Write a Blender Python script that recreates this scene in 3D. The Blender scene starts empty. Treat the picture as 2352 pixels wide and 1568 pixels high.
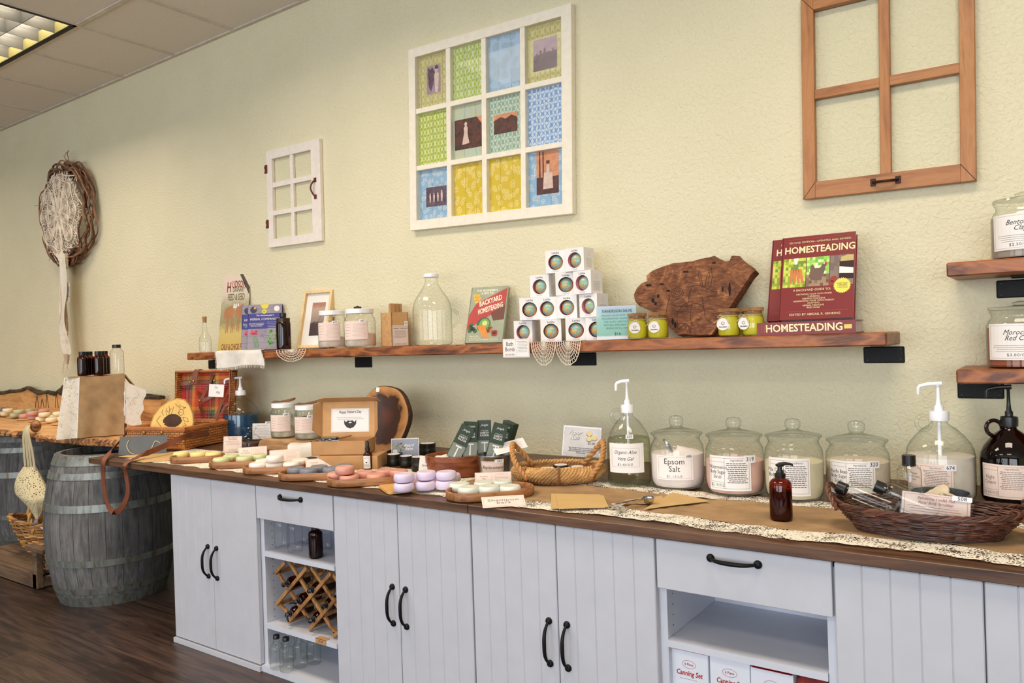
import bpy, math, random
from mathutils import Vector, Matrix, noise
PI = math.pi
random.seed(7)
sc = bpy.context.scene
C = sc.collection
# ---------------------------------------------------------------- camera
F_PX, YAW, PITCH, ROLL = 1766.55, .6158, -.0022, -.0329
CAM = Vector((3.1207, -2.7875, 1.2501))
FW = Vector((-math.sin(YAW) * math.cos(PITCH), math.cos(YAW) * math.cos(PITCH), math.sin(PITCH)))
_rt = Vector((math.cos(YAW), math.sin(YAW), 0)); _up = _rt.cross(FW)
RT = _rt * math.cos(ROLL) + _up * math.sin(ROLL)
UP = -_rt * math.sin(ROLL) + _up * math.cos(ROLL)
cd = bpy.data.cameras.new('camera'); cam = bpy.data.objects.new('camera', cd); C.objects.link(cam)
cd.sensor_width = 36; cd.lens = F_PX / 2352 * 36; cd.clip_start = .05; cd.clip_end = 60
cam.matrix_world = Matrix((RT.to_4d(), UP.to_4d(), (-FW).to_4d(), (0, 0, 0, 1))).transposed()
cam.matrix_world = Matrix.Translation(CAM) @ Matrix((RT, UP, -FW)).transposed().to_4x4()
sc.camera = cam
# ---------------------------------------------------------------- world, lamps, exposure
sc.view_settings.view_transform = 'Standard'
sc.view_settings.look = 'None'
sc.view_settings.gamma = 1
sc.view_settings.use_curve_mapping = False
sc.view_settings.exposure = 0.0
w = bpy.data.worlds.new('world'); sc.world = w; w.use_nodes = True
w.node_tree.nodes['Background'].inputs[0].default_value = (.75, .82, 1, 1)
w.node_tree.nodes['Background'].inputs[1].default_value = .5
sc.cycles.max_bounces = 10; sc.cycles.diffuse_bounces = 4; sc.cycles.glossy_bounces = 4
sc.cycles.transparent_max_bounces = 24; sc.cycles.transmission_bounces = 6
sc.cycles.caustics_reflective = False; sc.cycles.caustics_refractive = False
sc.cycles.sample_clamp_indirect = 4.0
sc.cycles.use_denoising = True
H_CEIL = 3.116
def area(name, loc, size, size_y, power, color, rot=(0, 0, 0), spread=PI):
    l = bpy.data.lights.new(name, 'AREA'); l.shape = 'RECTANGLE'; l.size = size; l.size_y = size_y
    l.energy = power; l.color = color; l.spread = spread
    o = bpy.data.objects.new(name, l); C.objects.link(o); o.location = loc; o.rotation_euler = rot
    return o
WARM = (1, .86, .69); DAY = (.82, .90, 1)
# the row of ceiling troffers: the left one is in view (its louvre is built below), the others hang outside the frame
area('troffer_lamp', (-1.983, -.915, H_CEIL + .112), 1.16, .55, 50, WARM)
for lx, ly, lp in ((.457, -1.525, 34), (2.897, -1.525, 28), (-4.423, -1.525, 20), (-1.983, -3.965, 18), (.457, -3.965, 20), (2.897, -3.965, 22)):
    area('troffer_lamp', (lx, ly, H_CEIL - .012), 1.12, .55, lp, WARM, spread=math.radians(158))
# shop-front windows behind and to the right of the photographer, then a fill light further left
area('window_and_fill_light', (4.6, -6.9, 1.55), 3.4, 2.3, 185, DAY, (PI / 2, 0, 0))
area('window_and_fill_light', (.6, -6.9, 1.55), 3.0, 2.3, 108, DAY, (PI / 2, 0, 0))
area('window_and_fill_light', (-3.4, -6.9, 1.55), 3.0, 2.3, 62, DAY, (PI / 2, 0, 0))  # added window-shaped light, only lifts the ambient level
# ---------------------------------------------------------------- helpers: picture point -> place on a real plane
def rayd(px, py): return FW + RT * ((px - 1176) / F_PX) - UP * ((py - 784) / F_PX)
def on(ax, v, px, py):
    d = rayd(px, py); return CAM + d * ((v - CAM[ax]) / d[ax])
def onz(px, py, z): return on(2, z, px, py)
def ony(px, py, y): return on(1, y, px, py)
def proj(p):
    q = Vector(p) - CAM; z = q.dot(FW)
    return 1176 + F_PX * q.dot(RT) / z, 784 - F_PX * q.dot(UP) / z, z
def ztop(L, py):
    """height of the point above L whose picture row is py"""
    a = proj((L[0], L[1], 0)); b = proj((L[0], L[1], 1)); return (py - a[1]) / (b[1] - a[1])
def met(L, px): return px * proj(L)[2] / F_PX
def rplace(cx, ybot, wpx, z0):
    """axis of a round thing standing on height z0 whose lowest outline point is (cx, ybot)"""
    L = onz(cx, ybot, z0); r = met(L, wpx) / 2
    h = Vector((L.x - CAM.x, L.y - CAM.y, 0)).normalized()
    L = L + h * r; r = met(L, wpx) / 2
    return L, r
def face_cam(L): return math.atan2(CAM.x - L[0], -(CAM.y - L[1]))   # rotation about z that turns -y towards the camera
# ---------------------------------------------------------------- materials
MATS = {}
def newmat(name):
    m = bpy.data.materials.new(name); m.use_nodes = True; nt = m.node_tree; nt.nodes.clear()
    out = nt.nodes.new('ShaderNodeOutputMaterial'); return m, nt, out
def N(nt, typ, **kw):
    n = nt.nodes.new('ShaderNode' + typ)
    for k, v in kw.items():
        if k.startswith('i_'): n.inputs[k[2:].replace('_', ' ')].default_value = v
        else: setattr(n, k, v)
    return n
def lin(c):
    return tuple((x / 12.92 if x <= .04045 else ((x + .055) / 1.055) ** 2.4) for x in c)
def c4(c): return (*lin([x / 255 for x in c]), 1)
def ramp(nt, fac, stops):
    r = N(nt, 'ValToRGB'); e = r.color_ramp.elements
    while len(e) < len(stops): e.new(.5)
    for k, (p, c) in enumerate(stops): e[k].position = p; e[k].color = c4(c) if max(c) > 1.01 else (*c[:3], 1)
    nt.links.new(fac, r.inputs[0]); return r.outputs[0]
def coords(nt, kind='Object', scale=(1, 1, 1), rot=(0, 0, 0)):
    t = N(nt, 'TexCoord'); m = N(nt, 'Mapping'); m.inputs['Scale'].default_value = scale; m.inputs['Rotation'].default_value = rot
    nt.links.new(t.outputs[kind], m.inputs[0]); return m.outputs[0]
def noise_t(nt, vec, scale, detail=4, rough=.5, dist=0):
    n = N(nt, 'TexNoise'); n.inputs['Scale'].default_value = scale; n.inputs['Detail'].default_value = detail
    n.inputs['Roughness'].default_value = rough; n.inputs['Distortion'].default_value = dist
    nt.links.new(vec, n.inputs['Vector']); return n.outputs['Fac']
def math_n(nt, op, a, b=None, c=None):
    m = N(nt, 'Math', operation=op)
    for k, v in enumerate((a, b, c)):
        if v is None: continue
        if isinstance(v, (int, float)): m.inputs[k].default_value = v
        else: nt.links.new(v, m.inputs[k])
    return m.outputs[0]
def bump(nt, h, strength, dist, bsdf):
    b = N(nt, 'Bump'); b.inputs['Strength'].default_value = strength; b.inputs['Distance'].default_value = dist
    nt.links.new(h, b.inputs['Height']); nt.links.new(b.outputs[0], bsdf.inputs['Normal'])
def principled(nt, out, color=None, rough=.5, metal=0, **kw):
    b = N(nt, 'BsdfPrincipled')
    if color is not None:
        if isinstance(color, tuple): b.inputs['Base Color'].default_value = c4(color)
        else: nt.links.new(color, b.inputs['Base Color'])
    b.inputs['Roughness'].default_value = rough; b.inputs['Metallic'].default_value = metal
    for k, v in kw.items(): b.inputs[k.replace('_', ' ')].default_value = v
    nt.links.new(b.outputs[0], out.inputs[0]); return b
def plain(name, col, rough=.5, metal=0, bumpy=0, bscale=60, vary=.06, **kw):
    """procedural single-colour material with slight tonal variation"""
    if name in MATS: return MATS[name]
    m, nt, out = newmat(name)
    v = coords(nt); n = noise_t(nt, v, 14, 3)
    lo = tuple(max(0, x * (1 - vary)) for x in col); hi = tuple(min(255, x * (1 + vary * .6)) for x in col)
    b = principled(nt, out, ramp(nt, n, [(.3, lo), (.7, hi)]), rough, metal, **kw)
    if bumpy: bump(nt, noise_t(nt, v, bscale, 3), bumpy, .002, b)
    MATS[name] = m; return m
def wood(name, cols, scale=1, axis='x', rough=.45, ring=.35, bumpy=.15, knots=0, stretch=14):
    """grain runs along axis"""
    if name in MATS: return MATS[name]
    m, nt, out = newmat(name)
    s = {'x': (1, stretch, stretch), 'y': (stretch, 1, stretch), 'z': (stretch, stretch, 1)}[axis]
    v = coords(nt, scale=tuple(k * scale for k in s))
    g = noise_t(nt, v, 2.2, 8, .62, 1.2)
    v2 = coords(nt, scale=tuple((1 if k == 1 else 3.2) * scale for k in s))
    big = noise_t(nt, v2, 2.4, 3, .5, 2.0)
    f = math_n(nt, 'ADD', math_n(nt, 'MULTIPLY', g, 1 - ring), math_n(nt, 'MULTIPLY', big, ring))
    n = len(cols); col = ramp(nt, f, [(.34 + .32 * k / (n - 1), c) for k, c in enumerate(cols)])
    b = principled(nt, out, col, rough)
    if bumpy: bump(nt, g, bumpy, .002, b)
    MATS[name] = m; return m
def thin_glass(name, tint=(.97, .99, .97), edge=(.45, .55, .5), rough=.02, gloss=1.0):
    """single-walled clear glass: see-through, darker at the rim, mirror-like by fresnel"""
    if name in MATS: return MATS[name]
    m, nt, out = newmat(name)
    lw = N(nt, 'LayerWeight'); lw.inputs['Blend'].default_value = .5; pw = math_n(nt, 'POWER', lw.outputs['Facing'], 4)
    tr = N(nt, 'BsdfTransparent'); mixc = N(nt, 'MixRGB'); mixc.inputs[1].default_value = (*tint, 1); mixc.inputs[2].default_value = (*edge, 1)
    nt.links.new(pw, mixc.inputs[0]); nt.links.new(mixc.outputs[0], tr.inputs[0])
    gl = N(nt, 'BsdfGlossy'); gl.inputs['Roughness'].default_value = rough
    f = math_n(nt, 'MULTIPLY', math_n(nt, 'ADD', math_n(nt, 'MULTIPLY', math_n(nt, 'POWER', lw.outputs['Facing'], 5), .75), .045), gloss)
    mx = N(nt, 'MixShader'); nt.links.new(f, mx.inputs[0]); nt.links.new(tr.outputs[0], mx.inputs[1]); nt.links.new(gl.outputs[0], mx.inputs[2])
    nt.links.new(mx.outputs[0], out.inputs[0]); MATS[name] = m; return m
G_CLEAR = thin_glass('clear_glass', (.975, .985, .975), (.40, .48, .43), gloss=.9)
G_PANE = thin_glass('pane_glass', (.985, .99, .985), (.95, .97, .95), gloss=.13)
G_AMBER = thin_glass('amber_glass', (.42, .09, .02), (.10, .012, .004))
G_AMBERD = thin_glass('dark_amber_glass', (.16, .05, .012), (.03, .01, .004))
G_PLAST = thin_glass('clear_plastic', (.985, .985, .99), (.60, .62, .66), rough=.08, gloss=.6)
PAPER = plain('white_paper', (238, 232, 228), .6, vary=.02)
PINKP = plain('pink_paper', (236, 214, 202), .6, vary=.03)
INK = plain('dark_ink', (52, 50, 52), .6)
INKG = plain('grey_ink', (120, 116, 118), .6)
INKR = plain('red_ink', (176, 22, 34), .5)
INKM = plain('mauve_ink', (168, 110, 112), .6)
INKB = plain('blue_ink', (48, 46, 96), .6)
WHITEPL = plain('white_plastic', (240, 240, 244), .3)
BLACKPL = plain('black_plastic', (16, 16, 18), .35)
BLACKMT = plain('black_iron', (18, 17, 18), .5, .6, .4, 220)
STEEL = plain('brushed_steel', (170, 172, 176), .28, 1)
BRASS = plain('brass', (214, 170, 90), .3, 1)
KRAFT = plain('kraft_card', (186, 140, 92), .75, bumpy=.1, bscale=300)
CORK = plain('cork', (178, 128, 78), .9, bumpy=.6, bscale=160, vary=.25)
# ---------------------------------------------------------------- mesh builder
class MB:
    def __init__(s): s.v = []; s.f = []; s.m = []; s.M = Matrix.Identity(4); s.mi = 0; s.mats = []
    def use(s, mat):
        if mat not in s.mats: s.mats.append(mat)
        s.mi = s.mats.index(mat); return s
    def at(s, *a): s.M = a[0] if isinstance(a[0], Matrix) else Matrix.Translation(a); return s
    def add(s, vs, fs):
        o = len(s.v); s.v += [s.M @ Vector(p) for p in vs]
        for f in fs: s.f.append([o + i for i in f]); s.m.append(s.mi)
        return s
    def box(s, a, b, M=None):
        x0, y0, z0 = a; x1, y1, z1 = b
        vs = [(x0, y0, z0), (x1, y0, z0), (x1, y1, z0), (x0, y1, z0), (x0, y0, z1), (x1, y0, z1), (x1, y1, z1), (x0, y1, z1)]
        if M is not None: vs = [M @ Vector(p) for p in vs]
        return s.add(vs, [(0, 3, 2, 1), (4, 5, 6, 7), (0, 1, 5, 4), (1, 2, 6, 5), (2, 3, 7, 6), (3, 0, 4, 7)])
    def rbox(s, a, b, r=.003, M=None):
        """box with chamfered edges"""
        x0, y0, z0 = a; x1, y1, z1 = b; vs = []; idx = {}
        for i, (x, dx) in enumerate(((x0, r), (x1, -r))):
            for j, (y, dy) in enumerate(((y0, r), (y1, -r))):
                for k, (z, dz) in enumerate(((z0, r), (z1, -r))):
                    for ax, p in (('x', (x, y + dy, z + dz)), ('y', (x + dx, y, z + dz)), ('z', (x + dx, y + dy, z))):
                        idx[i, j, k, ax] = len(vs); vs.append(p)
        F = []
        g = lambda i, j, k, a: idx[i, j, k, a]
        for i in (0, 1):
            q = [g(i, 0, 0, 'x'), g(i, 1, 0, 'x'), g(i, 1, 1, 'x'), g(i, 0, 1, 'x')]; F.append(q if i else q[::-1])
            q = [g(0, i, 0, 'y'), g(1, i, 0, 'y'), g(1, i, 1, 'y'), g(0, i, 1, 'y')]; F.append(q[::-1] if i else q)
            q = [g(0, 0, i, 'z'), g(1, 0, i, 'z'), g(1, 1, i, 'z'), g(0, 1, i, 'z')]; F.append(q if i else q[::-1])
            for j in (0, 1):
                q = [g(0, i, j, 'y'), g(1, i, j, 'y'), g(1, i, j, 'z'), g(0, i, j, 'z')]; F.append(q if i != j else q[::-1])
                q = [g(i, 0, j, 'x'), g(i, 1, j, 'x'), g(i, 1, j, 'z'), g(i, 0, j, 'z')]; F.append(q[::-1] if i != j else q)
                q = [g(i, j, 0, 'x'), g(i, j, 1, 'x'), g(i, j, 1, 'y'), g(i, j, 0, 'y')]; F.append(q if i != j else q[::-1])
                for k in (0, 1):
                    q = [g(i, j, k, 'x'), g(i, j, k, 'y'), g(i, j, k, 'z')]; F.append(q if (i + j + k) % 2 == 0 else q[::-1])
        if M is not None: vs = [M @ Vector(p) for p in vs]
        return s.add(vs, F)
    def prism(s, poly, z0, z1, fn=None):
        """poly: list of (x,y); extruded z0..z1; fn maps (x,y,z)->point"""
        n = len(poly); fn = fn or (lambda x, y, z: (x, y, z))
        vs = [fn(x, y, z0) for x, y in poly] + [fn(x, y, z1) for x, y in poly]
        return s.add(vs, [list(range(n))[::-1], [n + i for i in range(n)]] + [(i, (i + 1) % n, n + (i + 1) % n, n + i) for i in range(n)])
    def lathe(s, prof, seg=32, cap0=True, cap1=True, c=(0, 0, 0), sx=1, sy=1, a0=0):
        vs = []; fs = []
        for r, z in prof:
            for k in range(seg):
                a = a0 + 2 * PI * k / seg; vs.append((c[0] + r * sx * math.cos(a), c[1] + r * sy * math.sin(a), c[2] + z))
        for i in range(len(prof) - 1):
            for k in range(seg):
                k2 = (k + 1) % seg; fs.append((i * seg + k, i * seg + k2, (i + 1) * seg + k2, (i + 1) * seg + k))
        if cap0: fs.append(list(range(seg))[::-1])
        if cap1: fs.append([(len(prof) - 1) * seg + k for k in range(seg)])
        return s.add(vs, fs)
    def tube(s, pts, r, seg=8, closed=False, caps=True, rs=None, flat=1):
        pts = [Vector(p) for p in pts]; n = len(pts); vs = []; fs = []
        up = Vector((0, 0, 1)); prev = None
        for i, p in enumerate(pts):
            if closed: t = pts[(i + 1) % n] - pts[i - 1]
            else: t = pts[min(i + 1, n - 1)] - pts[max(i - 1, 0)]
            if t.length < 1e-9: t = Vector((1, 0, 0))
            t.normalize()
            if prev is None:
                a = up.cross(t)
                if a.length < .1: a = Vector((1, 0, 0)).cross(t)
            else: a = prev - t * prev.dot(t)
            if a.length < 1e-6: a = Vector((0, 1, 0)).cross(t)
            a.normalize(); prev = a; b = t.cross(a); rr = rs[i] if rs else r
            for k in range(seg):
                w = 2 * PI * k / seg; vs.append(p + a * (rr * math.cos(w)) + b * (rr * flat * math.sin(w)))
        m = n if closed else n - 1
        for i in range(m):
            j = (i + 1) % n
            for k in range(seg):
                k2 = (k + 1) % seg; fs.append((i * seg + k, i * seg + k2, j * seg + k2, j * seg + k))
        if caps and not closed: fs += [list(range(seg))[::-1], [(n - 1) * seg + k for k in range(seg)]]
        return s.add(vs, fs)
    def ribbon(s, pts, side, w, th=.0015):
        """flat strap of width w along pts; side: vector across the strap at each point"""
        pts = [Vector(p) for p in pts]; vs = []; fs = []; n = len(pts)
        for i, p in enumerate(pts):
            t = (pts[min(i + 1, n - 1)] - pts[max(i - 1, 0)]).normalized()
            sd = Vector(side[i] if isinstance(side, list) else side); sd = (sd - t * sd.dot(t)).normalized(); nn = t.cross(sd)
            for a, b in ((-1, -1), (1, -1), (1, 1), (-1, 1)): vs.append(p + sd * (a * w / 2) + nn * (b * th / 2))
        for i in range(n - 1):
            for k in range(4):
                k2 = (k + 1) % 4; fs.append((i * 4 + k, i * 4 + k2, i * 4 + 4 + k2, i * 4 + 4 + k))
        fs += [(3, 2, 1, 0), ((n - 1) * 4, (n - 1) * 4 + 1, (n - 1) * 4 + 2, (n - 1) * 4 + 3)]
        return s.add(vs, fs)
    def grid(s, nx, ny, fn, th=0):
        """surface fn(u,v) u,v in 0..1; th>0 gives it a back side offset along -normal"""
        P = [[Vector(fn(i / nx, j / ny)) for i in range(nx + 1)] for j in range(ny + 1)]
        vs = [p for row in P for p in row]; W = nx + 1
        fs = [(j * W + i, j * W + i + 1, (j + 1) * W + i + 1, (j + 1) * W + i) for j in range(ny) for i in range(nx)]
        if th:
            o = len(vs)
            for j in range(ny + 1):
                for i in range(nx + 1):
                    du = P[j][min(i + 1, nx)] - P[j][max(i - 1, 0)]; dv = P[min(j + 1, ny)][i] - P[max(j - 1, 0)][i]
                    n = du.cross(dv); n = n.normalized() if n.length > 1e-12 else Vector((0, 0, 1)); vs.append(P[j][i] - n * th)
            fs += [(o + j * W + i, o + (j + 1) * W + i, o + (j + 1) * W + i + 1, o + j * W + i + 1) for j in range(ny) for i in range(nx)]
            for i in range(nx):
                fs.append((i, o + i, o + i + 1, i + 1)); a = ny * W + i; fs.append((a, a + 1, o + a + 1, o + a))
            for j in range(ny):
                a = j * W; fs.append((a, a + W, o + a + W, o + a)); a = j * W + nx; fs.append((a, o + a, o + a + W, a + W))
        return s.add(vs, fs)
    def ball(s, c, r, seg=12, rings=8, sc_=(1, 1, 1)):
        c = Vector(c); prof = [(max(1e-4, math.sin(PI * i / rings)), -math.cos(PI * i / rings)) for i in range(rings + 1)]
        vs = []; fs = []
        for pr, pz in prof:
            for k in range(seg):
                a = 2 * PI * k / seg; vs.append((c.x + r * sc_[0] * pr * math.cos(a), c.y + r * sc_[1] * pr * math.sin(a), c.z + r * sc_[2] * pz))
        for i in range(rings):
            for k in range(seg):
                k2 = (k + 1) % seg; fs.append((i * seg + k, i * seg + k2, (i + 1) * seg + k2, (i + 1) * seg + k))
        return s.add(vs, fs)
    def text(s, body, size, fn, align='CENTER', shear=0, bold=0, th=.0003, space=1, line=1, sx=1):
        """flat lettering; fn(x, y, off) maps the letter plane to a place"""
        cu = bpy.data.curves.new('letters', 'FONT'); cu.body = body; cu.size = size; cu.align_x = align; cu.align_y = 'CENTER'
        cu.shear = shear; cu.offset = bold * size; cu.space_character = space; cu.space_line = line; cu.resolution_u = 2
        ob = bpy.data.objects.new('letters', cu); me = ob.to_mesh()
        vs = [fn(v.co.x * sx, v.co.y, th) for v in me.vertices]; fs = [tuple(p.vertices) for p in me.polygons]
        s.add(vs, fs); ob.to_mesh_clear(); bpy.data.objects.remove(ob); bpy.data.curves.remove(cu); return s
    def rect(s, x0, y0, x1, y1, fn, off=.0002, nx=1):
        vs = []; fs = []
        for i in range(nx + 1):
            x = x0 + (x1 - x0) * i / nx; vs += [fn(x, y0, off), fn(x, y1, off)]
        for i in range(nx): fs.append((2 * i, 2 * i + 2, 2 * i + 3, 2 * i + 1))
        return s.add(vs, fs)
    def frame(s, x0, y0, x1, y1, t, fn, off=.0002, nx=1):
        s.rect(x0, y0, x1, y0 + t, fn, off, nx).rect(x0, y1 - t, x1, y1, fn, off, nx)
        return s.rect(x0, y0, x0 + t, y1, fn, off).rect(x1 - t, y0, x1, y1, fn, off)
    def fill(s, poly, fn, off=.0003):
        return s.add([fn(x, y, off) for x, y in poly], [list(range(len(poly)))])
    def lines(s, x0, x1, y, n, dy, fn, t=.0012, off=.0003, seed=1):
        """n rows of small print too fine to read"""
        rr = random.Random(seed)
        for k in range(n):
            x = x0 + rr.uniform(0, .12) * (x1 - x0); e = x1 - rr.uniform(0, .12) * (x1 - x0)
            while x < e:
                w_ = rr.uniform(2.2, 6) * t; s.rect(x, y - k * dy - t / 2, min(x + w_, e), y - k * dy + t / 2, fn, off); x += w_ + t * .8
        return s
    def build(s, name, mat=None, parent=None, smooth=False, label=None, mw=None, auto=None):
        me = bpy.data.meshes.new(name); me.from_pydata([tuple(v) for v in s.v], [], s.f)
        if mat is not None and not s.mats: me.materials.append(mat)
        for m in s.mats: me.materials.append(m)
        if s.mats: me.polygons.foreach_set('material_index', s.m)
        if smooth: me.polygons.foreach_set('use_smooth', [True] * len(me.polygons))
        me.update()
        if smooth: me.set_sharp_from_angle(angle=math.radians(auto or 42))
        o = bpy.data.objects.new(name, me); C.objects.link(o)
        if parent is not None: o.parent = parent
        if mw is not None: o.matrix_local = mw
        if label: o['label'] = label
        return o
def tag(o, label, cat, group=None, kind=None):
    o['label'] = label; o['category'] = cat
    if group: o['group'] = group
    if kind: o['kind'] = kind
    return o
def thing(name, label, cat, loc=(0, 0, 0), rz=0, group=None, rot=None):
    o = bpy.data.objects.new(name, None); o.empty_display_size = .02; C.objects.link(o)
    o.location = loc; o.rotation_euler = rot if rot else (0, 0, rz)
    return tag(o, label, cat, group)
def struct(o): o['kind'] = 'structure'; return o
KIDS = {}
def dup(root, loc, rz, label, group=None, rot=None):
    """copy of a thing with copies of its parts and sub-parts"""
    if root.name not in KIDS: KIDS[root.name] = [(c, [g for g in C.objects if g.parent == c]) for c in [o for o in C.objects if o.parent == root]]
    r = root.copy(); C.objects.link(r); r.location = loc; r.rotation_euler = rot if rot else (0, 0, rz)
    r['label'] = label
    if group: r['group'] = group
    for c, gs in KIDS[root.name]:
        d = c.copy(); C.objects.link(d); d.parent = r
        for g in gs: e = g.copy(); C.objects.link(e); e.parent = d
    return r
def solve_lean(TL, TR, BL, y0, z0, W, H, rz0=.35, ln0=.2):
    """pose of a leaning rectangle (foot at depth y0, height z0) whose corners fall on the photographed ones"""
    import numpy as np
    def corners(q):
        x, rz, ln, w, h = q; ex = Vector((math.cos(rz), math.sin(rz), 0)); bk = Vector((-math.sin(rz), math.cos(rz), 0))
        up = bk * math.sin(ln) + Vector((0, 0, math.cos(ln))); o = Vector((x, y0, z0)); return o, ex, up
    def res(q):
        o, ex, up = corners(q); a = proj(o + up * q[4]); b = proj(o + up * q[4] + ex * q[3]); c_ = proj(o)
        return np.array([a[0] - TL[0], a[1] - TL[1], b[0] - TR[0], b[1] - TR[1], c_[0] - BL[0], (q[1] - rz0) * 14, (q[2] - ln0) * 40, (q[3] - W) * 60, (q[4] - H) * 60])
    q = np.array([ony(BL[0], BL[1], y0).x, rz0, ln0, W, H])
    for _ in range(25):
        r = res(q); J = np.array([(res(q + np.eye(5)[i] * 1e-5) - r) / 1e-5 for i in range(5)]).T
        q = q - np.linalg.solve(J.T @ J + 1e-3 * np.eye(5), J.T @ r)
    o, ex, up = corners(q); return basis(o, ex, up), float(q[3]), float(q[4])
def basis(o, ex, ey, ez=None):
    """matrix with local x -> ex, local y -> ey (unit vectors), origin o"""
    ex = Vector(ex).normalized(); ey = Vector(ey); ey = (ey - ex * ey.dot(ex)).normalized(); n = ex.cross(ey)
    return Matrix.Translation(Vector(o)) @ Matrix((ex, ey, n)).transposed().to_4x4()
flat = lambda x, y, o: (x, y, o)                      # letter plane = local xy, facing local +z
front = lambda x, y, o: (x, -o, y)                    # letter plane = local xz, facing local -y
def cyl(r, a0=-PI / 2, z0=0): return lambda x, y, o: ((r + o) * math.cos(a0 + x / r), (r + o) * math.sin(a0 + x / r), z0 + y)
def quad_frame(TL, TR, BL):
    """place of a flat rectangle from three world corners: matrix at the bottom-left corner, width, height"""
    TL, TR, BL = Vector(TL), Vector(TR), Vector(BL); ex = TR - TL; ey = TL - BL
    return basis(BL, ex, ey), ex.length, ey.length
# ================================================================ ROOM
def wall_mat():
    m, nt, out = newmat('painted_wall'); v = coords(nt)
    n = noise_t(nt, v, 3, 3)
    b = principled(nt, out, ramp(nt, n, [(.3, (221, 213, 180)), (.7, (226, 218, 186))]), .75)
    h = noise_t(nt, v, 75, 4, .55, .6); bump(nt, h, .9, .006, b); return m
WALL = wall_mat()
def ceil_mat():
    m, nt, out = newmat('acoustic_tile'); v = coords(nt)
    vo = N(nt, 'TexVoronoi'); vo.inputs['Scale'].default_value = 120; nt.links.new(v, vo.inputs['Vector'])
    sp = math_n(nt, 'GREATER_THAN', vo.outputs['Distance'], .2)
    n = noise_t(nt, v, 60, 3)
    k = math_n(nt, 'MULTIPLY', math_n(nt, 'GREATER_THAN', n, .42), 1)
    f = math_n(nt, 'MAXIMUM', sp, k)
    principled(nt, out, ramp(nt, f, [(0, (150, 140, 124)), (1, (222, 216, 206))]), .9); return m
def floor_mat():
    m, nt, out = newmat('laminate_floor'); v = coords(nt, scale=(1, 1, 1))
    br = N(nt, 'TexBrick'); br.inputs['Scale'].default_value = 1; br.inputs['Brick Width'].default_value = 1.3; br.inputs['Row Height'].default_value = .19
    br.inputs['Mortar Size'].default_value = .0025; br.offset = .37
    br.inputs['Color1'].default_value = (.3, .3, .3, 1); br.inputs['Color2'].default_value = (.7, .7, .7, 1); br.inputs['Mortar'].default_value = (0, 0, 0, 1)
    nt.links.new(v, br.inputs['Vector'])
    g = noise_t(nt, coords(nt, scale=(1, 12, 1)), 3.2, 7, .6, .8)
    f = math_n(nt, 'ADD', math_n(nt, 'MULTIPLY', g, .75), math_n(nt, 'MULTIPLY', br.outputs[0], .25))
    b = principled(nt, out, ramp(nt, f, [(.18, (20, 14, 11)), (.45, (50, 36, 30)), (.62, (82, 62, 52)), (.8, (104, 82, 70))]), .34)
    bump(nt, g, .12, .002, b); return m
X0, X1, Y0 = -7.5, 7.5, -7.0
struct(MB().box((X0, 0, 0), (X1, .12, H_CEIL + .1)).build('wall_back', WALL))
struct(MB().box((X0 - .12, Y0, 0), (X0, .12, H_CEIL + .1)).build('wall_left', WALL))
struct(MB().box((X1, Y0, 0), (X1 + .12, .12, H_CEIL + .1)).build('wall_right', WALL))
struct(MB().box((X0, Y0 - .12, 0), (X1, Y0, H_CEIL + .1)).build('wall_front', WALL))
struct(MB().box((X0, Y0, -.06), (X1, .12, 0)).build('floor', floor_mat()))
# ceiling tiles in a T-bar grid; openings where the troffers hang
TX0 = -.763; TS = .61
mc = MB(); cm = ceil_mat(); mg = MB()
GRID = plain('ceiling_grid_paint', (205, 196, 182), .6)
troff = {(-2, 1), (-3, 1)}
kx0, kx1 = -11, 13
rr = random.Random(3)
for i in range(kx0, kx1):
    for j in range(0, 11):
        x0 = TX0 + i * TS; y1 = -j * TS
        if (i, j) in troff: continue
        d = rr.uniform(0, .0015)
        mc.box((x0 + .006, y1 - TS + .006, H_CEIL + .003 - d), (x0 + TS - .006, y1 - .006, H_CEIL + .02))
struct(mc.build('ceiling', cm))
for i in range(kx0, kx1 + 1):
    x = TX0 + i * TS
    if i == -2: mg.box((x - .012, -TS, H_CEIL - .004), (x + .012, 0, H_CEIL + .004)).box((x - .012, Y0, H_CEIL - .004), (x + .012, -2 * TS, H_CEIL + .004))
    else: mg.box((x - .012, Y0, H_CEIL - .004), (x + .012, 0, H_CEIL + .004))
for j in range(1, 12): mg.box((X0, -j * TS - .012, H_CEIL - .0045), (X1, -j * TS + .012, H_CEIL + .0045))
mg.box((X0, -.024, H_CEIL - .006), (X1, -.0, H_CEIL + .004))
struct(mg.build('trim_1', GRID))
struct(MB().box((X0, Y0, H_CEIL + .16), (X1, .12, H_CEIL + .2)).build('ceiling_2', GRID))
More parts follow.
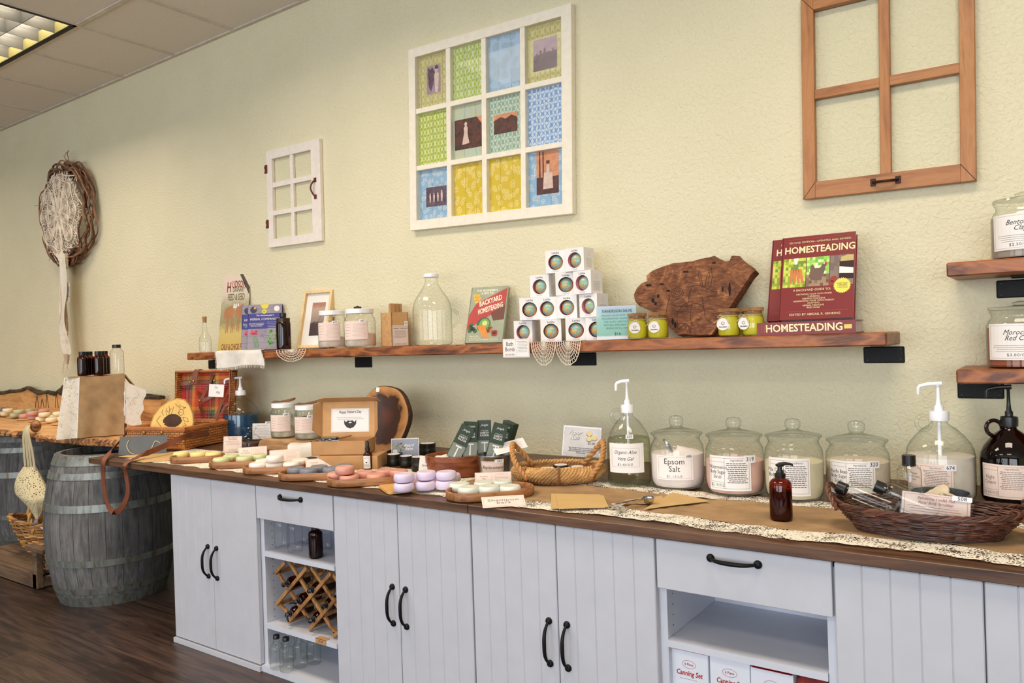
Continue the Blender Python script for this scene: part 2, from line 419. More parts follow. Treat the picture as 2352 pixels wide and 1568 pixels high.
# parabolic troffer in view
def troffer():
    xa, xb, ya, yb = TX0 - 3 * TS, TX0 - TS, -2 * TS, -TS
    t = thing('ceiling_light', 'square-celled fluorescent ceiling light glowing above the left end', 'ceiling light', ((xa + xb) / 2, (ya + yb) / 2, H_CEIL))
    hx, hy = (xb - xa) / 2, (yb - ya) / 2
    em, nt, out = newmat('glowing_diffuser'); e = N(nt, 'Emission'); e.inputs[0].default_value = (1, .90, .76, 1); e.inputs[1].default_value = .9
    nt.links.new(e.outputs[0], out.inputs[0])
    fr = MB(); tn = plain('black_gasket', (14, 12, 18), .6)
    for a, b in (((-hx, -hy), (hx, -hy + .02)), ((-hx, hy - .02), (hx, hy)), ((-hx, -hy), (-hx + .02, hy)), ((hx - .02, -hy), (hx, hy))):
        fr.box((a[0], a[1], -.006), (b[0], b[1], .135))
    fr.build('light_frame', tn, t)
    MB().box((-hx + .02, -hy + .02, .125), (hx - .02, hy - .02, .135)).build('diffuser', em, t)
    lv = MB(); al = plain('louvre_aluminium', (96, 96, 92), .35, .6)
    def blade(a, b):
        d = (Vector(b) - Vector(a)).normalized(); n = Vector((-d.y, d.x, 0)); a = Vector(a); b = Vector(b)
        vs = []
        for p in (a, b):
            for w_, z in ((.002, .0), (.005, .05), (.010, .10)): vs += [p - n * w_ + Vector((0, 0, z)), p + n * w_ + Vector((0, 0, z))]
        lv.add([tuple(v) for v in vs], [(0, 6, 7, 1), (0, 2, 8, 6), (2, 4, 10, 8), (1, 7, 9, 3), (3, 9, 11, 5)])
    for k in range(1, 6): x = -hx + k * 2 * hx / 6; blade((x, -hy + .02, 0), (x, hy - .02, 0))
    for k in range(1, 3): y = -hy + k * 2 * hy / 3; blade((-hx + .02, y, 0), (hx - .02, y, 0))
    lv.build('louvre', al, t)
    cy = MB(); yl = plain('yellowed_lens_edge', (112, 106, 58), .4)
    cy.box((-hx + .02, hy - .03, -.002), (hx - .02, hy - .02, .06)).box((hx - .03, -hy + .02, -.002), (hx - .02, hy - .02, .06)).build('reflector_edge', yl, t)
troffer()
# ================================================================ CABINETS
CT = .75; CB = .724; YF = -.945
CAB = plain('white_cabinet_paint', (192, 192, 199), .42, vary=.015)
CABI = plain('white_cabinet_melamine', (200, 202, 212), .4, vary=.015)
CTW = wood('walnut_worktop', [(50, 30, 19), (80, 52, 34), (106, 73, 50), (74, 47, 31)], .8, 'x', .42, .3, .08, stretch=22)
HX = [-.01, .578, 1.018, 1.638, 2.252, 2.691, 3.28]
def pull(name, parent, L, M):
    """arched iron pull of length L along local x, standing off along +z"""
    m = MB(); h = L / 2
    pts = []; rs = []
    for i in range(17):
        u = -1 + 2 * i / 16; pts.append((u * h, 0, .004 + .026 * (1 - abs(u) ** 3.2))); rs.append(.0036 + .0022 * (1 - u * u))
    m.tube(pts, .004, 8, rs=rs)
    for s_ in (-1, 1): m.lathe([(.0105, 0), (.0105, .003), (.008, .008), (.003, .010)], 14, c=(s_ * h, 0, 0))
    return m.build(name, BLACKMT, parent, True, mw=M)
def beadboard(x0, x1, z0, z1, n=5):
    m = MB(); w_ = (x1 - x0) / n
    for k in range(n): m.rbox((x0 + k * w_, -.02, z0), (x0 + (k + 1) * w_, 0, z1), .0022)
    return m
def doors_unit(xa, xb, label, handles=True, left=False):
    t = thing('base_cabinet', label, 'cabinet', ((xa + xb) / 2, -.925, 0), 0, 'white beadboard cabinets under the counter')
    h = (xb - xa) / 2
    MB().box((-h + .001, .001, .02), (h - .001, .60, CB - .002)).build('cabinet_body', CAB, t)
    MB().box((-h, .015, 0), (h, .60, .02)).build('plinth', CAB, t)
    for s_ in (0, 1):
        a, b = (-h + .003, -.0015) if s_ == 0 else (.0015, h - .003)
        d = beadboard(a, b, .024, CB - .004).build('door', CAB, t)
        if handles:
            hx = -.030 if s_ == 0 else .030
            M = Matrix.Translation((hx, -.02, .382)) @ Matrix(((0, -1, 0), (0, 0, -1), (1, 0, 0))).to_4x4()
            o = pull('handle', d, .122, M); o['label'] = 'black arched iron door pull'
    return t
doors_unit(HX[0], HX[1], 'white beadboard double-door cabinet at the left end of the counter, beside the barrel')
doors_unit(HX[2], HX[3], 'white beadboard double-door cabinet right of the wine rack bay')
doors_unit(HX[3], HX[4], 'white beadboard double-door cabinet left of the canning set bay')
doors_unit(HX[5], HX[6], 'white beadboard cabinet at the right edge, right of the canning set bay', True)
SH1A, SH1B, SH2 = .4645, .186, .4545
def open_unit(xa, xb, label, shelves, dz):
    t = thing('drawer_cabinet', label, 'cabinet', ((xa + xb) / 2, -.925, 0))
    h = (xb - xa) / 2; D = .34
    b = MB()
    for s_ in (-1, 1):
        x0, x1 = (-h, -h + .020) if s_ < 0 else (h - .020, h)
        b.box((x0, 0, .02), (x1, D, CB - .002))
    b.box((-h, D, .02), (h, D + .012, CB - .002)).box((-h, 0, CB - .02), (h, D, CB - .002))
    b.box((-h + .02, .0, dz + .01), (h - .02, D, dz + .022))
    MB().box((-h, -.016, 0), (h, D, .024)).build('bottom_board', CABI, t)
    d = MB().rbox((-h + .003, -.02, dz), (h - .003, -.001, CB - .004), .0015).build('drawer', CAB, t)
    pull('handle', d, .118, Matrix.Translation((-.01, -.02, .69)) @ Matrix(((1, 0, 0), (0, 0, -1), (0, 1, 0))).to_4x4())['label'] = 'black arched iron drawer pull'
    for z in shelves: MB().box((-h + .021, -.006, z - .018), (h - .021, D - .002, z)).build('shelf', CABI, t)
    b.use(CABI); b.m = [0] * len(b.f); pn = b.use(plain('peg_hole', (40, 40, 46), .8))
    for s_ in (-1, 1):
        for y in (.035, D - .04):
            for k in range(19):
                z = .06 + k * .028
                if any(abs(z - s + .009) < .012 for s in shelves) or z > dz: continue
                x = s_ * (h - .0205); pn.box((x - .0003, y - .0015, z - .0015), (x + .0003, y + .0015, z + .0015))
    b.build('cabinet_body', None, t)
    return t
open_unit(HX[1], HX[2], 'white drawer unit with two open shelves holding bottles and a wine rack', (SH1A, SH1B), .594)
open_unit(HX[4], HX[5], 'white drawer unit with open shelf above the canning set boxes', (SH2,), .592)
struct(MB().box((HX[0] - .004, -.952, 0), (HX[1], -.926, .019)).build('baseboard_cabinet', CAB))
# worktops (two lengths butted together)
tag(MB().rbox((-.69, -.957, CB), (1.6365, -.004, CT), .0015).build('countertop', CTW), 'walnut-look countertop length on the left, ending over the barrel', 'countertop', 'walnut countertop lengths')
tag(MB().rbox((1.6395, -.957, CB), (3.9, -.004, CT), .0015).build('countertop', CTW), 'walnut-look countertop length on the right, under the burlap runner', 'countertop', 'walnut countertop lengths')
# ================================================================ WALL SHELVES
SHW = wood('stained_pine', [(58, 28, 12), (122, 66, 30), (168, 100, 52), (92, 46, 20), (146, 84, 40)], 1.1, 'x', .4, .6, .12, stretch=5)
SZ = 1.236; ST = .041
def bracket(x, z, label):
    t = thing('shelf_bracket', label, 'bracket', (x, 0, z), 0, 'black iron shelf brackets')
    p = MB().use(BLACKMT).rbox((-.062, -.006, -.062), (.062, 0, -.008), .003).use(BLACKPL)
    a = MB().box((-.02, -.12, -.0045), (.02, -.001, -.0005)); a.build('support_arm', BLACKMT, t)
    for sx in (-1, 1):
        for sz in (-.018, -.052): p.ball((sx * .05, -.006, sz), .0036, 8, 6, (1, .4, 1))
    p.build('wall_plate', None, t)
def plank(name, xa, xb, z, label, th=ST):
    rr = random.Random(int(z * 1000))
    def f(u, v):
        a = 2 * PI * v; x = xa + (xb - xa) * u
        return (0, 0, 0)
    m = MB().rbox((xa, -.25, z - th), (xb, -.001, z), .004)
    return tag(m.build(name, SHW), label, 'shelf')
plank('wall_shelf', -.975, 2.704, SZ, 'long reddish-brown pine shelf across the wall above the counter')
plank('wall_shelf', 2.867, 4.1, 1.431, 'upper short pine shelf at the right edge, holding the clay jar')
plank('wall_shelf', 2.883, 4.1, 1.123, 'lower short pine shelf at the right edge, above the dark pump jug')
for px, py, z, lb in ((492, 830, SZ - ST, 'leftmost black iron bracket under the long shelf'), (834, 824, SZ - ST, 'black iron bracket under the long shelf below the lidded jars'),
                  (1339, 819, SZ - ST, 'black iron bracket under the long shelf below the crochet doily'), (2030, 814, SZ - ST, 'black iron bracket at the right end of the long shelf'),
                  (2344, 655, 1.390, 'black iron bracket under the upper short shelf'), (2252, 897, 1.082, 'black iron bracket under the lower short shelf')):
    bracket(ony(px, py, -.004).x, z, lb)
# ================================================================ WALL DECOR
def onplane(P0, n, px, py):
    d = rayd(px, py); return CAM + d * ((Vector(P0) - CAM).dot(n) / d.dot(n))
def painted(name, top, under, amt=.62, axis='x'):
    """old paint with wood or undercoat rubbed through"""
    m, nt, out = newmat(name); v = coords(nt, scale=(4, 4, 30) if axis == 'x' else (30, 4, 4))
    n = noise_t(nt, v, 5, 8, .7, .5); f = math_n(nt, 'GREATER_THAN', n, amt)
    tone = noise_t(nt, coords(nt), 30, 3)
    mx = N(nt, 'MixRGB'); nt.links.new(f, mx.inputs[0]); nt.links.new(ramp(nt, tone, [(.3, tuple(c - 10 for c in top)), (.7, top)]), mx.inputs[1]); mx.inputs[2].default_value = c4(under)
    b = principled(nt, out, mx.outputs[0], .6); bump(nt, n, .25, .002, b); return m
CHALK = painted('whitewashed_frame', (236, 226, 216), (196, 170, 152), .66)
CHIP = painted('chipped_white_paint', (240, 232, 214), (150, 120, 92), .70)
RUST = plain('rusted_iron', (104, 48, 30), .7, .3, .3, 200, .2)
OAK = wood('honey_pine', [(132, 80, 42), (164, 106, 58), (182, 124, 72), (150, 94, 50)], 1.1, 'z', .45, .4, .12)
OAKX = wood('honey_pine_rail', [(128, 76, 40), (160, 102, 56), (178, 120, 70), (146, 90, 48)], 1.1, 'x', .45, .4, .12)
def bars(m, xs, zs, W, H, y0, y1, mats=None, face=None):
    """sash members in local x,z; front at y=-y1"""
    vm, hm = mats if mats else (None, None); L = len(xs) - 1
    for k, (a, b) in enumerate(xs):
        if vm: m.use(vm)
        if k in (0, L): m.rbox((a, -y1, 0), (b, -y0, H), .0015)
        else: m.rbox((a, -y1 + .004, zs[0][1] - .001), (b, -y0, zs[-1][0] + .001), .0015)
    for k, (a, b) in enumerate(zs):
        if hm: m.use(hm)
        if k in (0, len(zs) - 1): m.rbox((xs[0][1] - .001, -y1 + .0006, a), (xs[-1][0] + .001, -y0, b), .0015)
        else:
            for (p, q), (r, s_) in zip(xs[:-1], xs[1:]): m.rbox((q - .001, -y1 + .0045, a), (r + .001, -y0, b), .0015)
# --- little whitewashed cupboard sash
t = thing('window_frame', 'small whitewashed six-pane cabinet sash with rusty hinges and pull, hung on the wall', 'wall decoration', (-.4985, 0, 1.814), rot=(0, math.radians(.6), 0))
xs = [(0, .046), (.198, .222), (.376, .447)]; zs = [(0, .046), (.178, .204), (.334, .362), (.494, .544)]
m = MB(); bars(m, xs, zs, .447, .544, .002, .024); m.build('sash', CHALK, t)
for (a, b) in ((.046, .198), (.222, .376)):
    for (c, d) in ((.046, .178), (.204, .334), (.362, .494)): MB().box((a, -.009, c), (b, -.007, d)).build('pane', G_PANE, t)
for z in (.134, .443):
    MB().rbox((-.012, -.027, z - .024), (.010, -.0235, z + .024), .001).rbox((-.017, -.026, z + .004), (-.008, -.020, z + .016), .001).rbox((-.017, -.026, z - .022), (-.008, -.020, z - .012), .001).build('hinge', RUST, t)
m = MB(); m.rbox((.398, -.027, .316), (.418, -.0235, .340), .001).rbox((.398, -.027, .226), (.418, -.0235, .250), .001)
m.tube([(.408, -.026, .326), (.405, -.036, .318), (.401, -.046, .300), (.399, -.050, .283), (.401, -.046, .266), (.405, -.036, .248), (.408, -.026, .240)], .0045, 8)
m.build('handle', RUST, t, True)
# --- big twelve-pane sash with papers and photographs
def pattern(name, ground, ink, fx, fz, kind, planks=1, tw=.5):
    m, nt, out = newmat(name); v = coords(nt); sp = N(nt, 'SeparateXYZ')
    nz = N(nt, 'TexNoise'); nz.inputs['Scale'].default_value = 22; nt.links.new(v, nz.inputs['Vector'])
    ad = N(nt, 'VectorMath', operation='MULTIPLY_ADD'); nt.links.new(nz.outputs['Color'], ad.inputs[0]); ad.inputs[1].default_value = (.012 * tw * 2,) * 3; nt.links.new(v, ad.inputs[2])
    nt.links.new(ad.outputs[0], sp.inputs[0]); x, z = sp.outputs['X'], sp.outputs['Z']
    cx = math_n(nt, 'COSINE', math_n(nt, 'MULTIPLY', x, fx)); cz = math_n(nt, 'COSINE', math_n(nt, 'MULTIPLY', z, fz))
    if kind == 'ogee':
        s_ = math_n(nt, 'ADD', cx, cz); a = math_n(nt, 'ABSOLUTE', s_)
        ln = math_n(nt, 'LESS_THAN', a, .22)
        c2 = math_n(nt, 'MULTIPLY', math_n(nt, 'COSINE', math_n(nt, 'MULTIPLY', x, fx * 3)), math_n(nt, 'COSINE', math_n(nt, 'MULTIPLY', z, fz * 3)))
        fl = math_n(nt, 'GREATER_THAN', math_n(nt, 'ADD', math_n(nt, 'ABSOLUTE', s_), math_n(nt, 'MULTIPLY', c2, .45)), 1.25)
        f = math_n(nt, 'MAXIMUM', ln, fl)
    else:
        vo = N(nt, 'TexVoronoi'); vo.inputs['Scale'].default_value = fx; vo.voronoi_dimensions = '2D'; cb = N(nt, 'CombineXYZ'); nt.links.new(x, cb.inputs[0]); nt.links.new(z, cb.inputs[1]); nt.links.new(cb.outputs[0], vo.inputs['Vector'])
        d = vo.outputs['Distance']; ring = math_n(nt, 'LESS_THAN', math_n(nt, 'ABSOLUTE', math_n(nt, 'SUBTRACT', math_n(nt, 'FRACT', math_n(nt, 'MULTIPLY', d, 5 if kind == 'flower' else 9)), .5)), .2)
        f = math_n(nt, 'MULTIPLY', ring, math_n(nt, 'LESS_THAN', d, .42))
    mx = N(nt, 'MixRGB'); nt.links.new(f, mx.inputs[0]); mx.inputs[1].default_value = c4(ground); mx.inputs[2].default_value = c4(ink)
    pl = math_n(nt, 'LESS_THAN', math_n(nt, 'FRACT', math_n(nt, 'MULTIPLY', x, 15)), .03)
    m2 = N(nt, 'MixRGB'); nt.links.new(math_n(nt, 'MULTIPLY', pl, .6), m2.inputs[0]); nt.links.new(mx.outputs[0], m2.inputs[1]); m2.inputs[2].default_value = c4(tuple(k * .6 for k in ground))
    principled(nt, out, m2.outputs[0], .7); return m
PT = dict(olive=pattern('olive_print', (186, 176, 118), (206, 198, 146), 120, 90, 'ogee', tw=.8),
          green=pattern('green_damask', (166, 180, 66), (212, 216, 156), 150, 100, 'ogee'),
          green2=pattern('green_damask_worn', (172, 184, 80), (200, 212, 172), 140, 92, 'ogee', tw=.9),
          blue=pattern('blue_scribble', (168, 192, 216), (140, 160, 176), 22, 22, 'scroll', tw=1.4),
          pale=pattern('pale_floral', (184, 196, 178), (200, 186, 140), 26, 26, 'flower', tw=1.2),
          teal=pattern('teal_damask', (196, 206, 184), (136, 168, 158), 155, 112, 'ogee', tw=.9),
          blue2=pattern('blue_damask', (200, 212, 228), (126, 160, 208), 145, 118, 'ogee', tw=.9),
          bluef=pattern('blue_floral', (142, 176, 206), (206, 210, 212), 32, 32, 'flower', tw=1.3),
          yel=pattern('yellow_floral', (212, 182, 52), (236, 216, 150), 30, 30, 'flower', tw=1))
def photo_mat(name, lo, hi):
    m, nt, out = newmat(name); n = noise_t(nt, coords(nt), 45, 6, .65, .4)
    principled(nt, out, ramp(nt, n, [(.35, lo), (.65, hi)]), .5); return m
PH1 = photo_mat('mauve_photo_dark', (66, 48, 62), (112, 88, 104)); PH2 = photo_mat('mauve_photo_light', (150, 124, 142), (176, 150, 162))
PH3 = photo_mat('sepia_photo_dark', (50, 26, 24), (104, 52, 40)); PH4 = photo_mat('sepia_photo_light', (196, 124, 88), (222, 152, 112)); PH5 = photo_mat('photo_pale', (206, 176, 164), (226, 200, 186))
M_, W_, H_ = quad_frame(ony(938, 115, -.03), ony(1312, 8, -.03), ony(943, 530, -.03))
t = thing('window_frame', 'large chipped white twelve-pane sash backed with patterned papers and old photographs', 'wall decoration', (M_.translation.x, 0, M_.translation.z), rot=(0, math.radians(1.75), 0))
xs = [(0, .042), (.230, .256), (.436, .462), (.647, .673), (.858, .908)]; zs = [(0, .046), (.283, .306), (.553, .577), (.822, .866)]
m = MB(); bars(m, xs, zs, .908, .866, .002, .034); m.build('sash', CHIP, t)
lay = [['bluef', 'yel', 'yel', 'bluef'], ['green', 'pale', 'teal', 'blue2'], ['olive', 'green2', 'blue', 'olive']]
paperx = {}
for r in range(3):
    for c_ in range(4):
        a, b = xs[c_][1], xs[c_ + 1][0]; d, e = zs[r][1], zs[r + 1][0]
        pm = MB().box((a - .002, -.006, d - .002), (b + .002, -.003, e + .002)).build('backing_paper', PT[lay[r][c_]], t)
        MB().box((a, -.0165, d), (b, -.015, e)).build('pane', G_PANE, t); paperx[r, c_] = pm
sil = lambda w_: (lambda x, y, o: (x, -.0064 - o, y))
def person_sil(m, x, z, h, ps=True):
    fn = sil(0); k = h
    m.fill([(x - .06 * k, z), (x + .06 * k, z), (x + .11 * k, z + .45 * k), (x + .12 * k, z + .72 * k), (x + .05 * k, z + .80 * k), (x - .05 * k, z + .80 * k), (x - .12 * k, z + .72 * k), (x - .10 * k, z + .45 * k)], fn, .0006)
    m.fill([(x + .085 * k * math.cos(q * PI / 5), z + .89 * k + .10 * k * math.sin(q * PI / 5)) for q in range(10)], fn, .0008)
def photo(r, c_, x0, z0, x1, z1, base, draw, lb):
    m = MB().use(base); fn = sil(0); m.fill([(x0, z0), (x1, z0), (x1, z1), (x0, z1)], fn, .0002)
    draw(m, fn, x0, z0, x1 - x0, z1 - z0); o = m.build('photograph', None, paperx[r, c_]); o['label'] = lb
def d_horse(m, fn, x, z, w_, h):
    m.use(PH2).fill([(x, z + .35 * h), (x + .4 * w_, z + .9 * h), (x + .95 * w_, z + h), (x + w_, z + .4 * h), (x + .6 * w_, z)], fn, .0003)
    m.use(PH1).fill([(x + .15 * w_, z + .25 * h), (x + .32 * w_, z + .1 * h), (x + .5 * w_, z + .35 * h), (x + .62 * w_, z + .7 * h), (x + .42 * w_, z + .95 * h), (x + .3 * w_, z + .85 * h), (x + .12 * w_, z + .95 * h), (x + .1 * w_, z + .7 * h)], fn, .0005)
    m.use(PH5); person_sil(m, x + .72 * w_, z + .02 * h, .9 * h); m.use(PH1).fill([(x + .62 * w_, z + .86 * h), (x + .84 * w_, z + .84 * h), (x + .86 * w_, z + .94 * h), (x + .72 * w_, z + h), (x + .62 * w_, z + .94 * h)], fn, .001)
photo(2, 0, .092, .640, .178, .772, PH2, d_horse, 'cut-out old photograph of a child beside a dark horse')
def d_field(m, fn, x, z, w_, h):
    m.use(PH2).fill([(x, z + .5 * h), (x + w_, z + .55 * h), (x + w_, z + h), (x, z + h)], fn, .0003)
    m.use(PH1)
    for k in range(5): person_sil(m, x + (.15 + .17 * k) * w_, z + .15 * h, (.42 + .07 * (k % 3)) * h)
photo(2, 3, .702, .628, .822, .762, PH1, d_field, 'old mauve photograph of people by a field')
def d_lady(m, fn, x, z, w_, h):
    m.use(PH4).fill([(x + .75 * w_, z + h), (x + w_, z + h), (x + w_, z + .62 * h)], fn, .0003); m.use(PH5); person_sil(m, x + .38 * w_, z + .2 * h, .7 * h)
    m.fill([(x + .25 * w_, z + .15 * h), (x + .5 * w_, z + .18 * h), (x + .42 * w_, z + .6 * h), (x + .33 * w_, z + .6 * h)], fn, .0005)
photo(1, 1, .262, .352, .434, .490, PH3, d_lady, 'sepia photograph of a person in a long pale dress')
def d_house(m, fn, x, z, w_, h):
    m.use(PH4).fill([(x, z + .7 * h), (x + .3 * w_, z + .85 * h), (x + .5 * w_, z + .72 * h), (x + .75 * w_, z + .88 * h), (x + w_, z + .7 * h), (x + w_, z + h), (x, z + h)], fn, .0003)
photo(1, 2, .488, .392, .616, .478, PH3, d_house, 'sepia photograph of a gabled house')
def d_kids(m, fn, x, z, w_, h):
    m.use(PH5)
    for k in range(4): person_sil(m, x + (.2 + .19 * k) * w_, z + .22 * h, (.48 + .1 * (k == 3)) * h)
photo(0, 0, .082, .108, .208, .200, PH1, d_kids, 'dark photograph of a group of people standing')
def d_chair(m, fn, x, z, w_, h):
    m.use(PH4).fill([(x, z + .4 * h), (x + w_, z + .4 * h), (x + w_, z + h), (x, z + h)], fn, .0003)
    m.use(PH3)
    for k in (.12, .28): m.fill([(x + k * w_, z + .4 * h), (x + (k + .07) * w_, z + .4 * h), (x + (k + .05) * w_, z + h), (x + k * w_, z + h)], fn, .0004)
    m.use(PH5).fill([(x + .3 * w_, z + .12 * h), (x + .75 * w_, z + .12 * h), (x + .72 * w_, z + .5 * h), (x + .34 * w_, z + .5 * h)], fn, .0005); person_sil(m, x + .52 * w_, z + .38 * h, .38 * h)
    m.use(PH3).fill([(x + .45 * w_, z + .70 * h), (x + .6 * w_, z + .70 * h), (x + .6 * w_, z + .78 * h), (x + .45 * w_, z + .78 * h)], fn, .001)
photo(0, 3, .714, .100, .826, .282, PH3, d_chair, 'sepia photograph of a child on a pale chair under bare trees')
# --- honey pine sash
t = thing('window_frame', 'honey-coloured pine four-pane sash with an iron pull on its bottom rail', 'wall decoration', (2.421, 0, 1.7), rot=(0, math.radians(1.0), 0))
xs = [(0, .041), (.243, .275), (.470, .512)]; zs = [(0, .056), (.338, .370), (.640, .690)]
m = MB(); bars(m, xs, zs, .512, .690, .008, .034, (OAK, OAKX))
dk = plain('mitre_gap', (60, 32, 16), .8)
m.use(dk)
for (xa, za, xb, zb) in ((0, 0, .041, .056), (.512, 0, .470, .056), (0, .69, .041, .64), (.512, .69, .470, .64)):
    d = Vector((zb - za, xa - xb)).normalized() * .0009
    m.add([(xa - d.x, -.0345, za - d.y), (xa + d.x, -.0345, za + d.y), (xb + d.x, -.0345, zb + d.y), (xb - d.x, -.0345, zb - d.y)], [(0, 1, 2, 3)])
m.build('sash', None, t)
for (a, b) in ((.041, .243), (.275, .470)):
    for (c_, d) in ((.056, .338), (.370, .640)): MB().box((a, -.022, c_), (b, -.020, d)).build('pane', G_PANE, t)
m = MB()
for x in (.222, .296): m.rbox((x - .008, -.038, .018), (x + .008, -.0345, .042), .001)
m.tube([(.222, -.038, .03), (.230, -.050, .028), (.245, -.056, .0275), (.273, -.056, .0275), (.288, -.050, .028), (.296, -.038, .03)], .0045, 8)
m.build('handle', plain('old_bronze', (58, 40, 30), .4, .7), t, True)
# --- dream catcher wreath
TWIG = wood('grapevine', [(58, 36, 24), (98, 64, 44), (126, 88, 62)], 6, 'x', .8, .3, .5)
TWIG2 = plain('pale_vine', (142, 104, 78), .8, vary=.3)
def lace_mat(name, col, scale, thr=.5, kind=.27, mapscale=(1, 1, 1), rough=.8):
    if name in MATS: return MATS[name]
    m, nt, out = newmat(name); v = coords(nt, scale=mapscale)
    vo = N(nt, 'TexVoronoi', feature='DISTANCE_TO_EDGE'); vo.inputs['Scale'].default_value = scale; nt.links.new(v, vo.inputs['Vector'])
    nz = noise_t(nt, v, scale * .16, 2)
    th_ = math_n(nt, 'MULTIPLY', math_n(nt, 'SUBTRACT', nz, .45), thr)
    f = math_n(nt, 'GREATER_THAN', vo.outputs['Distance'], math_n(nt, 'SUBTRACT', kind, th_))
    b = N(nt, 'BsdfPrincipled'); b.inputs['Base Color'].default_value = c4(col); b.inputs['Roughness'].default_value = rough
    tr = N(nt, 'BsdfTransparent'); mx = N(nt, 'MixShader'); nt.links.new(f, mx.inputs[0]); nt.links.new(b.outputs[0], mx.inputs[1]); nt.links.new(tr.outputs[0], mx.inputs[2])
    nt.links.new(mx.outputs[0], out.inputs[0]); MATS[name] = m; return m
YARN = plain('cream_cotton_yarn', (226, 212, 192), .9, bumpy=.4, bscale=300)
LACE = lace_mat('cotton_lace', (232, 222, 206), 260, .5)
def dream():
    t = thing('dream_catcher', 'grapevine wreath strung with a crocheted doily and long lace tails, hung high on the wall', 'wall hanging', (-2.745, -.03, 2.27))
    R = .33; rr = random.Random(5); m = MB().use(TWIG)
    for k in range(44):
        a0 = rr.uniform(0, 2 * PI); span = rr.uniform(1.2, 4.2); pts = []; rs = []; dr = rr.uniform(-.05, .045); dy = rr.uniform(-.035, .025); ph = rr.uniform(0, 6); n = 34; rad = rr.uniform(.003, .0075); m.use((TWIG, TWIG2)[k % 2])
        for i in range(n):
            a = a0 + span * i / n; q = R + dr + .018 * math.sin(a * 5 + ph) + .008 * math.sin(a * 13 + ph * 2)
            pts.append((q * math.cos(a), -.03 + dy + .014 * math.cos(a * 6 + ph), q * 1.02 * math.sin(a))); rs.append(rad * (.5 + .5 * math.sin(PI * (i + .5) / n)) + .0015)
        m.tube(pts, rad, 5, rs=rs)
    for k in range(34):
        a = rr.uniform(0, 2 * PI); q = R + rr.uniform(-.02, .03); L = rr.uniform(.03, .09); b = a + rr.uniform(-1.2, 1.2)
        p = Vector((q * math.cos(a), -.04, q * math.sin(a))); e = p + Vector((math.cos(b) * L, rr.uniform(-.03, .01), math.sin(b) * L))
        m.tube([p, p.lerp(e, .5) + Vector((.01, 0, .008)), e], .003, 5, rs=[.003, .0022, .001])
    m.tube([(.03, -.03, .34), (.045, -.03, .40), (.03, -.03, .44), (.05, -.03, .46)], .003, 5); m.tube([(.03, -.03, .34), (.0, -.03, .40), (-.01, -.03, .43), (.02, -.03, .45)], .002, 5)
    m.build('vine_hoop', None, t, True)
    # doily: radial crochet, eight petals of rings on a web
    d = MB().use(YARN); cx, cz = -.02, .0
    def Pt(r, a, y=-.078): return (cx + r * math.cos(a), y + .03 * max(0, r - .3) / .1, cz + r * math.sin(a))
    for k in range(16):
        a = 2 * PI * k / 16; d.tube([Pt(.012, a), Pt(.36 if k % 2 else .38, a)], .0034, 5)
    for r in (.018, .03, .045, .2, .285):
        d.tube([Pt(r * (1 + .05 * math.cos(8 * 2 * PI * i / 64)), 2 * PI * i / 64) for i in range(64)], .0042, 5, closed=True)
    for k in range(8):
        a = 2 * PI * (k + .5) / 8
        for r0, r1, wd in ((.05, .19, .036), (.16, .31, .06)):
            aa = a if r0 < .1 else a + PI / 8; c0 = Vector(Pt((r0 + r1) / 2, aa)); er = Vector((math.cos(aa), 0, math.sin(aa))); et = Vector((-er.z, 0, er.x)); hl = (r1 - r0) / 2
            for s_ in (1, .78, .56, .36, .18):
                d.tube([c0 + er * (hl * s_ * math.cos(2 * PI * i / 20)) + et * (wd * s_ * math.sin(2 * PI * i / 20)) for i in range(20)], .0048 if s_ == 1 else .0028, 4, closed=True)
    pts = []
    for k in range(8):
        a = 2 * PI * (k + .5) / 8 + PI / 8
        for da, r in ((-.32, .315), (-.2, .345), (-.1, .365), (0, .40), (.1, .365), (.2, .345)): pts.append(Pt(r, a + da))
    d.tube(pts, .005, 5, closed=True)
    for k in range(48):
        a = 2 * PI * k / 48; d.tube([Pt(.285, a), Pt(.35, a + .08)], .0024, 4); d.tube([Pt(.285, a), Pt(.35, a - .08)], .0024, 4)
    d.use(lace_mat('doily_net', (226, 210, 190), 62, .2, .13)).grid(48, 6, lambda u, v: (lambda p: (p[0], p[1] + .004, p[2]))(Pt(.02 + .31 * v, 2 * PI * u)))
    d.v = [Vector((p.x * .88 - .02, p.y, p.z * .90)) for p in d.v]; d.build('crocheted_doily', None, t, True)
    MB().use(plain('turquoise_bead', (60, 150, 160), .3)).ball((cx, -.052, cz), .012).build('bead', None, t, True)
    # tails
    rib = MB().use(LACE)
    for k in range(6):
        x = -.075 + .03 * k; L = (.5, .86, .72, .93, .62, .78)[k]; w_ = (.05, .075, .045, .065, .08, .075)[k]; ph = k * 1.3
        if k in (1, 3): rib.use(plain('beige_ribbon', (206, 184, 158), .8, vary=.12))
        elif k == 4: rib.use(plain('white_ribbon', (226, 214, 204), .8))
        else: rib.use(LACE)
        rib.grid(3, 30, lambda u, v: (x + w_ * (u - .5) + .012 * math.sin(v * 7 + ph), -.05 - .012 * k % 3 - .018 * math.sin(v * 9 + ph + u * 2) * v, -.30 - L * v * .92 + (.02 * math.sin(u * 9) if v == 1 else 0)))
    rib.build('ribbon_tails', None, t, True)
    m = MB().use(YARN)
    for k in range(9):
        a = -1.2 + k * .3; m.tube([(.04 * math.sin(a * 2) - .05, -.07, -.30 + .01 * k), (-.01 + .01 * k, -.09, -.34 - .004 * k), (.07, -.07, -.30 - .012 * k)], .008, 6)
    for k in range(4): m.tube([(-.04 + .025 * k + .006 * math.sin(i * .9), -.075, -.33 - i * .045) for i in range(12)], .005, 6)
    m.build('knot', None, t, True)
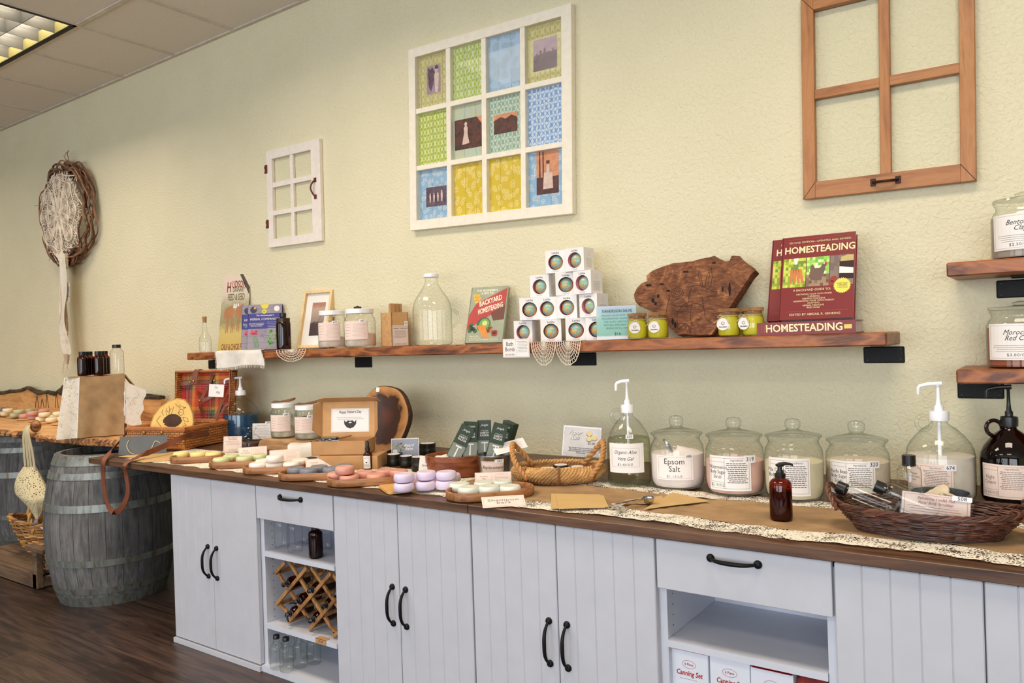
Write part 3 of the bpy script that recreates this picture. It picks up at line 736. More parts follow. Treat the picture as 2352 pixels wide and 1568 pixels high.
    m = MB().use(G_CLEAR).lathe([(.001, -.12), (.028, -.075), (.03, -.06), (.012, -.01), (.001, 0)], 8, c=(-.01, -.06, -1.12)); m.build('glass_drop', None, t)
    MB().use(INKG).tube([(-.01, -.06, -1.12), (-.01, -.06, -1.06)], .001, 4).build('string', None, t)
    g = MB().use(PAPER); M = basis((.055, -.085, -.64), (.98, 0, -.1), (.1, 0, 1)); g.at(M).box((0, 0, 0), (.05, .14, .001))
    g.use(INK); rot = lambda x, y, o: (.025 - y, .07 + x, .001 + o)
    g.text('Boho', .026, lambda x, y, o: rot(x, y + .012, o), shear=.3).text('Wreath', .024, lambda x, y, o: rot(x, y - .004, o), shear=.3).text('$150.00', .022, lambda x, y, o: rot(x, y - .019, o), shear=.3)
    g.build('price_tag', None, t)
dream()
# ================================================================ LONG SHELF GOODS
def boston(name, label, cat, L, r, h, glass, cap, group=None, z=None, neck=.42, shoulder=.74, fill=None, rz=0, rot=None, caph=.11):
    t = thing(name, label, cat, (L[0], L[1], L[2] if z is None else z), rz, group, rot)
    ch = h * caph; hb = h - ch * .6
    prof = [(r * .86, 0), (r * .97, .004), (r, .012), (r, h * shoulder), (r * .96, h * (shoulder + .045)), (r * .80, h * (shoulder + .085)), (r * (neck + .06), h * (shoulder + .125)), (r * neck, h * (shoulder + .15)), (r * neck, hb)]
    MB().use(glass).lathe(prof, 28, True, False).build('glass_body', None, t, True)
    cr = r * neck * 1.12
    MB().use(cap).lathe([(cr, hb - ch * .4), (cr, h - .001), (cr * .93, h)], 20).build('cap', None, t, True)
    if fill: MB().use(fill[0]).lathe([(r * .93, .006), (r * .93, h * fill[1])], 24).build('contents', None, t, True)
    return t
# corked bottle
L = ony(472, 800, -.13); r = met(L, 14); h = ztop(L, 736) - SZ
t = thing('corked_bottle', 'tiny clear swing-handled bottle with a cork, at the left end of the long shelf', 'bottle', (L.x, L.y, SZ))
m = MB().use(G_CLEAR).lathe([(r * .8, 0), (r * .92, .004), (r, h * .32), (r * .85, h * .48), (r * .5, h * .58), (r * .32, h * .78), (r * .3, h)], 24, True, False); m.build('glass_body', None, t, True)
MB().use(G_CLEAR).tube([(-r * .35, 0, h * .88), (-r * .8, 0, h * .82), (-r * .9, 0, h * .7), (-r * .5, 0, h * .6)], .0022, 6).build('handle', None, t, True)
MB().use(CORK).lathe([(r * .3, h * .93), (r * .36, h * 1.12)], 14).build('cork', None, t, True)
# leaning panels: a flat front placed by its picture corners, thickness behind
def leaner(TL, TR, BL, ytl, ytr, ybl, z0):
    a = ony(*TL, ytl); b = ony(*TR, ytr); c_ = ony(*BL, ybl); c_.z = z0
    return quad_frame(a, b, c_)
GR = lambda name, c: plain(name, c, .55)
def grad_mat(name, stops, rough=.5, n=.3, sc_=30, H=.3):
    """printed picture: colours change up the sheet (local y), broken by noise"""
    m, nt, out = newmat(name); t_ = N(nt, 'TexCoord'); sp = N(nt, 'SeparateXYZ'); nt.links.new(t_.outputs['Generated'], sp.inputs[0])
    nz = noise_t(nt, t_.outputs['Object'], sc_, 5, .6)
    f = math_n(nt, 'ADD', sp.outputs['Y'], math_n(nt, 'MULTIPLY', math_n(nt, 'SUBTRACT', nz, .5), n))
    principled(nt, out, ramp(nt, f, stops), rough); return m
# feed sign
M, W, H = solve_lean((514, 632), (577, 627), (499, 798), -.10, SZ, .17, .36, .1, .15)
t = thing('tin_sign', 'tall vintage farm feed tin sign with calves, leaning behind the indigo herbal books', 'sign', M.translation); t.rotation_euler = M.to_euler()
MB().use(grad_mat('feed_sign_print', [(.0, (196, 170, 84)), (.25, (206, 182, 110)), (.38, (150, 140, 96)), (.6, (168, 160, 128)), (.75, (214, 196, 176)), (1, (222, 202, 184))])).box((0, 0, -.004), (W, H, 0)).build('sign_panel', None, t)
m = MB().use(plain('barn_red_ink', (130, 30, 28), .6))
m.text('H', .085, lambda x, y, o: (W * .24 + x, H * .83 + y, o), bold=.02, sx=.55).text('UDSON', .06, lambda x, y, o: (W * .60 + x, H * .865 + y, o), bold=.02, sx=.5)
m.text('CALF & CHICK F.', .05, lambda x, y, o: (W * .5 + x, H * .055 + y, o), bold=.015, sx=.42)
m.use(plain('olive_ink', (92, 96, 60), .6)).text('GRANARY', .04, lambda x, y, o: (W * .6 + x, H * .795 + y, o), bold=.015, sx=.5).text('FEED & SEED', .055, lambda x, y, o: (W * .53 + x, H * .70 + y, o), bold=.015, sx=.42)
m.build('lettering', None, t)
m = MB().use(plain('sign_beam_ink', (74, 72, 56), .6)).fill([(W * .60, H), (W * .72, H), (W, H * .82), (W, H * .72)], flat).use(plain('calf_tan_ink', (178, 120, 76), .6))
def calf(m, x, y, k):
    m.fill([(x, y + .04 * k), (x + .035 * k, y + .055 * k), (x + .05 * k, y + .03 * k), (x + .04 * k, y), (x + .012 * k, y)], flat, .0006)
    for q in (.010, .018, .036, .043): m.fill([(x + q * k, y), (x + (q + .005) * k, y), (x + (q + .004) * k, y - .055 * k), (x + (q + .001) * k, y - .055 * k)], flat, .0006)
    m.fill([(x - .004 * k, y + .028 * k), (x + .010 * k, y + .05 * k), (x + .012 * k, y + .02 * k), (x, y - .005 * k)], flat, .0007)
calf(m, W * .16, H * .42, 1.5); calf(m, W * .56, H * .43, 1.5)
m.use(PAPER)
for q in (.45, .52, .60): m.fill([(W * q, H * .56), (W * (q + .06), H * .56), (W * (q + .05), H * .62), (W * (q + .01), H * .61)], flat)
m.build('picture', None, t)
def book(label, M, W, H, T, cover, pages, spine_left=True, group=None, name='book'):
    """upright book: cover front = local z 0, thickness behind"""
    t = thing(name, label, 'book', M.translation, 0, group); t.rotation_euler = M.to_euler()
    m = MB().use(cover).box((0, 0, -.003), (W, H, 0)).box((0, 0, -T), (W, H, -T + .003)).box((-.0015, 0, -T), (.003, H, 0)); m.build('cover', None, t)
    MB().use(pages).box((.003, .003, -T + .003), (W - .004, H - .003, -.003)).build('pages', None, t)
    return t
PAGES = plain('book_pages', (232, 228, 224), .8, vary=.05)
BLUEC = plain('indigo_cover', (54, 52, 132), .45)
def pic_tile(m, pal, x0, y0, x1, y1, nx, ny, seed, off=.0004):
    """a printed picture suggested by irregular colour patches"""
    rr = random.Random(seed); dx = (x1 - x0) / nx; dy = (y1 - y0) / ny
    for i in range(nx):
        for j in range(ny): m.use(pal(i / nx, j / ny, rr)).rect(x0 + i * dx, y0 + j * dy, x0 + (i + 1) * dx, y0 + (j + 1) * dy, flat, off)
def disc(m, x, y, r, off=.0005, n=14, sx=1): return m.fill([(x + r * sx * math.cos(2 * PI * k / n), y + r * math.sin(2 * PI * k / n)) for k in range(n)], flat, off)
def herbal(M, W, H, label):
    t = book(label, M, W, H, .018, BLUEC, PAGES, group='indigo herbal books')
    m = MB().use(plain('slate_plank_print', (150, 140, 150), .6)).rect(0, H * .80, W, H, flat, .0002).rect(0, 0, W, H * .46, flat, .0002)
    m.use(plain('plank_gap_print', (96, 88, 104), .6)).rect(0, H * .30, W, H * .305, flat, .0003).rect(0, H * .15, W, H * .155, flat, .0003).rect(0, H * .9, W, H * .905, flat, .0003)
    yl = plain('lemon_print', (226, 204, 40), .5); dk = plain('berry_print', (44, 48, 84), .5); og = plain('marigold_print', (232, 150, 30), .5); gn = plain('leaf_print', (70, 138, 60), .5); rd = plain('pink_bloom_print', (222, 70, 110), .5); lv = plain('lavender_print', (142, 132, 170), .5); lg = plain('basil_print', (120, 180, 60), .5)
    disc(m.use(dk), W * .16, H * .88, .019); disc(m.use(og), W * .2, H * .92, .007, .0006)
    m.use(yl).fill([(W * .36, H), (W * .62, H), (W * .55, H * .90), (W * .42, H * .91)], flat); disc(m, W * .48, H * .84, .013); disc(m.use(lg), W * .48, H * .84, .006, .0007); disc(m.use(PAPER), W * .85, H * .90, .016)
    rr = random.Random(4)
    for k in range(16): disc(m.use(rd), W * rr.uniform(.08, .30), H * rr.uniform(.34, .42), .0055, .0006, 7)
    for k in range(26): disc(m.use(lv), W * rr.uniform(.38, .54), H * rr.uniform(.22, .43), .003, .0006, 6)
    for k in range(34): disc(m.use(lg if k % 2 else gn), W * rr.uniform(.62, .86), H * rr.uniform(.1, .42), .0055, .0006, 6)
    m.use(gn)
    for x in (.14, .18, .22, .26): m.fill([(W * x, H * .36), (W * x + .002, H * .36), (W * (x + .1), H * .04), (W * (x + .1) - .004, H * .04)], flat)
    m.build('cover_picture', None, t)
    m = MB().use(PAPER).text('The Homesteader\u2019s', .0125, lambda x, y, o: (W * .5 + x, H * .755 + y, o + .0003), shear=.3, bold=.01)
    m.text('HERBAL COMPANION', .0175, lambda x, y, o: (W * .5 + x, H * .67 + y, o + .0003), sx=.95)
    m.text('THE ULTIMATE GUIDE TO\nGROWING, PRESERVING,\nAND USING HERBS', .0075, lambda x, y, o: (W * .26 + x, H * .55 + y, o + .0003))
    m.lines(W * .56, W * .94, H * .60, 5, .0085, flat, .0010, .0004)
    m.build('lettering', None, t)
M, W, H = solve_lean((569, 700), (648, 697), (569, 799), -.165, SZ + .006, .20, .215, .45, .2); herbal(M, W, H, 'indigo herbal companion book, the front copy beside the amber bottle')
M, W, H = solve_lean((554, 702), (633, 699), (556, 800), -.138, SZ + .004, .20, .215, .45, .2); herbal(M, W, H, 'indigo herbal companion book, the copy mostly hidden behind its twin')
# amber bottle
L = ony(652, 790, -.20); r = met(L, 16.5)
boston('amber_bottle', 'brown glass bottle with black cap beside the indigo herbal books on the long shelf', 'bottle', L, r, ztop(L, 719) - SZ, G_AMBER, BLACKPL, z=SZ, neck=.40, shoulder=.70, fill=(plain('dark_syrup', (46, 14, 6), .4), .86), caph=.1)
# fringed cloth over the edge
LINEN = plain('white_linen', (232, 226, 216), .9, bumpy=.6, bscale=500)
def fringe_cloth():
    xa, xb = ony(500, 800, -.25).x, ony(604, 800, -.25).x; m = MB().use(LINEN)
    def f(u, v):
        x = xa + (xb - xa) * u + .006 * math.sin(v * 9); d = v * (.13 + .082 + .008 * math.sin(u * 5 + 1)); w_ = .003 + .004 * math.sin(u * 14) * min(1, v * 2)
        if d < .13: return (x, -.13 - d, SZ + .003 + max(0, w_ * .5))
        q = d - .13
        return (x + .015 * math.sin(u * 9) * q * 4, -.262 - .012 * math.sin(u * 11) * min(1, q * 14), SZ + .002 - q)
    m.grid(24, 18, f, .0012)
    rr = random.Random(2)
    for k in range(110):
        u = k / 109; p = Vector(f(u, 1)); m.tube([p, p + Vector((rr.uniform(-.004, .004), rr.uniform(-.004, .004), -.010 - rr.uniform(0, .008)))], .0007, 3, caps=False)
    for k in range(40):
        for u, s_ in ((0, -1), (1, 1)): p = Vector(f(u, .55 + .45 * k / 39)); m.tube([p, p + Vector((s_ * rr.uniform(.006, .014), -.002, rr.uniform(-.006, .002)))], .0007, 3, caps=False)
    tag(m.build('fringed_cloth', None, None, True), 'frayed white linen cloth hanging over the left part of the long shelf', 'cloth')
fringe_cloth()
def crochet_fan(name, label, px0, px1, drop, lobes, y0=-.10, cat='doily', mat=None, rings=6, top=SZ):
    """crocheted edge folded over a shelf: fans of loops hanging in front"""
    xa, xb = ony(px0, 800, -.256).x, ony(px1, 800, -.256).x; m = MB().use(mat or YARN); w_ = (xb - xa) / lobes
    m.grid(10, 6, lambda u, v: (xa + (xb - xa) * u, -.256 + (.256 + y0) * v, top + .002 + .001 * math.sin(u * 20)), .001)
    for l in range(lobes):
        cx = xa + w_ * (l + .5); R = w_ / 2
        for k in range(1, rings + 1):
            q = k / rings; pts = [(cx + R * q * math.cos(PI + PI * i / 16), -.258 - .002 * math.sin(i), top + .001 - drop * q * math.sin(PI * i / 16) * (1 + .04 * (i % 2))) for i in range(17)]
            m.tube(pts, .0016 if k < rings else .0022, 4)
        for i in range(1, 16):
            a = PI + PI * i / 16; m.tube([(cx, -.258, top), (cx + R * 1.0 * math.cos(a), -.259, top + drop * math.sin(a))], .0011, 4)
    tag(m.build(name, None, None, True), label, cat)
crochet_fan('lace_doily', 'small cream lace doily hanging over the long shelf below the framed picture', 636, 703, .058, 1, rings=5)
crochet_fan('crochet_doily', 'cream crocheted doily hanging in two fans below the bath bomb boxes', 1222, 1334, .088, 2, -.2)
m = MB().use(LINEN).grid(12, 4, lambda u, v: (ony(690, 794, -.1).x + .16 * u, -.235 + .2 * v, SZ + .0015 + .001 * math.sin(u * 30)), .001)
tag(m.build('lace_mat', LACE), 'thin white lace mat under the framed picture and the first lidded jar', 'mat')
# framed picture
BIRCH = wood('birch_frame', [(206, 170, 116), (228, 198, 148), (220, 186, 134)], 1.4, 'y', .5, .3, .05)
M, W, H = solve_lean((698, 669), (764, 663), (681, 794), -.128, SZ + .008, .17, .27, .15, .3)
t = thing('picture_frame', 'pale wood box frame with a mounted photograph, leaning behind the lidded jars', 'picture frame', M.translation); t.rotation_euler = M.to_euler()
m = MB().use(BIRCH); e = .014
m.box((0, 0, -.03), (e, H, 0)).box((W - e, 0, -.03), (W, H, 0)).box((e, 0, -.03), (W - e, e, 0)).box((e, H - e, -.03), (W - e, H, 0)).box((0, 0, -.033), (W, H, -.03)); m.build('frame_moulding', None, t)
MB().use(PAPER).box((e, e, -.03), (W - e, H - e, -.018)).build('mount', None, t)
m = MB().use(grad_mat('frame_photo', [(0, (70, 50, 52)), (.38, (74, 54, 56)), (.42, (150, 128, 116)), (.8, (186, 160, 146)), (.92, (176, 120, 96)), (1, (176, 120, 96))], n=.2, sc_=70)).box((W * .30, H * .22, -.018), (W * .76, H * .80, -.0175)); m.build('photograph', None, t)
MB().use(G_PANE).box((e, e, -.006), (W - e, H - e, -.005)).build('glass', None, t)
# lidded jars
BATHSALT = plain('pinkish_salt', (226, 206, 190), .9, bumpy=.8, bscale=260, vary=.12)
HERBSALT = plain('herbal_salt', (190, 182, 160), .9, bumpy=.9, bscale=240, vary=.35)
def label_wrap(m, r, zc, w, h, a0, paper, fn2=None):
    fn = cyl(r, a0, zc); m.use(paper).rect(-w / 2, -h / 2, w / 2, h / 2, fn, .0006, 14); return fn
def store_label(m, r, zc, w, h, a0, paper, head, right, price, num, ink=INK, hs=.2, seed=1, big=1):
    """two-column shop label: name and price left, small print right, price-gun number on a white sticker"""
    fn = label_wrap(m, r, zc, w, h, a0, paper)
    m.use(ink); f2 = lambda x, y, o: fn(x, y, o + .0006)
    X0, X1 = -w * .46, w * .46; xm = -w * .10
    m.frame(X0, -h * .44, X1, h * .44, .0006, f2, .0003, 10).rect(xm, -h * .44, xm + .0006, h * .44, f2, .0003).rect(X0, h * .32, xm, h * .32 + .0006, f2, .0003, 4).rect(X0, -h * .26, xm, -h * .26 + .0006, f2, .0003, 4)
    m.text(head, h * hs * big, lambda x, y, o: f2((X0 + xm) / 2 + x, h * .03 + y, o), sx=.78, line=.92)
    m.text(price, h * .12, lambda x, y, o: f2((X0 + xm) / 2 + x, -h * .35 + y, o), space=1.2, sx=.8)
    m.text('Ingredients', h * .08, lambda x, y, o: f2((X1 + xm) / 2 + x, h * .38 + y, o))
    m.lines(xm + .04 * w, X1 - .03 * w, h * .29, right, h * .055, f2, h * .018, .0003, seed)
    if num:
        m.use(PAPER).rect(w * .34, h * .30, w * .34 + h * .36, h * .52, fn, .0011, 3)
        m.use(INKB).text(num, h * .17, lambda x, y, o: fn(w * .34 + h * .18 + x, h * .41 + y, o + .0014))
def lidjar(name, label, L, r, h, z, fill, lvl, num, scoop=0, group=None, lab=True):
    t = thing(name, label, 'jar', (L[0], L[1], z), face_cam(L), group)
    hl = h * .12
    MB().use(G_CLEAR).lathe([(r * .88, 0), (r * .97, .005), (r, .014), (r, h * .66), (r * .95, h * .76), (r * .84, h * .82), (r * .84, h - hl * .5)], 32, True, False).build('glass_body', None, t, True)
    MB().use(WHITEPL).lathe([(r * .9, h - hl), (r * .9, h - .002), (r * .86, h)], 32).build('lid', None, t, True)
    MB().use(fill).lathe([(r * .9, .006), (r * .96, .014), (r * .96, h * lvl), (r * .5, h * lvl + .008), (.001, h * lvl + .005)], 28, True, False).build('contents', None, t, True)
    if lab:
        m = MB(); w_ = r * 1.75; hh = h * .48; fn = label_wrap(m, r + .0006, h * .44, w_, hh, -PI / 2 - .35, PINKP); f2 = lambda x, y, o: fn(x, y, o + .0006)
        m.use(INKM).frame(-w_ * .47, -hh * .46, w_ * .47, hh * .46, .0005, f2, .0003, 10).rect(-w_ * .15, -hh * .46, -w_ * .15 + .0005, hh * .46, f2).lines(-w_ * .1, w_ * .44, hh * .36, 11, hh * .072, f2, .0009, seed=len(label)).lines(-w_ * .44, -w_ * .18, hh * .3, 5, hh * .15, f2, .0014, seed=3)
        m.use(PAPER).rect(w_ * .18, hh * .40, w_ * .18 + .030, hh * .40 + .016, fn, .0012, 3).use(INKB).text(num, .0125, lambda x, y, o: fn(w_ * .18 + .015 + x, hh * .40 + .008 + y, o + .0014))
        m.build('label', None, t)
    return t
SCOOPW = wood('dark_scoop_wood', [(84, 50, 28), (128, 82, 50), (150, 100, 64)], 2, 'x', .6, .4)
L = ony(765, 790, -.16); r = met(L, 33); lidjar('lidded_jar', 'white-lidded glass jar of bath salts, left of the pair on the long shelf', L, r, ztop(L, 715) - SZ, SZ + .003, BATHSALT, .28, '679', group='white-lidded salt jars')
L = ony(828, 790, -.19); r = met(L, 36); hj = ztop(L, 711) - SZ; lidjar('lidded_jar', 'white-lidded glass jar of bath salts with a dark star anise on its lid', L, r, hj, SZ + .003, BATHSALT, .34, '687', group='white-lidded salt jars')
m = MB().use(plain('dark_seed_pod', (64, 42, 28), .8, bumpy=.5, bscale=120))
for k in range(6): m.ball((.012 * math.cos(k * 1.05), .010 * math.sin(k * 1.05), .007), .008, 8, 6, (1.2, 1, .7))
m.ball((0, 0, .009), .008, 8, 6); o = m.build('seed_pod', None, None, True); o.location = (L.x - .012, L.y, SZ + .003 + hj); tag(o, 'dark dried seed pod lying on the lid of a salt jar', 'seed pod')
# bamboo toothbrush box
BAM = wood('bamboo_box', [(178, 130, 82), (206, 160, 108), (190, 142, 92)], 1.2, 'x', .55, .4, .05)
L = ony(908, 792, -.10); th_ = face_cam(L) + .56
t = thing('wooden_box', 'square bamboo box of toothbrushes with a pink price card on the long shelf', 'box', (L.x, L.y, SZ), th_ - .0)
hb = ztop(L, 718) - SZ; a = .047; m = MB().use(BAM)
m.box((-a, -a, 0), (a, -a + .005, hb)).box((-a, a - .005, 0), (a, a, hb)).box((-a, -a, 0), (-a + .005, a, hb)).box((a - .005, -a, 0), (a, a, hb)).box((-a, -a, 0), (a, a, .004)); m.build('box_body', None, t)
m = MB().use(PINKP).at(Matrix.Translation((0, -a - .001, 0))).box((-a + .003, -.0008, .004), (a - .004, 0, hb * .62)); fr_ = lambda x, y, o: (x, -.0008 - o, y)
m.use(INKR).frame(-a + .006, .007, a - .007, hb * .59, .0005, fr_)
m.use(INK).text('Bamboo Toothbrush', .0088, lambda x, y, o: fr_(x, hb * .53 + y, o)).lines(-a + .01, a - .01, hb * .46, 7, .0052, fr_, .0011, seed=6).use(INKG).text('$3.00/EA 2 PACK', .008, lambda x, y, o: fr_(x, .0125 + y, o), space=1.1)
m.use(PAPER).rect(a - .026, hb * .60, a - .004, hb * .74, fr_, .0012).use(INKB).text('510', .0105, lambda x, y, o: fr_(a - .015 + x, hb * .67 + y, o + .0014)); m.build('price_card', None, t)
proto = thing('toothbrush_pack', 'slim kraft toothbrush pack, foremost of the five in the bamboo box', 'toothbrush pack', (L.x, L.y, SZ), th_, 'toothbrush packs in the bamboo box')
MB().use(KRAFT).rbox((-.013, -.007, .006), (.013, .007, hb + .042), .001).build('carton', None, proto)
c_, s_ = math.cos(th_), math.sin(th_)
offs = [(-.030, -.028), (-.004, -.022), (.020, -.012), (.026, .010), (.000, .022)]
ords = ['leftmost', 'second from the left', 'middle one', 'fourth from the left', 'rearmost']
for k, (u, v) in enumerate(offs):
    loc = (L.x + u * c_ - v * s_, L.y + u * s_ + v * c_, SZ - .004 * k * 0 + .0)
    lb = 'slim kraft toothbrush pack in the bamboo box, ' + ords[k]
    if k == 0: proto.location = loc; proto['label'] = lb
    else: dup(proto, loc, th_ + (.1, -.1, .2, .05)[k - 1], lb)
# empty gallon jug
def jug(name, label, L, r, h, z, glass, rz=0, handle=True, neck=.17, fill=None, lvl=.5, hs=1, ring=True):
    """glass gallon jug with finger ring; h = height to the top of the glass neck"""
    t = thing(name, label, 'jug', (L[0], L[1], z), rz)
    nr = r * neck * 1.9
    prof = [(r * .80, 0), (r * .93, .004), (r * .99, .014), (r, .03), (r, h * .50), (r * .965, h * .58), (r * .86, h * .66), (r * .68, h * .74), (r * .50, h * .81), (nr * 1.15, h * .87), (nr, h * .91), (nr, h * .985), (nr * 1.08, h * .985), (nr * 1.08, h)]
    MB().use(glass).lathe(prof, 36, True, False).build('glass_body', None, t, True)
    if ring:
        m = MB().use(glass); c0 = Vector((-nr - .020 * hs, 0, h * .875)); R = .019 * hs
        m.tube([c0 + Vector((R * math.cos(a), 0, 1.15 * R * math.sin(a))) for a in [2 * PI * k / 20 for k in range(20)]], .0055 * hs, 8, closed=True); m.build('finger_ring', None, t, True)
    if fill:
        fp = [(q * .965, z_) for q, z_ in prof if z_ < h * lvl] ; fp[0] = (fp[0][0], .005)
        # radius at the level
        for (q0, z0), (q1, z1) in zip(prof, prof[1:]):
            if z0 <= h * lvl < z1: q = q0 + (q1 - q0) * (h * lvl - z0) / (z1 - z0); fp.append((q * .965, h * lvl)); break
        MB().use(fill).lathe(fp, 32).build('contents', None, t, True)
    return t, nr
L = ony(995, 786, -.13); r = met(L, 45); h = ztop(L, 634) - SZ
t, nr = jug('glass_jug', 'empty clear gallon jug with a white screw cap on the long shelf', L, r, h, SZ, G_CLEAR, face_cam(L), ring=False)
MB().use(WHITEPL).lathe([(nr * 1.2, h - .006), (nr * 1.2, h + .008), (nr * 1.1, h + .010)], 24).build('cap', None, t, True)
MB().use(G_CLEAR).tube([(r * .98, 0, h * .52), (r * 1.28, 0, h * .46), (r * 1.34, 0, h * .36), (r * 1.0, 0, h * .25)], .006, 8).build('handle', None, t, True)
# backyard homesteading book
SAGE = plain('sage_cover', (150, 156, 130), .5); REDB = plain('brick_red_print', (176, 44, 40), .5)
M, W, H = solve_lean((1085, 660), (1168, 656), (1067, 787), -.175, SZ + .006, .18, .25, .3, .35)
t = book('sage and red backyard gardening paperback leaning between the empty jug and the bath bomb boxes', M, W, H, .020, SAGE, PAGES)
m = MB().use(REDB).fill([(W * .02, H * .50), (W * .18, H * .70), (W * .98, H * .96), (W * .98, H * .64), (W * .30, H * .36), (0, H * .22), (0, H * .3)], flat, .0003)
gn = plain('cabbage_print', (112, 160, 84), .5); og = plain('carrot_print', (228, 132, 36), .5); dg = plain('dark_leaf_print', (50, 84, 52), .5); br = plain('potato_print', (170, 118, 70), .5); rd = plain('tomato_print', (150, 46, 36), .5); mg_ = plain('soil_print', (96, 44, 30), .5)
m.use(mg_).fill([(W * .6, H * .52), (W * .98, H * .66), (W * .98, H * .4), (W * .7, H * .38)], flat, .0004)
disc(m.use(dg), W * .45, H * .32, W * .19, .0005); disc(m.use(gn), W * .47, H * .33, W * .14, .0006); disc(m.use(plain('cabbage_heart_print', (214, 214, 120), .5)), W * .48, H * .34, W * .07, .0007)
m.use(og)
for k in range(4): x = W * (.27 + .05 * k); m.fill([(x, H * .30), (x + .010, H * .31), (x + .040, H * (.10 - .01 * k)), (x + .036, H * (.095 - .01 * k))], flat, .0008)
rr = random.Random(8)
for k in range(6): disc(m.use(dg), W * rr.uniform(.08, .24), H * rr.uniform(.18, .32), .010, .0005)
for k in range(7): disc(m.use(br), W * rr.uniform(.58, .80), H * rr.uniform(.18, .26), .008, .0007, 9)
for k in range(4): disc(m.use(rd), W * (.74 + .06 * (k % 2)), H * (.14 + .04 * (k // 2)), .009, .0007, 10)
for k in range(5): disc(m.use(plain('daisy_print', (226, 170, 50), .5)), W * (.12 + .03 * k), H * (.84 - .05 * (k % 3)), .010, .0005, 7)
m.build('cover_picture', None, t)
a_ = math.atan2(H * .26, W * .80); ca, sa = math.cos(a_ * .62), math.sin(a_ * .62)
rt_ = lambda cx, cy, sh=0: (lambda x, y, o: (cx + x * ca - y * sa, cy + x * sa + y * ca, o + .0006))
m = MB().use(plain('cream_ink', (240, 232, 206), .5)).text('THE BEGINNER\u2019S\nGUIDE TO', .0135, lambda x, y, o: (W * .44 + x, H * .905 + y, o + .0004), bold=.02)
m.text('BACKYARD', .034, rt_(W * .56, H * .735), bold=.02, shear=.2, sx=.62).text('HOMESTEADING', .034, rt_(W * .58, H * .60), bold=.02, shear=.2, sx=.47)
m.text('Step-by-Step\nInstructions for\nRaising Crops and Animals', .0088, lambda x, y, o: (W * .10 + x, H * .085 + y, o + .0004), align='LEFT', shear=.3, bold=.01).lines(W * .66, W * .9, H * .07, 2, .007, flat, .001)
m.build('lettering', None, t)
# bath bomb card hanging over the edge
M, W, H = quad_frame(ony(1158, 779, -.262), ony(1219, 777, -.262), ony(1156, 821, -.262))
t = thing('shelf_card', 'white bath bomb price card hanging over the front of the long shelf', 'card', M.translation); t.rotation_euler = M.to_euler()
MB().use(PAPER).box((0, 0, 0), (W, H, .001)).build('card_sheet', None, t)
m = MB().at(Matrix.Translation((0, 0, .001))).use(INKG).frame(.003, .003, W - .003, H - .003, .0005, flat).rect(W * .5, .003, W * .5 + .0005, H - .003, flat).use(INK).text('Bath\nBomb', .024, lambda x, y, o: (W * .27 + x, H * .58 + y, o), sx=.85, line=.9)
m.text('$6.00/EA', .010, lambda x, y, o: (W * .27 + x, H * .15 + y, o), space=1.2).lines(W * .54, W * .96, H * .85, 8, .0058, flat, .0011); m.build('lettering', None, t)
# bath bomb boxes
BOXW = plain('white_carton', (236, 232, 230), .5, vary=.02)
def bomb_mat():
    m, nt, out = newmat('marbled_bath_bomb'); v = coords(nt); n = noise_t(nt, v, 28, 3, .5, 1.6)
    principled(nt, out, ramp(nt, n, [(.30, (206, 90, 130)), (.40, (240, 166, 74)), (.48, (126, 190, 136)), (.56, (130, 180, 206)), (.66, (240, 186, 100)), (.75, (214, 140, 176))]), .3); return m
BOMB = bomb_mat(); BW, BH, BD = .083, .0905, .080
def bomb_box():
    t = thing('bath_bomb_box', 'x', 'box', (0, 0, 0), 0, 'stacked white bath bomb boxes')
    m = MB().use(BOXW); h = BW / 2; R = .0305; cz = BH * .47; n = 32
    ins = []; outs = []
    for k in range(n):
        a = 2 * PI * k / n + PI / 4; ins.append((R * math.cos(a), -BD / 2, cz + R * math.sin(a)))
        q = 1 / max(abs(math.cos(a)), abs(math.sin(a))); x, z = h * q * math.cos(a), q * math.sin(a); outs.append((x, -BD / 2, cz + (BH - cz) * z if z > 0 else cz + cz * z))
    m.add(ins + outs, [(k, (k + 1) % n, n + (k + 1) % n, n + k) for k in range(n)])
    m.add([(-h, -BD / 2, 0), (h, -BD / 2, 0), (h, BD / 2, 0), (-h, BD / 2, 0), (-h, -BD / 2, BH), (h, -BD / 2, BH), (h, BD / 2, BH), (-h, BD / 2, BH)], [(0, 3, 2, 1), (4, 5, 6, 7), (1, 2, 6, 5), (2, 3, 7, 6), (3, 0, 4, 7)])
    m.use(plain('pink_carton_lining', (226, 150, 172), .6)).add([(R * 1.05 * math.cos(2 * PI * k / n), y, cz + R * 1.05 * math.sin(2 * PI * k / n)) for y in (-BD / 2 + .001, -.005) for k in range(n)], [(k, (k + 1) % n, n + (k + 1) % n, n + k) for k in range(n)])
    m.build('carton', None, t)
    MB().use(BOMB).ball((0, -.0085, cz), .0305, 24, 16).build('bath_bomb', None, t, True)
    f_ = lambda x, y, o: (x, -BD / 2 - o, y); g_ = lambda x, y, o: (h + o, x, y)
    m = MB().use(INK).text('Latika', .0115, lambda x, y, o: f_(x, BH * .885 + y, o), bold=.01, space=1.1).use(INKG).text('PLANT LADY', .0042, lambda x, y, o: f_(x, BH * .10 + y, o), space=1.3).text('BATH BOMB', .0036, lambda x, y, o: f_(x, BH * .055 + y, o), space=1.1)
    for a in range(16):
        a0, a1 = 2 * PI * a / 16, 2 * PI * (a + 1) / 16; m.add([g_(q * math.cos(b), BH * .74 + q * math.sin(b), .0003) for q, b in ((.009, a0), (.009, a1), (.0084, a1), (.0084, a0))], [(0, 1, 2, 3)])
    m.lines(-.022, .022, BH * .52, 9, .0042, g_, .0007, seed=9); m.build('lettering', None, t)
    return t
BBX = bomb_box()
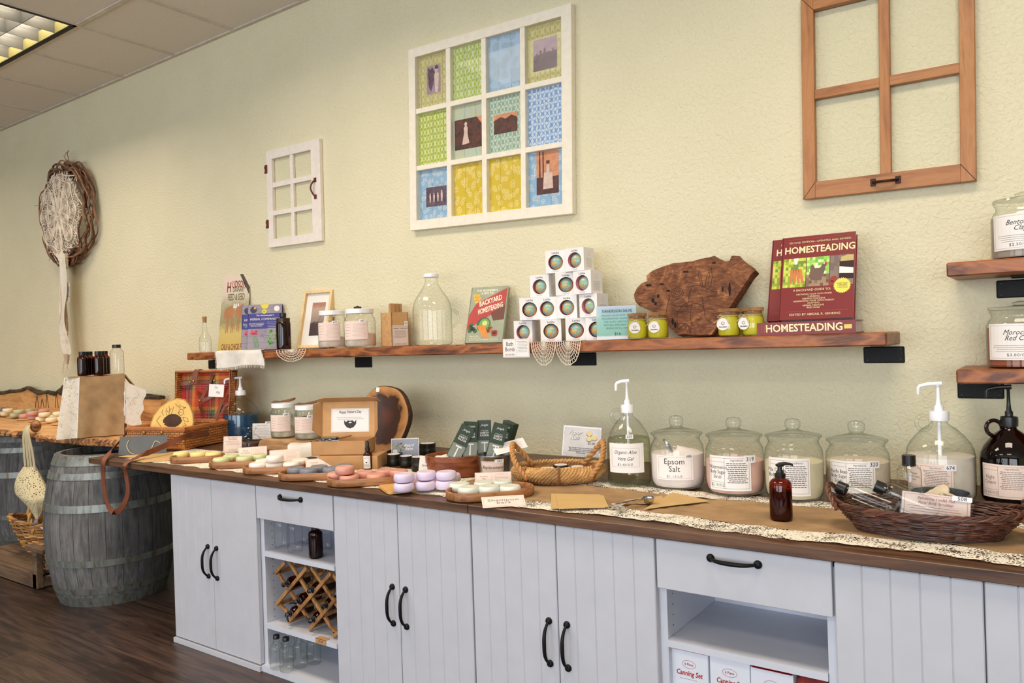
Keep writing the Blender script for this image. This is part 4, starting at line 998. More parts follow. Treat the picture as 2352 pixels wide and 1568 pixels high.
rows = [(778, [(1211, 24, 'bottom row, leftmost'), (1267, 2, 'bottom row, second from the left'), (1324, 0, 'bottom row, third from the left'), (1376, 14, 'bottom row, half hidden by the dandelion sign')]),
        (727, [(1220, 8, 'second row, leftmost'), (1264, 18, 'second row, second from the left'), (1309, 16, 'second row, third from the left'), (1365, 34, 'second row, rightmost')]),
        (671, [(1248, 22, 'third row, leftmost'), (1302, 4, 'third row, middle box'), (1351, 34, 'third row, rightmost')]),
        (614, [(1282, 14, 'top row, left box'), (1332, 30, 'top row, right box')])]
first = True
for k, (py, bs) in enumerate(rows):
    for px, ang, lb in bs:
        L = ony(px, py, -.135 + .01 * ((k * 7 + px) % 3 - 1)); z = SZ + .001 + k * (BH + .0008); rz = face_cam(L) - math.radians(ang); lab = 'white bath bomb box in the stack, ' + lb
        if first: BBX.location = (L.x, L.y, z); BBX.rotation_euler = (0, 0, rz); BBX['label'] = lab; first = False
        else: dup(BBX, (L.x, L.y, z), rz, lab)
# dandelion salve sign
M, W, H = solve_lean((1366, 702), (1462, 700), (1371, 778), -.235, SZ + .001, .17, .13, .35, .2)
t = thing('acrylic_sign', 'pale blue dandelion salve sign in a clear stand, left of the yellow salve jars', 'sign', M.translation); t.rotation_euler = M.to_euler()
MB().use(grad_mat('dandelion_card_print', [(0, (232, 236, 244)), (.08, (232, 236, 244)), (.12, (140, 196, 178)), (.55, (150, 206, 196)), (.9, (176, 204, 220)), (1, (206, 212, 232))], n=.08)).box((.003, .002, -.002), (W - .003, H - .002, 0)).build('card_sheet', None, t)
MB().use(G_PLAST).box((0, 0, -.005), (W, H, -.003)).box((0, 0, .001), (W, H, .003)).build('holder', None, t)
m = MB().at(Matrix.Translation((0, 0, .0035))).use(plain('teal_ink', (44, 96, 104), .6)).text('DANDELION SALVE', .0145, lambda x, y, o: (W * .52 + x, H * .83 + y, o), bold=.012, sx=.88)
m.text('HEALING SALVE WITH ANTI-\nINFLAMMATORY PROPERTIES\nFOR ACHES AND PAINS.\nNATURAL AND SAFE FOR\nPEOPLE OF ALL AGES', .0082, lambda x, y, o: (W * .52 + x, H * .52 + y, o), space=1.25, sx=.9, line=1.5).text('$16', .016, lambda x, y, o: (W * .52 + x, H * .17 + y, o)); m.build('lettering', None, t)
# drawn-on driftwood slab
def slab_mat():
    m, nt, out = newmat('driftwood_slab'); v = coords(nt, scale=(1, 1, 1)); n = noise_t(nt, v, 9, 8, .65, 2.5); n2 = noise_t(nt, coords(nt, scale=(3, 12, 3)), 9, 5, .6, 1.5)
    f = math_n(nt, 'ADD', math_n(nt, 'MULTIPLY', n, .6), math_n(nt, 'MULTIPLY', n2, .4))
    b = principled(nt, out, ramp(nt, f, [(.34, (52, 28, 16)), (.46, (110, 64, 38)), (.55, (142, 88, 54)), (.68, (200, 142, 86))]), .7); bump(nt, n2, .8, .006, b); return m
SLABM = slab_mat(); CHAR = plain('burnt_line', (46, 26, 20), .8)
pts = [(1458, 690), (1456, 676), (1463, 661), (1474, 650), (1487, 645), (1484, 634), (1498, 622), (1522, 612), (1548, 604), (1572, 602), (1590, 600), (1606, 595), (1622, 592), (1636, 590), (1650, 594), (1664, 602), (1676, 598), (1680, 588), (1694, 590), (1708, 600), (1722, 612), (1733, 622), (1722, 634), (1700, 668), (1672, 712), (1648, 748), (1634, 768), (1600, 769), (1572, 767), (1556, 768), (1544, 757), (1532, 742), (1518, 730), (1500, 716), (1480, 706), (1466, 700)]
T0 = ony(1600, 600, -.085); B0 = ony(1600, 768, -.145); ex = Vector((1, -.12, 0)).normalized(); ey = (T0 - B0).normalized(); nrm = ex.cross(ey).normalized()
Ms = basis(B0, ex, ey); Mi = Ms.inverted(); loc2 = lambda px, py: (Mi @ onplane(B0, nrm, px, py)).to_2d()
poly = [loc2(*p) for p in pts]
t = thing('wood_slab', 'thick driftwood slab with a burnt line drawing, leaning on the wall behind the salve jars', 'wood slab', Ms.translation); t.rotation_euler = Ms.to_euler()
m = MB().use(SLABM); n = len(poly)
def rough(k, z, s_):
    p = poly[k]; j = noise.noise(Vector((p.x * 60, p.y * 60, z * 90))) * .006; c0 = Vector((.0, .08)); d = (p - c0).normalized(); q = p + d * (j + s_); return (q.x, q.y, z)
lay_ = [(0, 0), (-.012, .004), (-.026, .002), (-.040, 0)]
for k in range(n):
    pass
vs = [rough(k, z, s_) if z < 0 else (poly[k].x, poly[k].y, 0) for z, s_ in lay_ for k in range(n)]
fs = [((i + 1) * n + k, (i + 1) * n + (k + 1) % n, i * n + (k + 1) % n, i * n + k) for i in range(3) for k in range(n)] + [list(range(n)), [3 * n + k for k in range(n)][::-1]]
m.add(vs, fs)
o_ = m.build('slab_body', None, t)
def strokes(m, curves, r_, fn, off=.0006):
    for c_ in curves:
        P = [fn(*p) for p in c_]
        for (a, b) in zip(P, P[1:]):
            a = Vector(a); b = Vector(b); d = b - a
            if d.length < 1e-6: continue
            q = Vector((-d.y, d.x)).normalized() * r_; m.add([(a.x - q.x, a.y - q.y, off), (b.x - q.x, b.y - q.y, off), (b.x + q.x, b.y + q.y, off), (a.x + q.x, a.y + q.y, off)], [(0, 1, 2, 3)])
def arc(cx, cy, rx, ry, a0, a1, n=12): return [(cx + rx * math.cos(math.radians(a0 + (a1 - a0) * k / n)), cy - ry * math.sin(math.radians(a0 + (a1 - a0) * k / n))) for k in range(n + 1)]
cv = [arc(1556, 673, 14, 12, 0, 360), arc(1556, 673, 9, 8, 0, 360), arc(1556, 673, 5, 4, 0, 300), [(1540, 678), (1533, 700), (1530, 722), (1538, 740)], [(1566, 684), (1580, 700), (1584, 668), (1600, 668), (1610, 678)],
      [(1606, 622), (1604, 630), (1607, 645), (1612, 658)], [(1606, 622), (1610, 632), (1614, 656)], [(1634, 615), (1624, 632), (1620, 656)], [(1634, 615), (1636, 636), (1632, 660), (1622, 664)], [(1630, 628), (1627, 652)],
      [(1585, 668), (1590, 658), (1602, 654), (1614, 657), (1622, 662), (1636, 668), (1648, 670), (1640, 678), (1625, 680)], [(1612, 680), (1616, 700), (1620, 730), (1634, 742)], [(1590, 690), (1586, 720), (1588, 745)], arc(1600, 730, 45, 40, 100, 200), arc(1598, 715, 20, 18, 20, 160),
      [(1545, 700), (1560, 704), (1580, 702)], [(1545, 712), (1562, 716), (1582, 714)], [(1560, 755), (1575, 742), (1590, 756)], [(1572, 760), (1580, 746), (1586, 762)], arc(1565, 750, 10, 8, 0, 360)]
m = MB().use(CHAR); strokes(m, cv, .0009, loc2)
blk = plain('wood_crack', (22, 12, 10), .9); m.use(blk)
for px, py, a, b in ((1676, 664, 3, 16), (1660, 664, 2, 7), (1490, 655, 8, 3), (1500, 690, 4, 6), (1512, 680, 3, 5), (1535, 668, 5, 2.5), (1545, 738, 3, 8), (1551, 746, 3, 8), (1520, 652, 7, 2), (1575, 624, 7, 2), (1640, 604, 5, 2), (1506, 697, 3, 5)):
    m.add([(*loc2(px + a * math.cos(q * PI / 3), py + b * math.sin(q * PI / 3)), .0007) for q in range(6)], [list(range(6))[::-1]])
m.build('burnt_drawing', None, t)
# salve jars
SALVE = plain('yellow_salve', (206, 194, 40), .35, vary=.05); TWINE = plain('twine', (206, 190, 150), .9)
def salve():
    t = thing('salve_jar', 'x', 'jar', (0, 0, 0), 0, 'yellow dandelion salve jars')
    r = .036; h = .083
    MB().use(G_CLEAR).lathe([(r * .9, 0), (r, .006), (r, .035), (r * .97, .056), (r * .86, .066), (r * .84, .070), (r * .92, .074), (r * .92, h)], 28, True, False).build('glass_body', None, t, True)
    MB().use(SALVE).lathe([(r * .88, .004), (r * .985, .009), (r * .985, .036), (r * .95, .056), (r * .84, .065), (r * .83, .070)], 28).build('salve', None, t, True)
    MB().use(CORK).lathe([(r * .80, h - .010), (r * .80, h), (r * .97, h + .001), (r * .97, h + .011), (r * .93, h + .012)], 24).build('cork_lid', None, t, True)
    m = MB().use(TWINE).tube([(r * .90 * math.cos(a), r * .90 * math.sin(a), .071) for a in [2 * PI * k / 24 for k in range(24)]], .0012, 5, closed=True)
    m.tube([(-.012, -r * .95, .070), (-.024, -r * 1.1, .074), (-.032, -r * 1.05, .066), (-.020, -r * 1.1, .062), (-.012, -r * 1.0, .068)], .0011, 5).tube([(-.012, -r, .070), (.0, -r * 1.15, .058), (.006, -r * 1.12, .042)], .0011, 5).tube([(-.012, -r, .070), (-.03, -r * 1.12, .056), (-.044, -r * 1.2, .046)], .0011, 5); m.build('twine_bow', None, t, True)
    m = MB().at(Matrix.Translation((-.014, -r * 1.06, .042)) @ Matrix.Rotation(PI / 2, 4, 'X')).use(PAPER).lathe([(.0205, 0), (.0205, .0008)], 28)
    m.use(INK).text('Dandelion', .0065, lambda x, y, o: (x, -.009 + .05 * x * x * 16 + y, .0009 + o), bold=.03, shear=.3)
    for k in range(5): m.add([(.0065 * math.cos(a) + dx, .003 + .006 * math.sin(a), .0012) for a, dx in ((k * 1.25, 0), (k * 1.25 + .25, 0), (k * 1.25 + 2.1, .001), (k * 1.25 + 2.0, 0))], [(0, 1, 2, 3)])
    m.build('round_tag', None, t)
    return t
SJ = salve()
for k, (px, y, dr, lb) in enumerate(((1465, -.222, .1, 'just right of the dandelion sign'), (1512, -.215, 0, 'in front of the driftwood slab'), (1675, -.222, -.15, 'at the right foot of the driftwood slab'), (1703, -.10, .3, 'hidden behind the two right jars'), (1731, -.205, -.5, 'beside the lying red book'))):
    L = ony(px, 770, y); rz = face_cam(L) + dr; lab = 'small corked jar of yellow salve ' + lb
    if k == 0: SJ.location = (L.x, L.y, SZ + .001); SJ.rotation_euler = (0, 0, rz); SJ['label'] = lab
    else: dup(SJ, (L.x, L.y, SZ + .001), rz, lab)
# homesteading books
MAROON = plain('maroon_cover', (124, 30, 32), .4, vary=.03); CREAMI = plain('cream_letter_ink', (244, 230, 176), .5)
def homestead(M, W, H, label):
    t = book(label, M, W, H, .030, MAROON, PAGES, group='maroon hardback books')
    m = MB(); y0, y1 = H * .385, H * .735
    gl = [plain('meadow_print_%d' % k, c, .5) for k, c in enumerate(((150, 170, 40), (190, 200, 60), (110, 140, 50), (206, 214, 90)))]
    pic_tile(m, lambda u, v, r: gl[r.randrange(4)], W * .03, y0, W * .345, y1, 9, 10, 1)
    og = plain('root_carrot_print', (206, 124, 70), .5)
    for k in range(4): x = W * (.13 + .035 * k); m.use(og).fill([(x, H * .60), (x + W * .05, H * .60), (x + W * (.05 + .02 * (k - 1)), H * .44), (x + W * .02 * (k - 1) + W * .02, H * .42)], flat, .0006)
    m.use(PAPER).fill([(W * .17, H * .735), (W * .24, H * .735), (W * .22, H * .66), (W * .19, H * .66)], flat, .0007)
    lf = [plain('bokeh_print_%d' % k, c, .5) for k, c in enumerate(((150, 206, 90), (196, 226, 130), (120, 180, 60), (220, 232, 190)))]; st = [plain('straw_print_%d' % k, c, .5) for k, c in enumerate(((130, 104, 80), (160, 130, 100), (100, 80, 64)))]
    pic_tile(m, lambda u, v, r: st[r.randrange(3)] if v < .35 else lf[r.randrange(4)], W * .355, y0, W * .665, y1, 8, 10, 2)
    hen = plain('hen_print', (112, 86, 76), .6)
    m.use(hen).fill([(W * .40, H * .50), (W * .42, H * .46), (W * .56, H * .45), (W * .60, H * .55), (W * .62, H * .64), (W * .575, H * .645), (W * .54, H * .60), (W * .47, H * .60), (W * .44, H * .65), (W * .41, H * .63)], flat, .0006)
    m.use(REDB).fill([(W * .60, H * .665), (W * .63, H * .66), (W * .625, H * .61), (W * .605, H * .62)], flat, .0007)
    tb = [plain('table_print_%d' % k, c, .5) for k, c in enumerate(((120, 100, 92), (136, 116, 106)))]
    pic_tile(m, lambda u, v, r: tb[r.randrange(2)], W * .675, y0, W * .985, y1, 6, 8, 3)
    m.use(plain('jam_print', (50, 20, 26), .3)).fill([(W * .80, H * .46), (W * .985, H * .45), (W * .985, H * .66), (W * .80, H * .66)], flat, .0006)
    m.use(PAPER).fill([(W * .80, H * .52), (W * .985, H * .51), (W * .985, H * .575), (W * .80, H * .60)], flat, .0008).use(plain('jar_lid_print', (196, 176, 110), .4)).fill([(W * .81, H * .66), (W * .985, H * .66), (W * .985, H * .725), (W * .90, H * .732), (W * .82, H * .71)], flat, .0008)
    disc(m.use(rd), W * .73, H * .455, W * .05, .0007); disc(m.use(rd), W * .70, H * .41, W * .04, .0007)
    m.build('cover_picture', None, t)
    m = MB().use(CREAMI)
    T_ = lambda cx, cy: (lambda x, y, o: (W * cx + x, H * cy + y, o + .0006))
    m.text('SECOND EDITION\u2014UPDATED AND REVISED', .0088, T_(.52, .925), sx=1.1).text('HOMESTEADING', .0335, T_(.52, .83), bold=.022, sx=.88)
    m.text('A BACKYARD GUIDE TO:', .0105, T_(.44, .345)).text('GROWING YOUR OWN FOOD\nCANNING\nKEEPING CHICKENS\nGENERATING YOUR OWN ENERGY\nCRAFTING\nHERBAL MEDICINE\nAND MORE', .0076, T_(.47, .215), line=1.02, sx=1.05).text('EDITED BY ABIGAIL R. GEHRING', .0105, T_(.49, .058), sx=1.05)
    m.use(plain('rose_rule_ink', (206, 80, 70), .5))
    for y in (.965, .895, .095): m.rect(W * .08, H * y, W * .93, H * y + .0007, flat, .0005)
    n = 28; m.use(plain('seal_yellow', (240, 226, 90), .5)).fill([(W * .845 + W * (.118 if k % 2 else .10) * math.cos(2 * PI * k / 56), H * .375 + W * (.118 if k % 2 else .10) * math.sin(2 * PI * k / 56)) for k in range(56)], flat, .0012)
    m.use(INK).text('MORE THAN', .0062, lambda x, y, o: (W * .845 + x, H * .40 + y, .0015)).text('100,000', .0095, lambda x, y, o: (W * .845 + x, H * .378 + y, .0015)).text('COPIES SOLD', .0056, lambda x, y, o: (W * .845 + x, H * .352 + y, .0015))
    m.build('lettering', None, t)
# lying copy
A = ony(1740, 772, -.235); A.z = SZ; B = ony(1966, 768, -.215); B.z = SZ; ex = (B - A); Wl = ex.length; ang = math.atan2(ex.y, ex.x); Tl = .042
t = thing('book', 'maroon homesteading hardback lying flat on the long shelf with its titled spine outward', 'book', (A.x, A.y, SZ + .0005), ang, 'maroon hardback books'); Dl = .19
m = MB().use(MAROON).box((0, 0, 0), (Wl, Dl, .003)).box((0, 0, Tl - .003), (Wl, Dl, Tl)).box((0, -.002, 0), (Wl, .003, Tl)); m.build('cover', None, t)
MB().use(PAGES).box((.004, .003, .003), (Wl - .005, Dl - .005, Tl - .003)).build('pages', None, t)
fs_ = lambda x, y, o: (x, -.0025 - o, y)
m = MB().use(CREAMI).text('HOMESTEADING', .034, lambda x, y, o: fs_(Wl * .485 + x, Tl * .5 + y, o), bold=.022, sx=.92).use(plain('gold_ink', (232, 206, 90), .4)).rect(Wl * .89, Tl * .35, Wl * .965, Tl * .66, fs_).use(plain('rose_rule_ink', (206, 80, 70), .5)).rect(Wl * .05, Tl * .2, Wl * .055, Tl * .8, fs_).rect(Wl * .075, Tl * .2, Wl * .08, Tl * .8, fs_); m.build('lettering', None, t)
Zb = SZ + Tl + .001
def stand(TL, TR, BL, y, lb):
    M, W, H = solve_lean(TL, TR, BL, y, Zb + .006, .225, .285, .15, .2); homestead(M, W, H, lb)
stand((1801, 543), (1967, 535), (1786, 744), -.188, 'maroon homesteading hardback standing on the lying copy, cover fully visible')
stand((1778, 547), (1944, 539), (1760, 742), -.118, 'maroon homesteading hardback standing behind its twin, only its left edge visible')
# ================================================================ COUNTER GOODS
def wicker(m, rx, ry, prof, tw, nst, rows, mats, seed=1, zf=lambda a: 0, seg=96):
    """woven walls: prof(t)->(scale, z); rows of twigs passing in front of and behind nst stakes"""
    rr = random.Random(seed)
    for k in range(rows):
        t = k / (rows - 1); s_, z = prof(t); m.use(mats[rr.randrange(len(mats))]); ph = PI * (k % 2); j = rr.uniform(-.3, .3)
        m.tube([((rx * s_ + tw * 1.3 * math.cos(a * nst / 2 + ph)) * math.cos(a), (ry * s_ + tw * 1.3 * math.cos(a * nst / 2 + ph)) * math.sin(a), z + tw * .5 * math.sin(a * 5 + j * 9) + t * zf(a)) for a in [2 * PI * i / seg for i in range(seg)]], tw, 5, closed=True)
    m.use(mats[0])
    for k in range(nst):
        a = 2 * PI * (k + .5) / nst; m.tube([(rx * prof(t)[0] * math.cos(a), ry * prof(t)[0] * math.sin(a), prof(t)[1] + t * zf(a)) for t in (0, .35, .7, 1)], tw * .9, 5)
def rope_ring(m, rx, ry, z, r, turns=40, seg=160, a0=0, a1=2 * PI, zf=None, mats=None):
    """two-strand twisted rope round an oval"""
    closed = abs(a1 - a0 - 2 * PI) < 1e-6
    for st in (0, 1):
        pts = []
        for i in range(seg + (0 if closed else 1)):
            a = a0 + (a1 - a0) * i / seg; w_ = turns * a + st * PI; q = r * .55 * math.cos(w_); zz = r * .55 * math.sin(w_)
            pts.append(((rx + q) * math.cos(a), (ry + q) * math.sin(a), z + zz + (zf(a) if zf else 0)))
        m.tube(pts, r * .62, 5, closed=closed)
def twist(m, pts, r, turns, n=60):
    """two-strand twisted rope along a path"""
    P = [Vector(p) for p in pts]; L = len(P) - 1
    def at(t):
        s_ = t * L; i = min(int(s_), L - 1); f = s_ - i; p0, p1, p2, p3 = P[max(i - 1, 0)], P[i], P[i + 1], P[min(i + 2, L)]
        return .5 * ((2 * p1) + (-p0 + p2) * f + (2 * p0 - 5 * p1 + 4 * p2 - p3) * f * f + (-p0 + 3 * p1 - 3 * p2 + p3) * f ** 3)
    for st in (0, 1):
        q = []
        for i in range(n + 1):
            t = i / n; p = at(t); d = (at(min(1, t + .01)) - at(max(0, t - .01))).normalized(); a = d.cross(Vector((.3, .9, .2))).normalized(); b = d.cross(a); w_ = 2 * PI * turns * t + st * PI
            q.append(p + a * (r * .5 * math.cos(w_)) + b * (r * .5 * math.sin(w_)))
        m.tube(q, r * .62, 6)
def spline(P, n=24):
    P = [Vector(p) for p in P]; L = len(P) - 1; out = []
    for k in range(n + 1):
        s_ = k / n * L; i = min(int(s_), L - 1); f = s_ - i; p0, p1, p2, p3 = P[max(i - 1, 0)], P[i], P[i + 1], P[min(i + 2, L)]
        out.append(.5 * ((2 * p1) + (-p0 + p2) * f + (2 * p0 - 5 * p1 + 4 * p2 - p3) * f * f + (-p0 + 3 * p1 - 3 * p2 + p3) * f ** 3))
    return out
# --- runners
BURLAP = plain('burlap', (170, 136, 96), .95, bumpy=.9, bscale=420, vary=.12)
LACEW = lace_mat('runner_lace', (236, 228, 212), 130, .7, .22)
LACEP = lace_mat('cream_lace_paper', (236, 226, 206), 120, .45)
yb = lambda u: -.905 + .010 * math.sin(u * 40) + .006 * math.sin(u * 97)
def rwave(x, y): return CT + .0025 + .0045 * max(0, noise.noise(Vector((x * 7, y * 11, 1)))) + .004 * max(0, noise.noise(Vector((x * 19, y * 5, 4))))
t = thing('table_runner', 'long burlap table runner with white lace borders along the right of the counter', 'table runner', (0, 0, 0))
XA, XB = 1.40, 3.7
edge = lambda x, e: e + .012 * math.sin(x * 9 + 1) + .005 * math.sin(x * 31)
E0, E1, E2, E3 = -.905, -.815, -.56, -.48
MB().use(BURLAP).grid(150, 16, lambda u, v: (XA + (XB - XA) * u, (lambda x: edge(x, E1) + (edge(x + .3, E2) - edge(x, E1)) * v)(XA + (XB - XA) * u), rwave(XA + (XB - XA) * u, v) + .0006), .0006).build('burlap_panel', None, t, True)
for (a, b, sgn) in ((E0, E1, -1), (E2, E3, 1)):
    m = MB().use(LACEW)
    def f(u, v, a=a, b=b, sgn=sgn):
        x = XA + (XB - XA) * u; o = .3 if sgn > 0 else 0; y = edge(x + (o if True else 0), a) * (1 - v) + edge(x + o, b) * v
        w_ = (1 - v) if sgn < 0 else v; y += sgn * .006 * abs(math.sin(x * 55)) * w_
        return (x, y, rwave(x, y) + .0002)
    m.grid(220, 6, f); m.build('lace_trim', None, t, True)
m = MB().use(LACEP).grid(120, 8, lambda u, v: (-.46 + 2.04 * u, -.905 + .013 * abs(math.sin(u * 52)) * (1 - v) + .05 * v * 8 * .9, CT + .0012 + .0006 * math.sin(u * 80)))
tag(m.build('lace_runner', None, None), 'cream lace runner under the soap trays on the left of the counter', 'table runner')
# --- soap trays and soaps
ACACIA = wood('acacia_tray', [(92, 54, 28), (142, 92, 54), (172, 118, 74), (120, 74, 42)], 1.6, 'x', .45, .45, .08)
def pill(hl, r, n=12):
    p = [(hl - r + r * math.cos(-PI / 2 + PI * k / n), r * math.sin(-PI / 2 + PI * k / n)) for k in range(n + 1)]
    return p + [(-hl + r + r * math.cos(PI / 2 + PI * k / n), r * math.sin(PI / 2 + PI * k / n)) for k in range(n + 1)]
def tray(F0, F1, xl, xr, wd, label, h=.027):
    """oval tray from two picture points on its front foot line and its left and right picture limits"""
    z = CT + .003; a = onz(*F0, z); b = onz(*F1, z); d = (b - a).normalized(); n_ = Vector((-d.y, d.x, 0)); mid = a + n_ * wd / 2
    def s_at(px):
        lo, hi = -1.0, 1.0
        for _ in range(40):
            q = (lo + hi) / 2
            if proj(mid + d * q)[0] < px: lo = q
            else: hi = q
        return lo
    s0, s1 = s_at(xl + 3), s_at(xr - 3); ln = (s1 - s0) / 2; c_ = mid + d * ((s0 + s1) / 2); rz = math.atan2(d.y, d.x)
    t = thing('soap_tray', label, 'tray', (c_.x, c_.y, z), rz, 'oval acacia soap trays')
    m = MB().use(ACACIA); o = pill(ln, wd / 2); i_ = pill(ln - .008, wd / 2 - .008); n = len(o)
    lay = [(pill(ln - .004, wd / 2 - .004), 0), (o, .004), (o, h - .002), (pill(ln - .002, wd / 2 - .002), h), (pill(ln - .006, wd / 2 - .006), h), (i_, h - .002), (i_, .008)]
    vs = [(x, y, z) for p, z in lay for x, y in p]
    fs = [(k * n + q, k * n + (q + 1) % n, (k + 1) * n + (q + 1) % n, (k + 1) * n + q) for k in range(len(lay) - 1) for q in range(n)] + [list(range(n))[::-1], [(len(lay) - 1) * n + q for q in range(n)]]
    m.add(vs, fs); return m.build('tray', None, None, True, auto=50), t
def make_tray(*a):
    o, t = tray(*a); o.parent = t; o.name = 'tray_body'; return t
def soap_proto(col, label, grp, dark=None):
    mat = plain(grp.replace(' ', '_'), col, .42, vary=.03, Subsurface_Weight=.0)
    m = MB().use(mat); r = .035; h = .029
    m.lathe([(r * .55, 0), (r * .85, .001), (r * .97, .006), (r, .0145), (r * .97, .022), (r * .88, .0275), (r * .74, h), (r * .50, h - .002), (r * .30, h - .0028), (.0008, h - .003)], 36, True, False)
    o = m.build('soap_bar', None, None, True, auto=80); tag(o, label, 'soap', grp); return o
def soaps(col, cname, grp, items, z0=CT + .011, proto=None):
    """items: (px, py of the middle, layer, label tail)"""
    o = soap_proto(col, '', grp)
    for k, (px, py, lay, tail) in enumerate(items):
        z = z0 + lay * .0293; L = onz(px, py, z + .0145); q = o if k == 0 else o.copy()
        if k: C.objects.link(q)
        q.location = (L.x, L.y, z); q['label'] = 'round %s soap bar, %s' % (cname, tail)
make_tray((398, 1066), (470, 1062), 388, 519, .14, 'oval acacia tray holding three yellow soaps, leftmost on the counter')
soaps((238, 220, 146), 'yellow', 'yellow soap bars', [(416, 1044, 0, 'left of three on the first tray'), (455, 1045, 0, 'middle of three on the first tray'), (490, 1045, 0, 'right of three on the first tray')])
make_tray((487, 1078), (545, 1075), 478, 630, .14, 'oval acacia tray holding the pale green soaps')
soaps((206, 212, 158), 'pale green', 'pale green soap bars', [(508, 1058, 0, 'leftmost on its tray'), (531, 1051, 0, 'second from the left, behind'), (561, 1055, 0, 'third from the left on its tray'), (596, 1050, 0, 'rightmost on its tray')])
make_tray((570, 1091), (640, 1088), 556, 707, .15, 'oval acacia tray holding the white soaps')
soaps((242, 232, 220), 'white', 'white soap bars', [(592, 1070, 0, 'front left on its tray'), (606, 1062, 0, 'rear left on its tray'), (631, 1069, 0, 'front middle, under the raised one'), (631, 1053, 1, 'resting on top of the others'), (670, 1068, 0, 'front right on its tray'), (690, 1061, 0, 'rear right on its tray')])
make_tray((660, 1106), (740, 1103), 638, 806, .15, 'oval acacia tray holding the slate grey soaps')
soaps((122, 124, 134), 'slate grey', 'slate grey soap bars', [(680, 1081, 0, 'leftmost on its tray'), (709, 1084, 0, 'front middle on its tray'), (733, 1077, 0, 'rear middle on its tray'), (762, 1081, 0, 'just left of the pink soaps'), (790, 1074, 0, 'farthest right, behind the pink soaps')])
make_tray((770, 1121), (870, 1115), 748, 932, .155, 'oval acacia tray holding the salmon pink soaps')
soaps((214, 150, 132), 'salmon pink', 'salmon pink soap bars', [(773, 1093, 0, 'rear left on its tray'), (802, 1099, 0, 'front left on its tray'), (792, 1079, 1, 'raised on top of two others'), (838, 1090, 0, 'third along on its tray'), (864, 1096, 0, 'front middle on its tray'), (884, 1086, 0, 'rear middle on its tray'), (916, 1087, 0, 'rightmost, beside the lavender soaps')])
A, B = onz(892, 1138, CT), onz(1036, 1122, CT); d = B - A; n_ = Vector((-d.y, d.x, 0)).normalized(); c_ = (A + B) / 2 + n_ * .075
BAMB = wood('bamboo_board', [(196, 140, 74), (216, 164, 96), (204, 150, 84)], 1.4, 'x', .5, .3, .04)
m = MB().use(BAMB); hw, hd, r_ = d.length / 2, .075, .015
pl = [(sx * (hw - r_) + r_ * math.cos(a), sy * (hd - r_) + r_ * math.sin(a)) for sx, sy, a0 in ((1, -1, -PI / 2), (1, 1, 0), (-1, 1, PI / 2), (-1, -1, PI)) for a in (a0, a0 + PI / 6, a0 + PI / 3, a0 + PI / 2)]
m.prism(pl, 0, .008); o = m.build('soap_board'); o.location = (c_.x, c_.y, CT + .003); o.rotation_euler = (0, 0, math.atan2(d.y, d.x)); tag(o, 'thin bamboo board under the lavender soaps', 'board')
soaps((216, 200, 222), 'lavender', 'lavender soap bars', [(928, 1118, 0, 'front left, underneath'), (928, 1096, 1, 'front left, on top'), (977, 1114, 0, 'front middle, underneath'), (979, 1091, 1, 'front middle, on top'), (1023, 1112, 0, 'front right, underneath'), (1025, 1091, 1, 'front right, on top'), (945, 1101, 0, 'rear left of the stacks'), (992, 1098, 0, 'rear middle of the stacks'), (1036, 1096, 0, 'rear right of the stacks')], CT + .0115)
make_tray((1060, 1156), (1150, 1149), 1021, 1229, .165, 'oval acacia tray holding the pale mint soaps, rightmost of the trays')
soaps((216, 220, 208), 'pale mint', 'pale mint soap bars', [(1056, 1118, 0, 'rear left on its tray'), (1076, 1127, 0, 'front left on its tray'), (1123, 1125, 0, 'front middle on its tray'), (1172, 1124, 0, 'front right on its tray'), (1112, 1115, 0, 'rear middle on its tray'), (1153, 1112, 0, 'rear right on its tray')])
# --- cards
def stand_card(label, px, py, z0, wpx, hpx, draw, lean=.25, dr=0, roll=0, mat=None, name='price_card', cat='card', holder=False, sheet=True, dy=0):
    L = onz(px, py, z0); L.y += dy; W = met(L, wpx); H = met(L, hpx) / max(.3, math.cos(lean)); rz = face_cam(L) + dr
    t = thing(name, label, cat, L); t.rotation_euler = (Matrix.Rotation(rz, 3, 'Z') @ Matrix.Rotation(PI / 2 - lean, 3, 'X') @ Matrix.Rotation(roll, 3, 'Z')).to_euler()
    m = MB().use(mat or PINKP).box((-W / 2, 0, -.001), (W / 2, H, 0)); m.build('card_sheet', None, t)
    if holder: MB().use(G_PLAST).box((-W / 2 - .003, -.001, .001), (W / 2 + .003, H + .003, .0025)).box((-W / 2 - .003, -.001, -.004), (W / 2 + .003, H + .003, -.0025)).build('holder', None, t)
    m = MB().at(Matrix.Translation((0, 0, .0026 if holder else 0))); draw(m, W, H); m.build('lettering', None, t); return t
def two_col(head, ink=None, seed=1, frame=True):
    def d(m, W, H):
        m.use(ink or INKM).frame(-W * .47, H * .05, W * .47, H * .95, .0005, flat).rect(-W * .04, H * .05, -W * .04 + .0005, H * .95, flat)
        m.text(head, H * .22, lambda x, y, o: (-W * .255 + x, H * .52 + y, o), sx=.8).lines(0, W * .44, H * .82, 6, H * .12, flat, .0008, seed=seed)
    return d
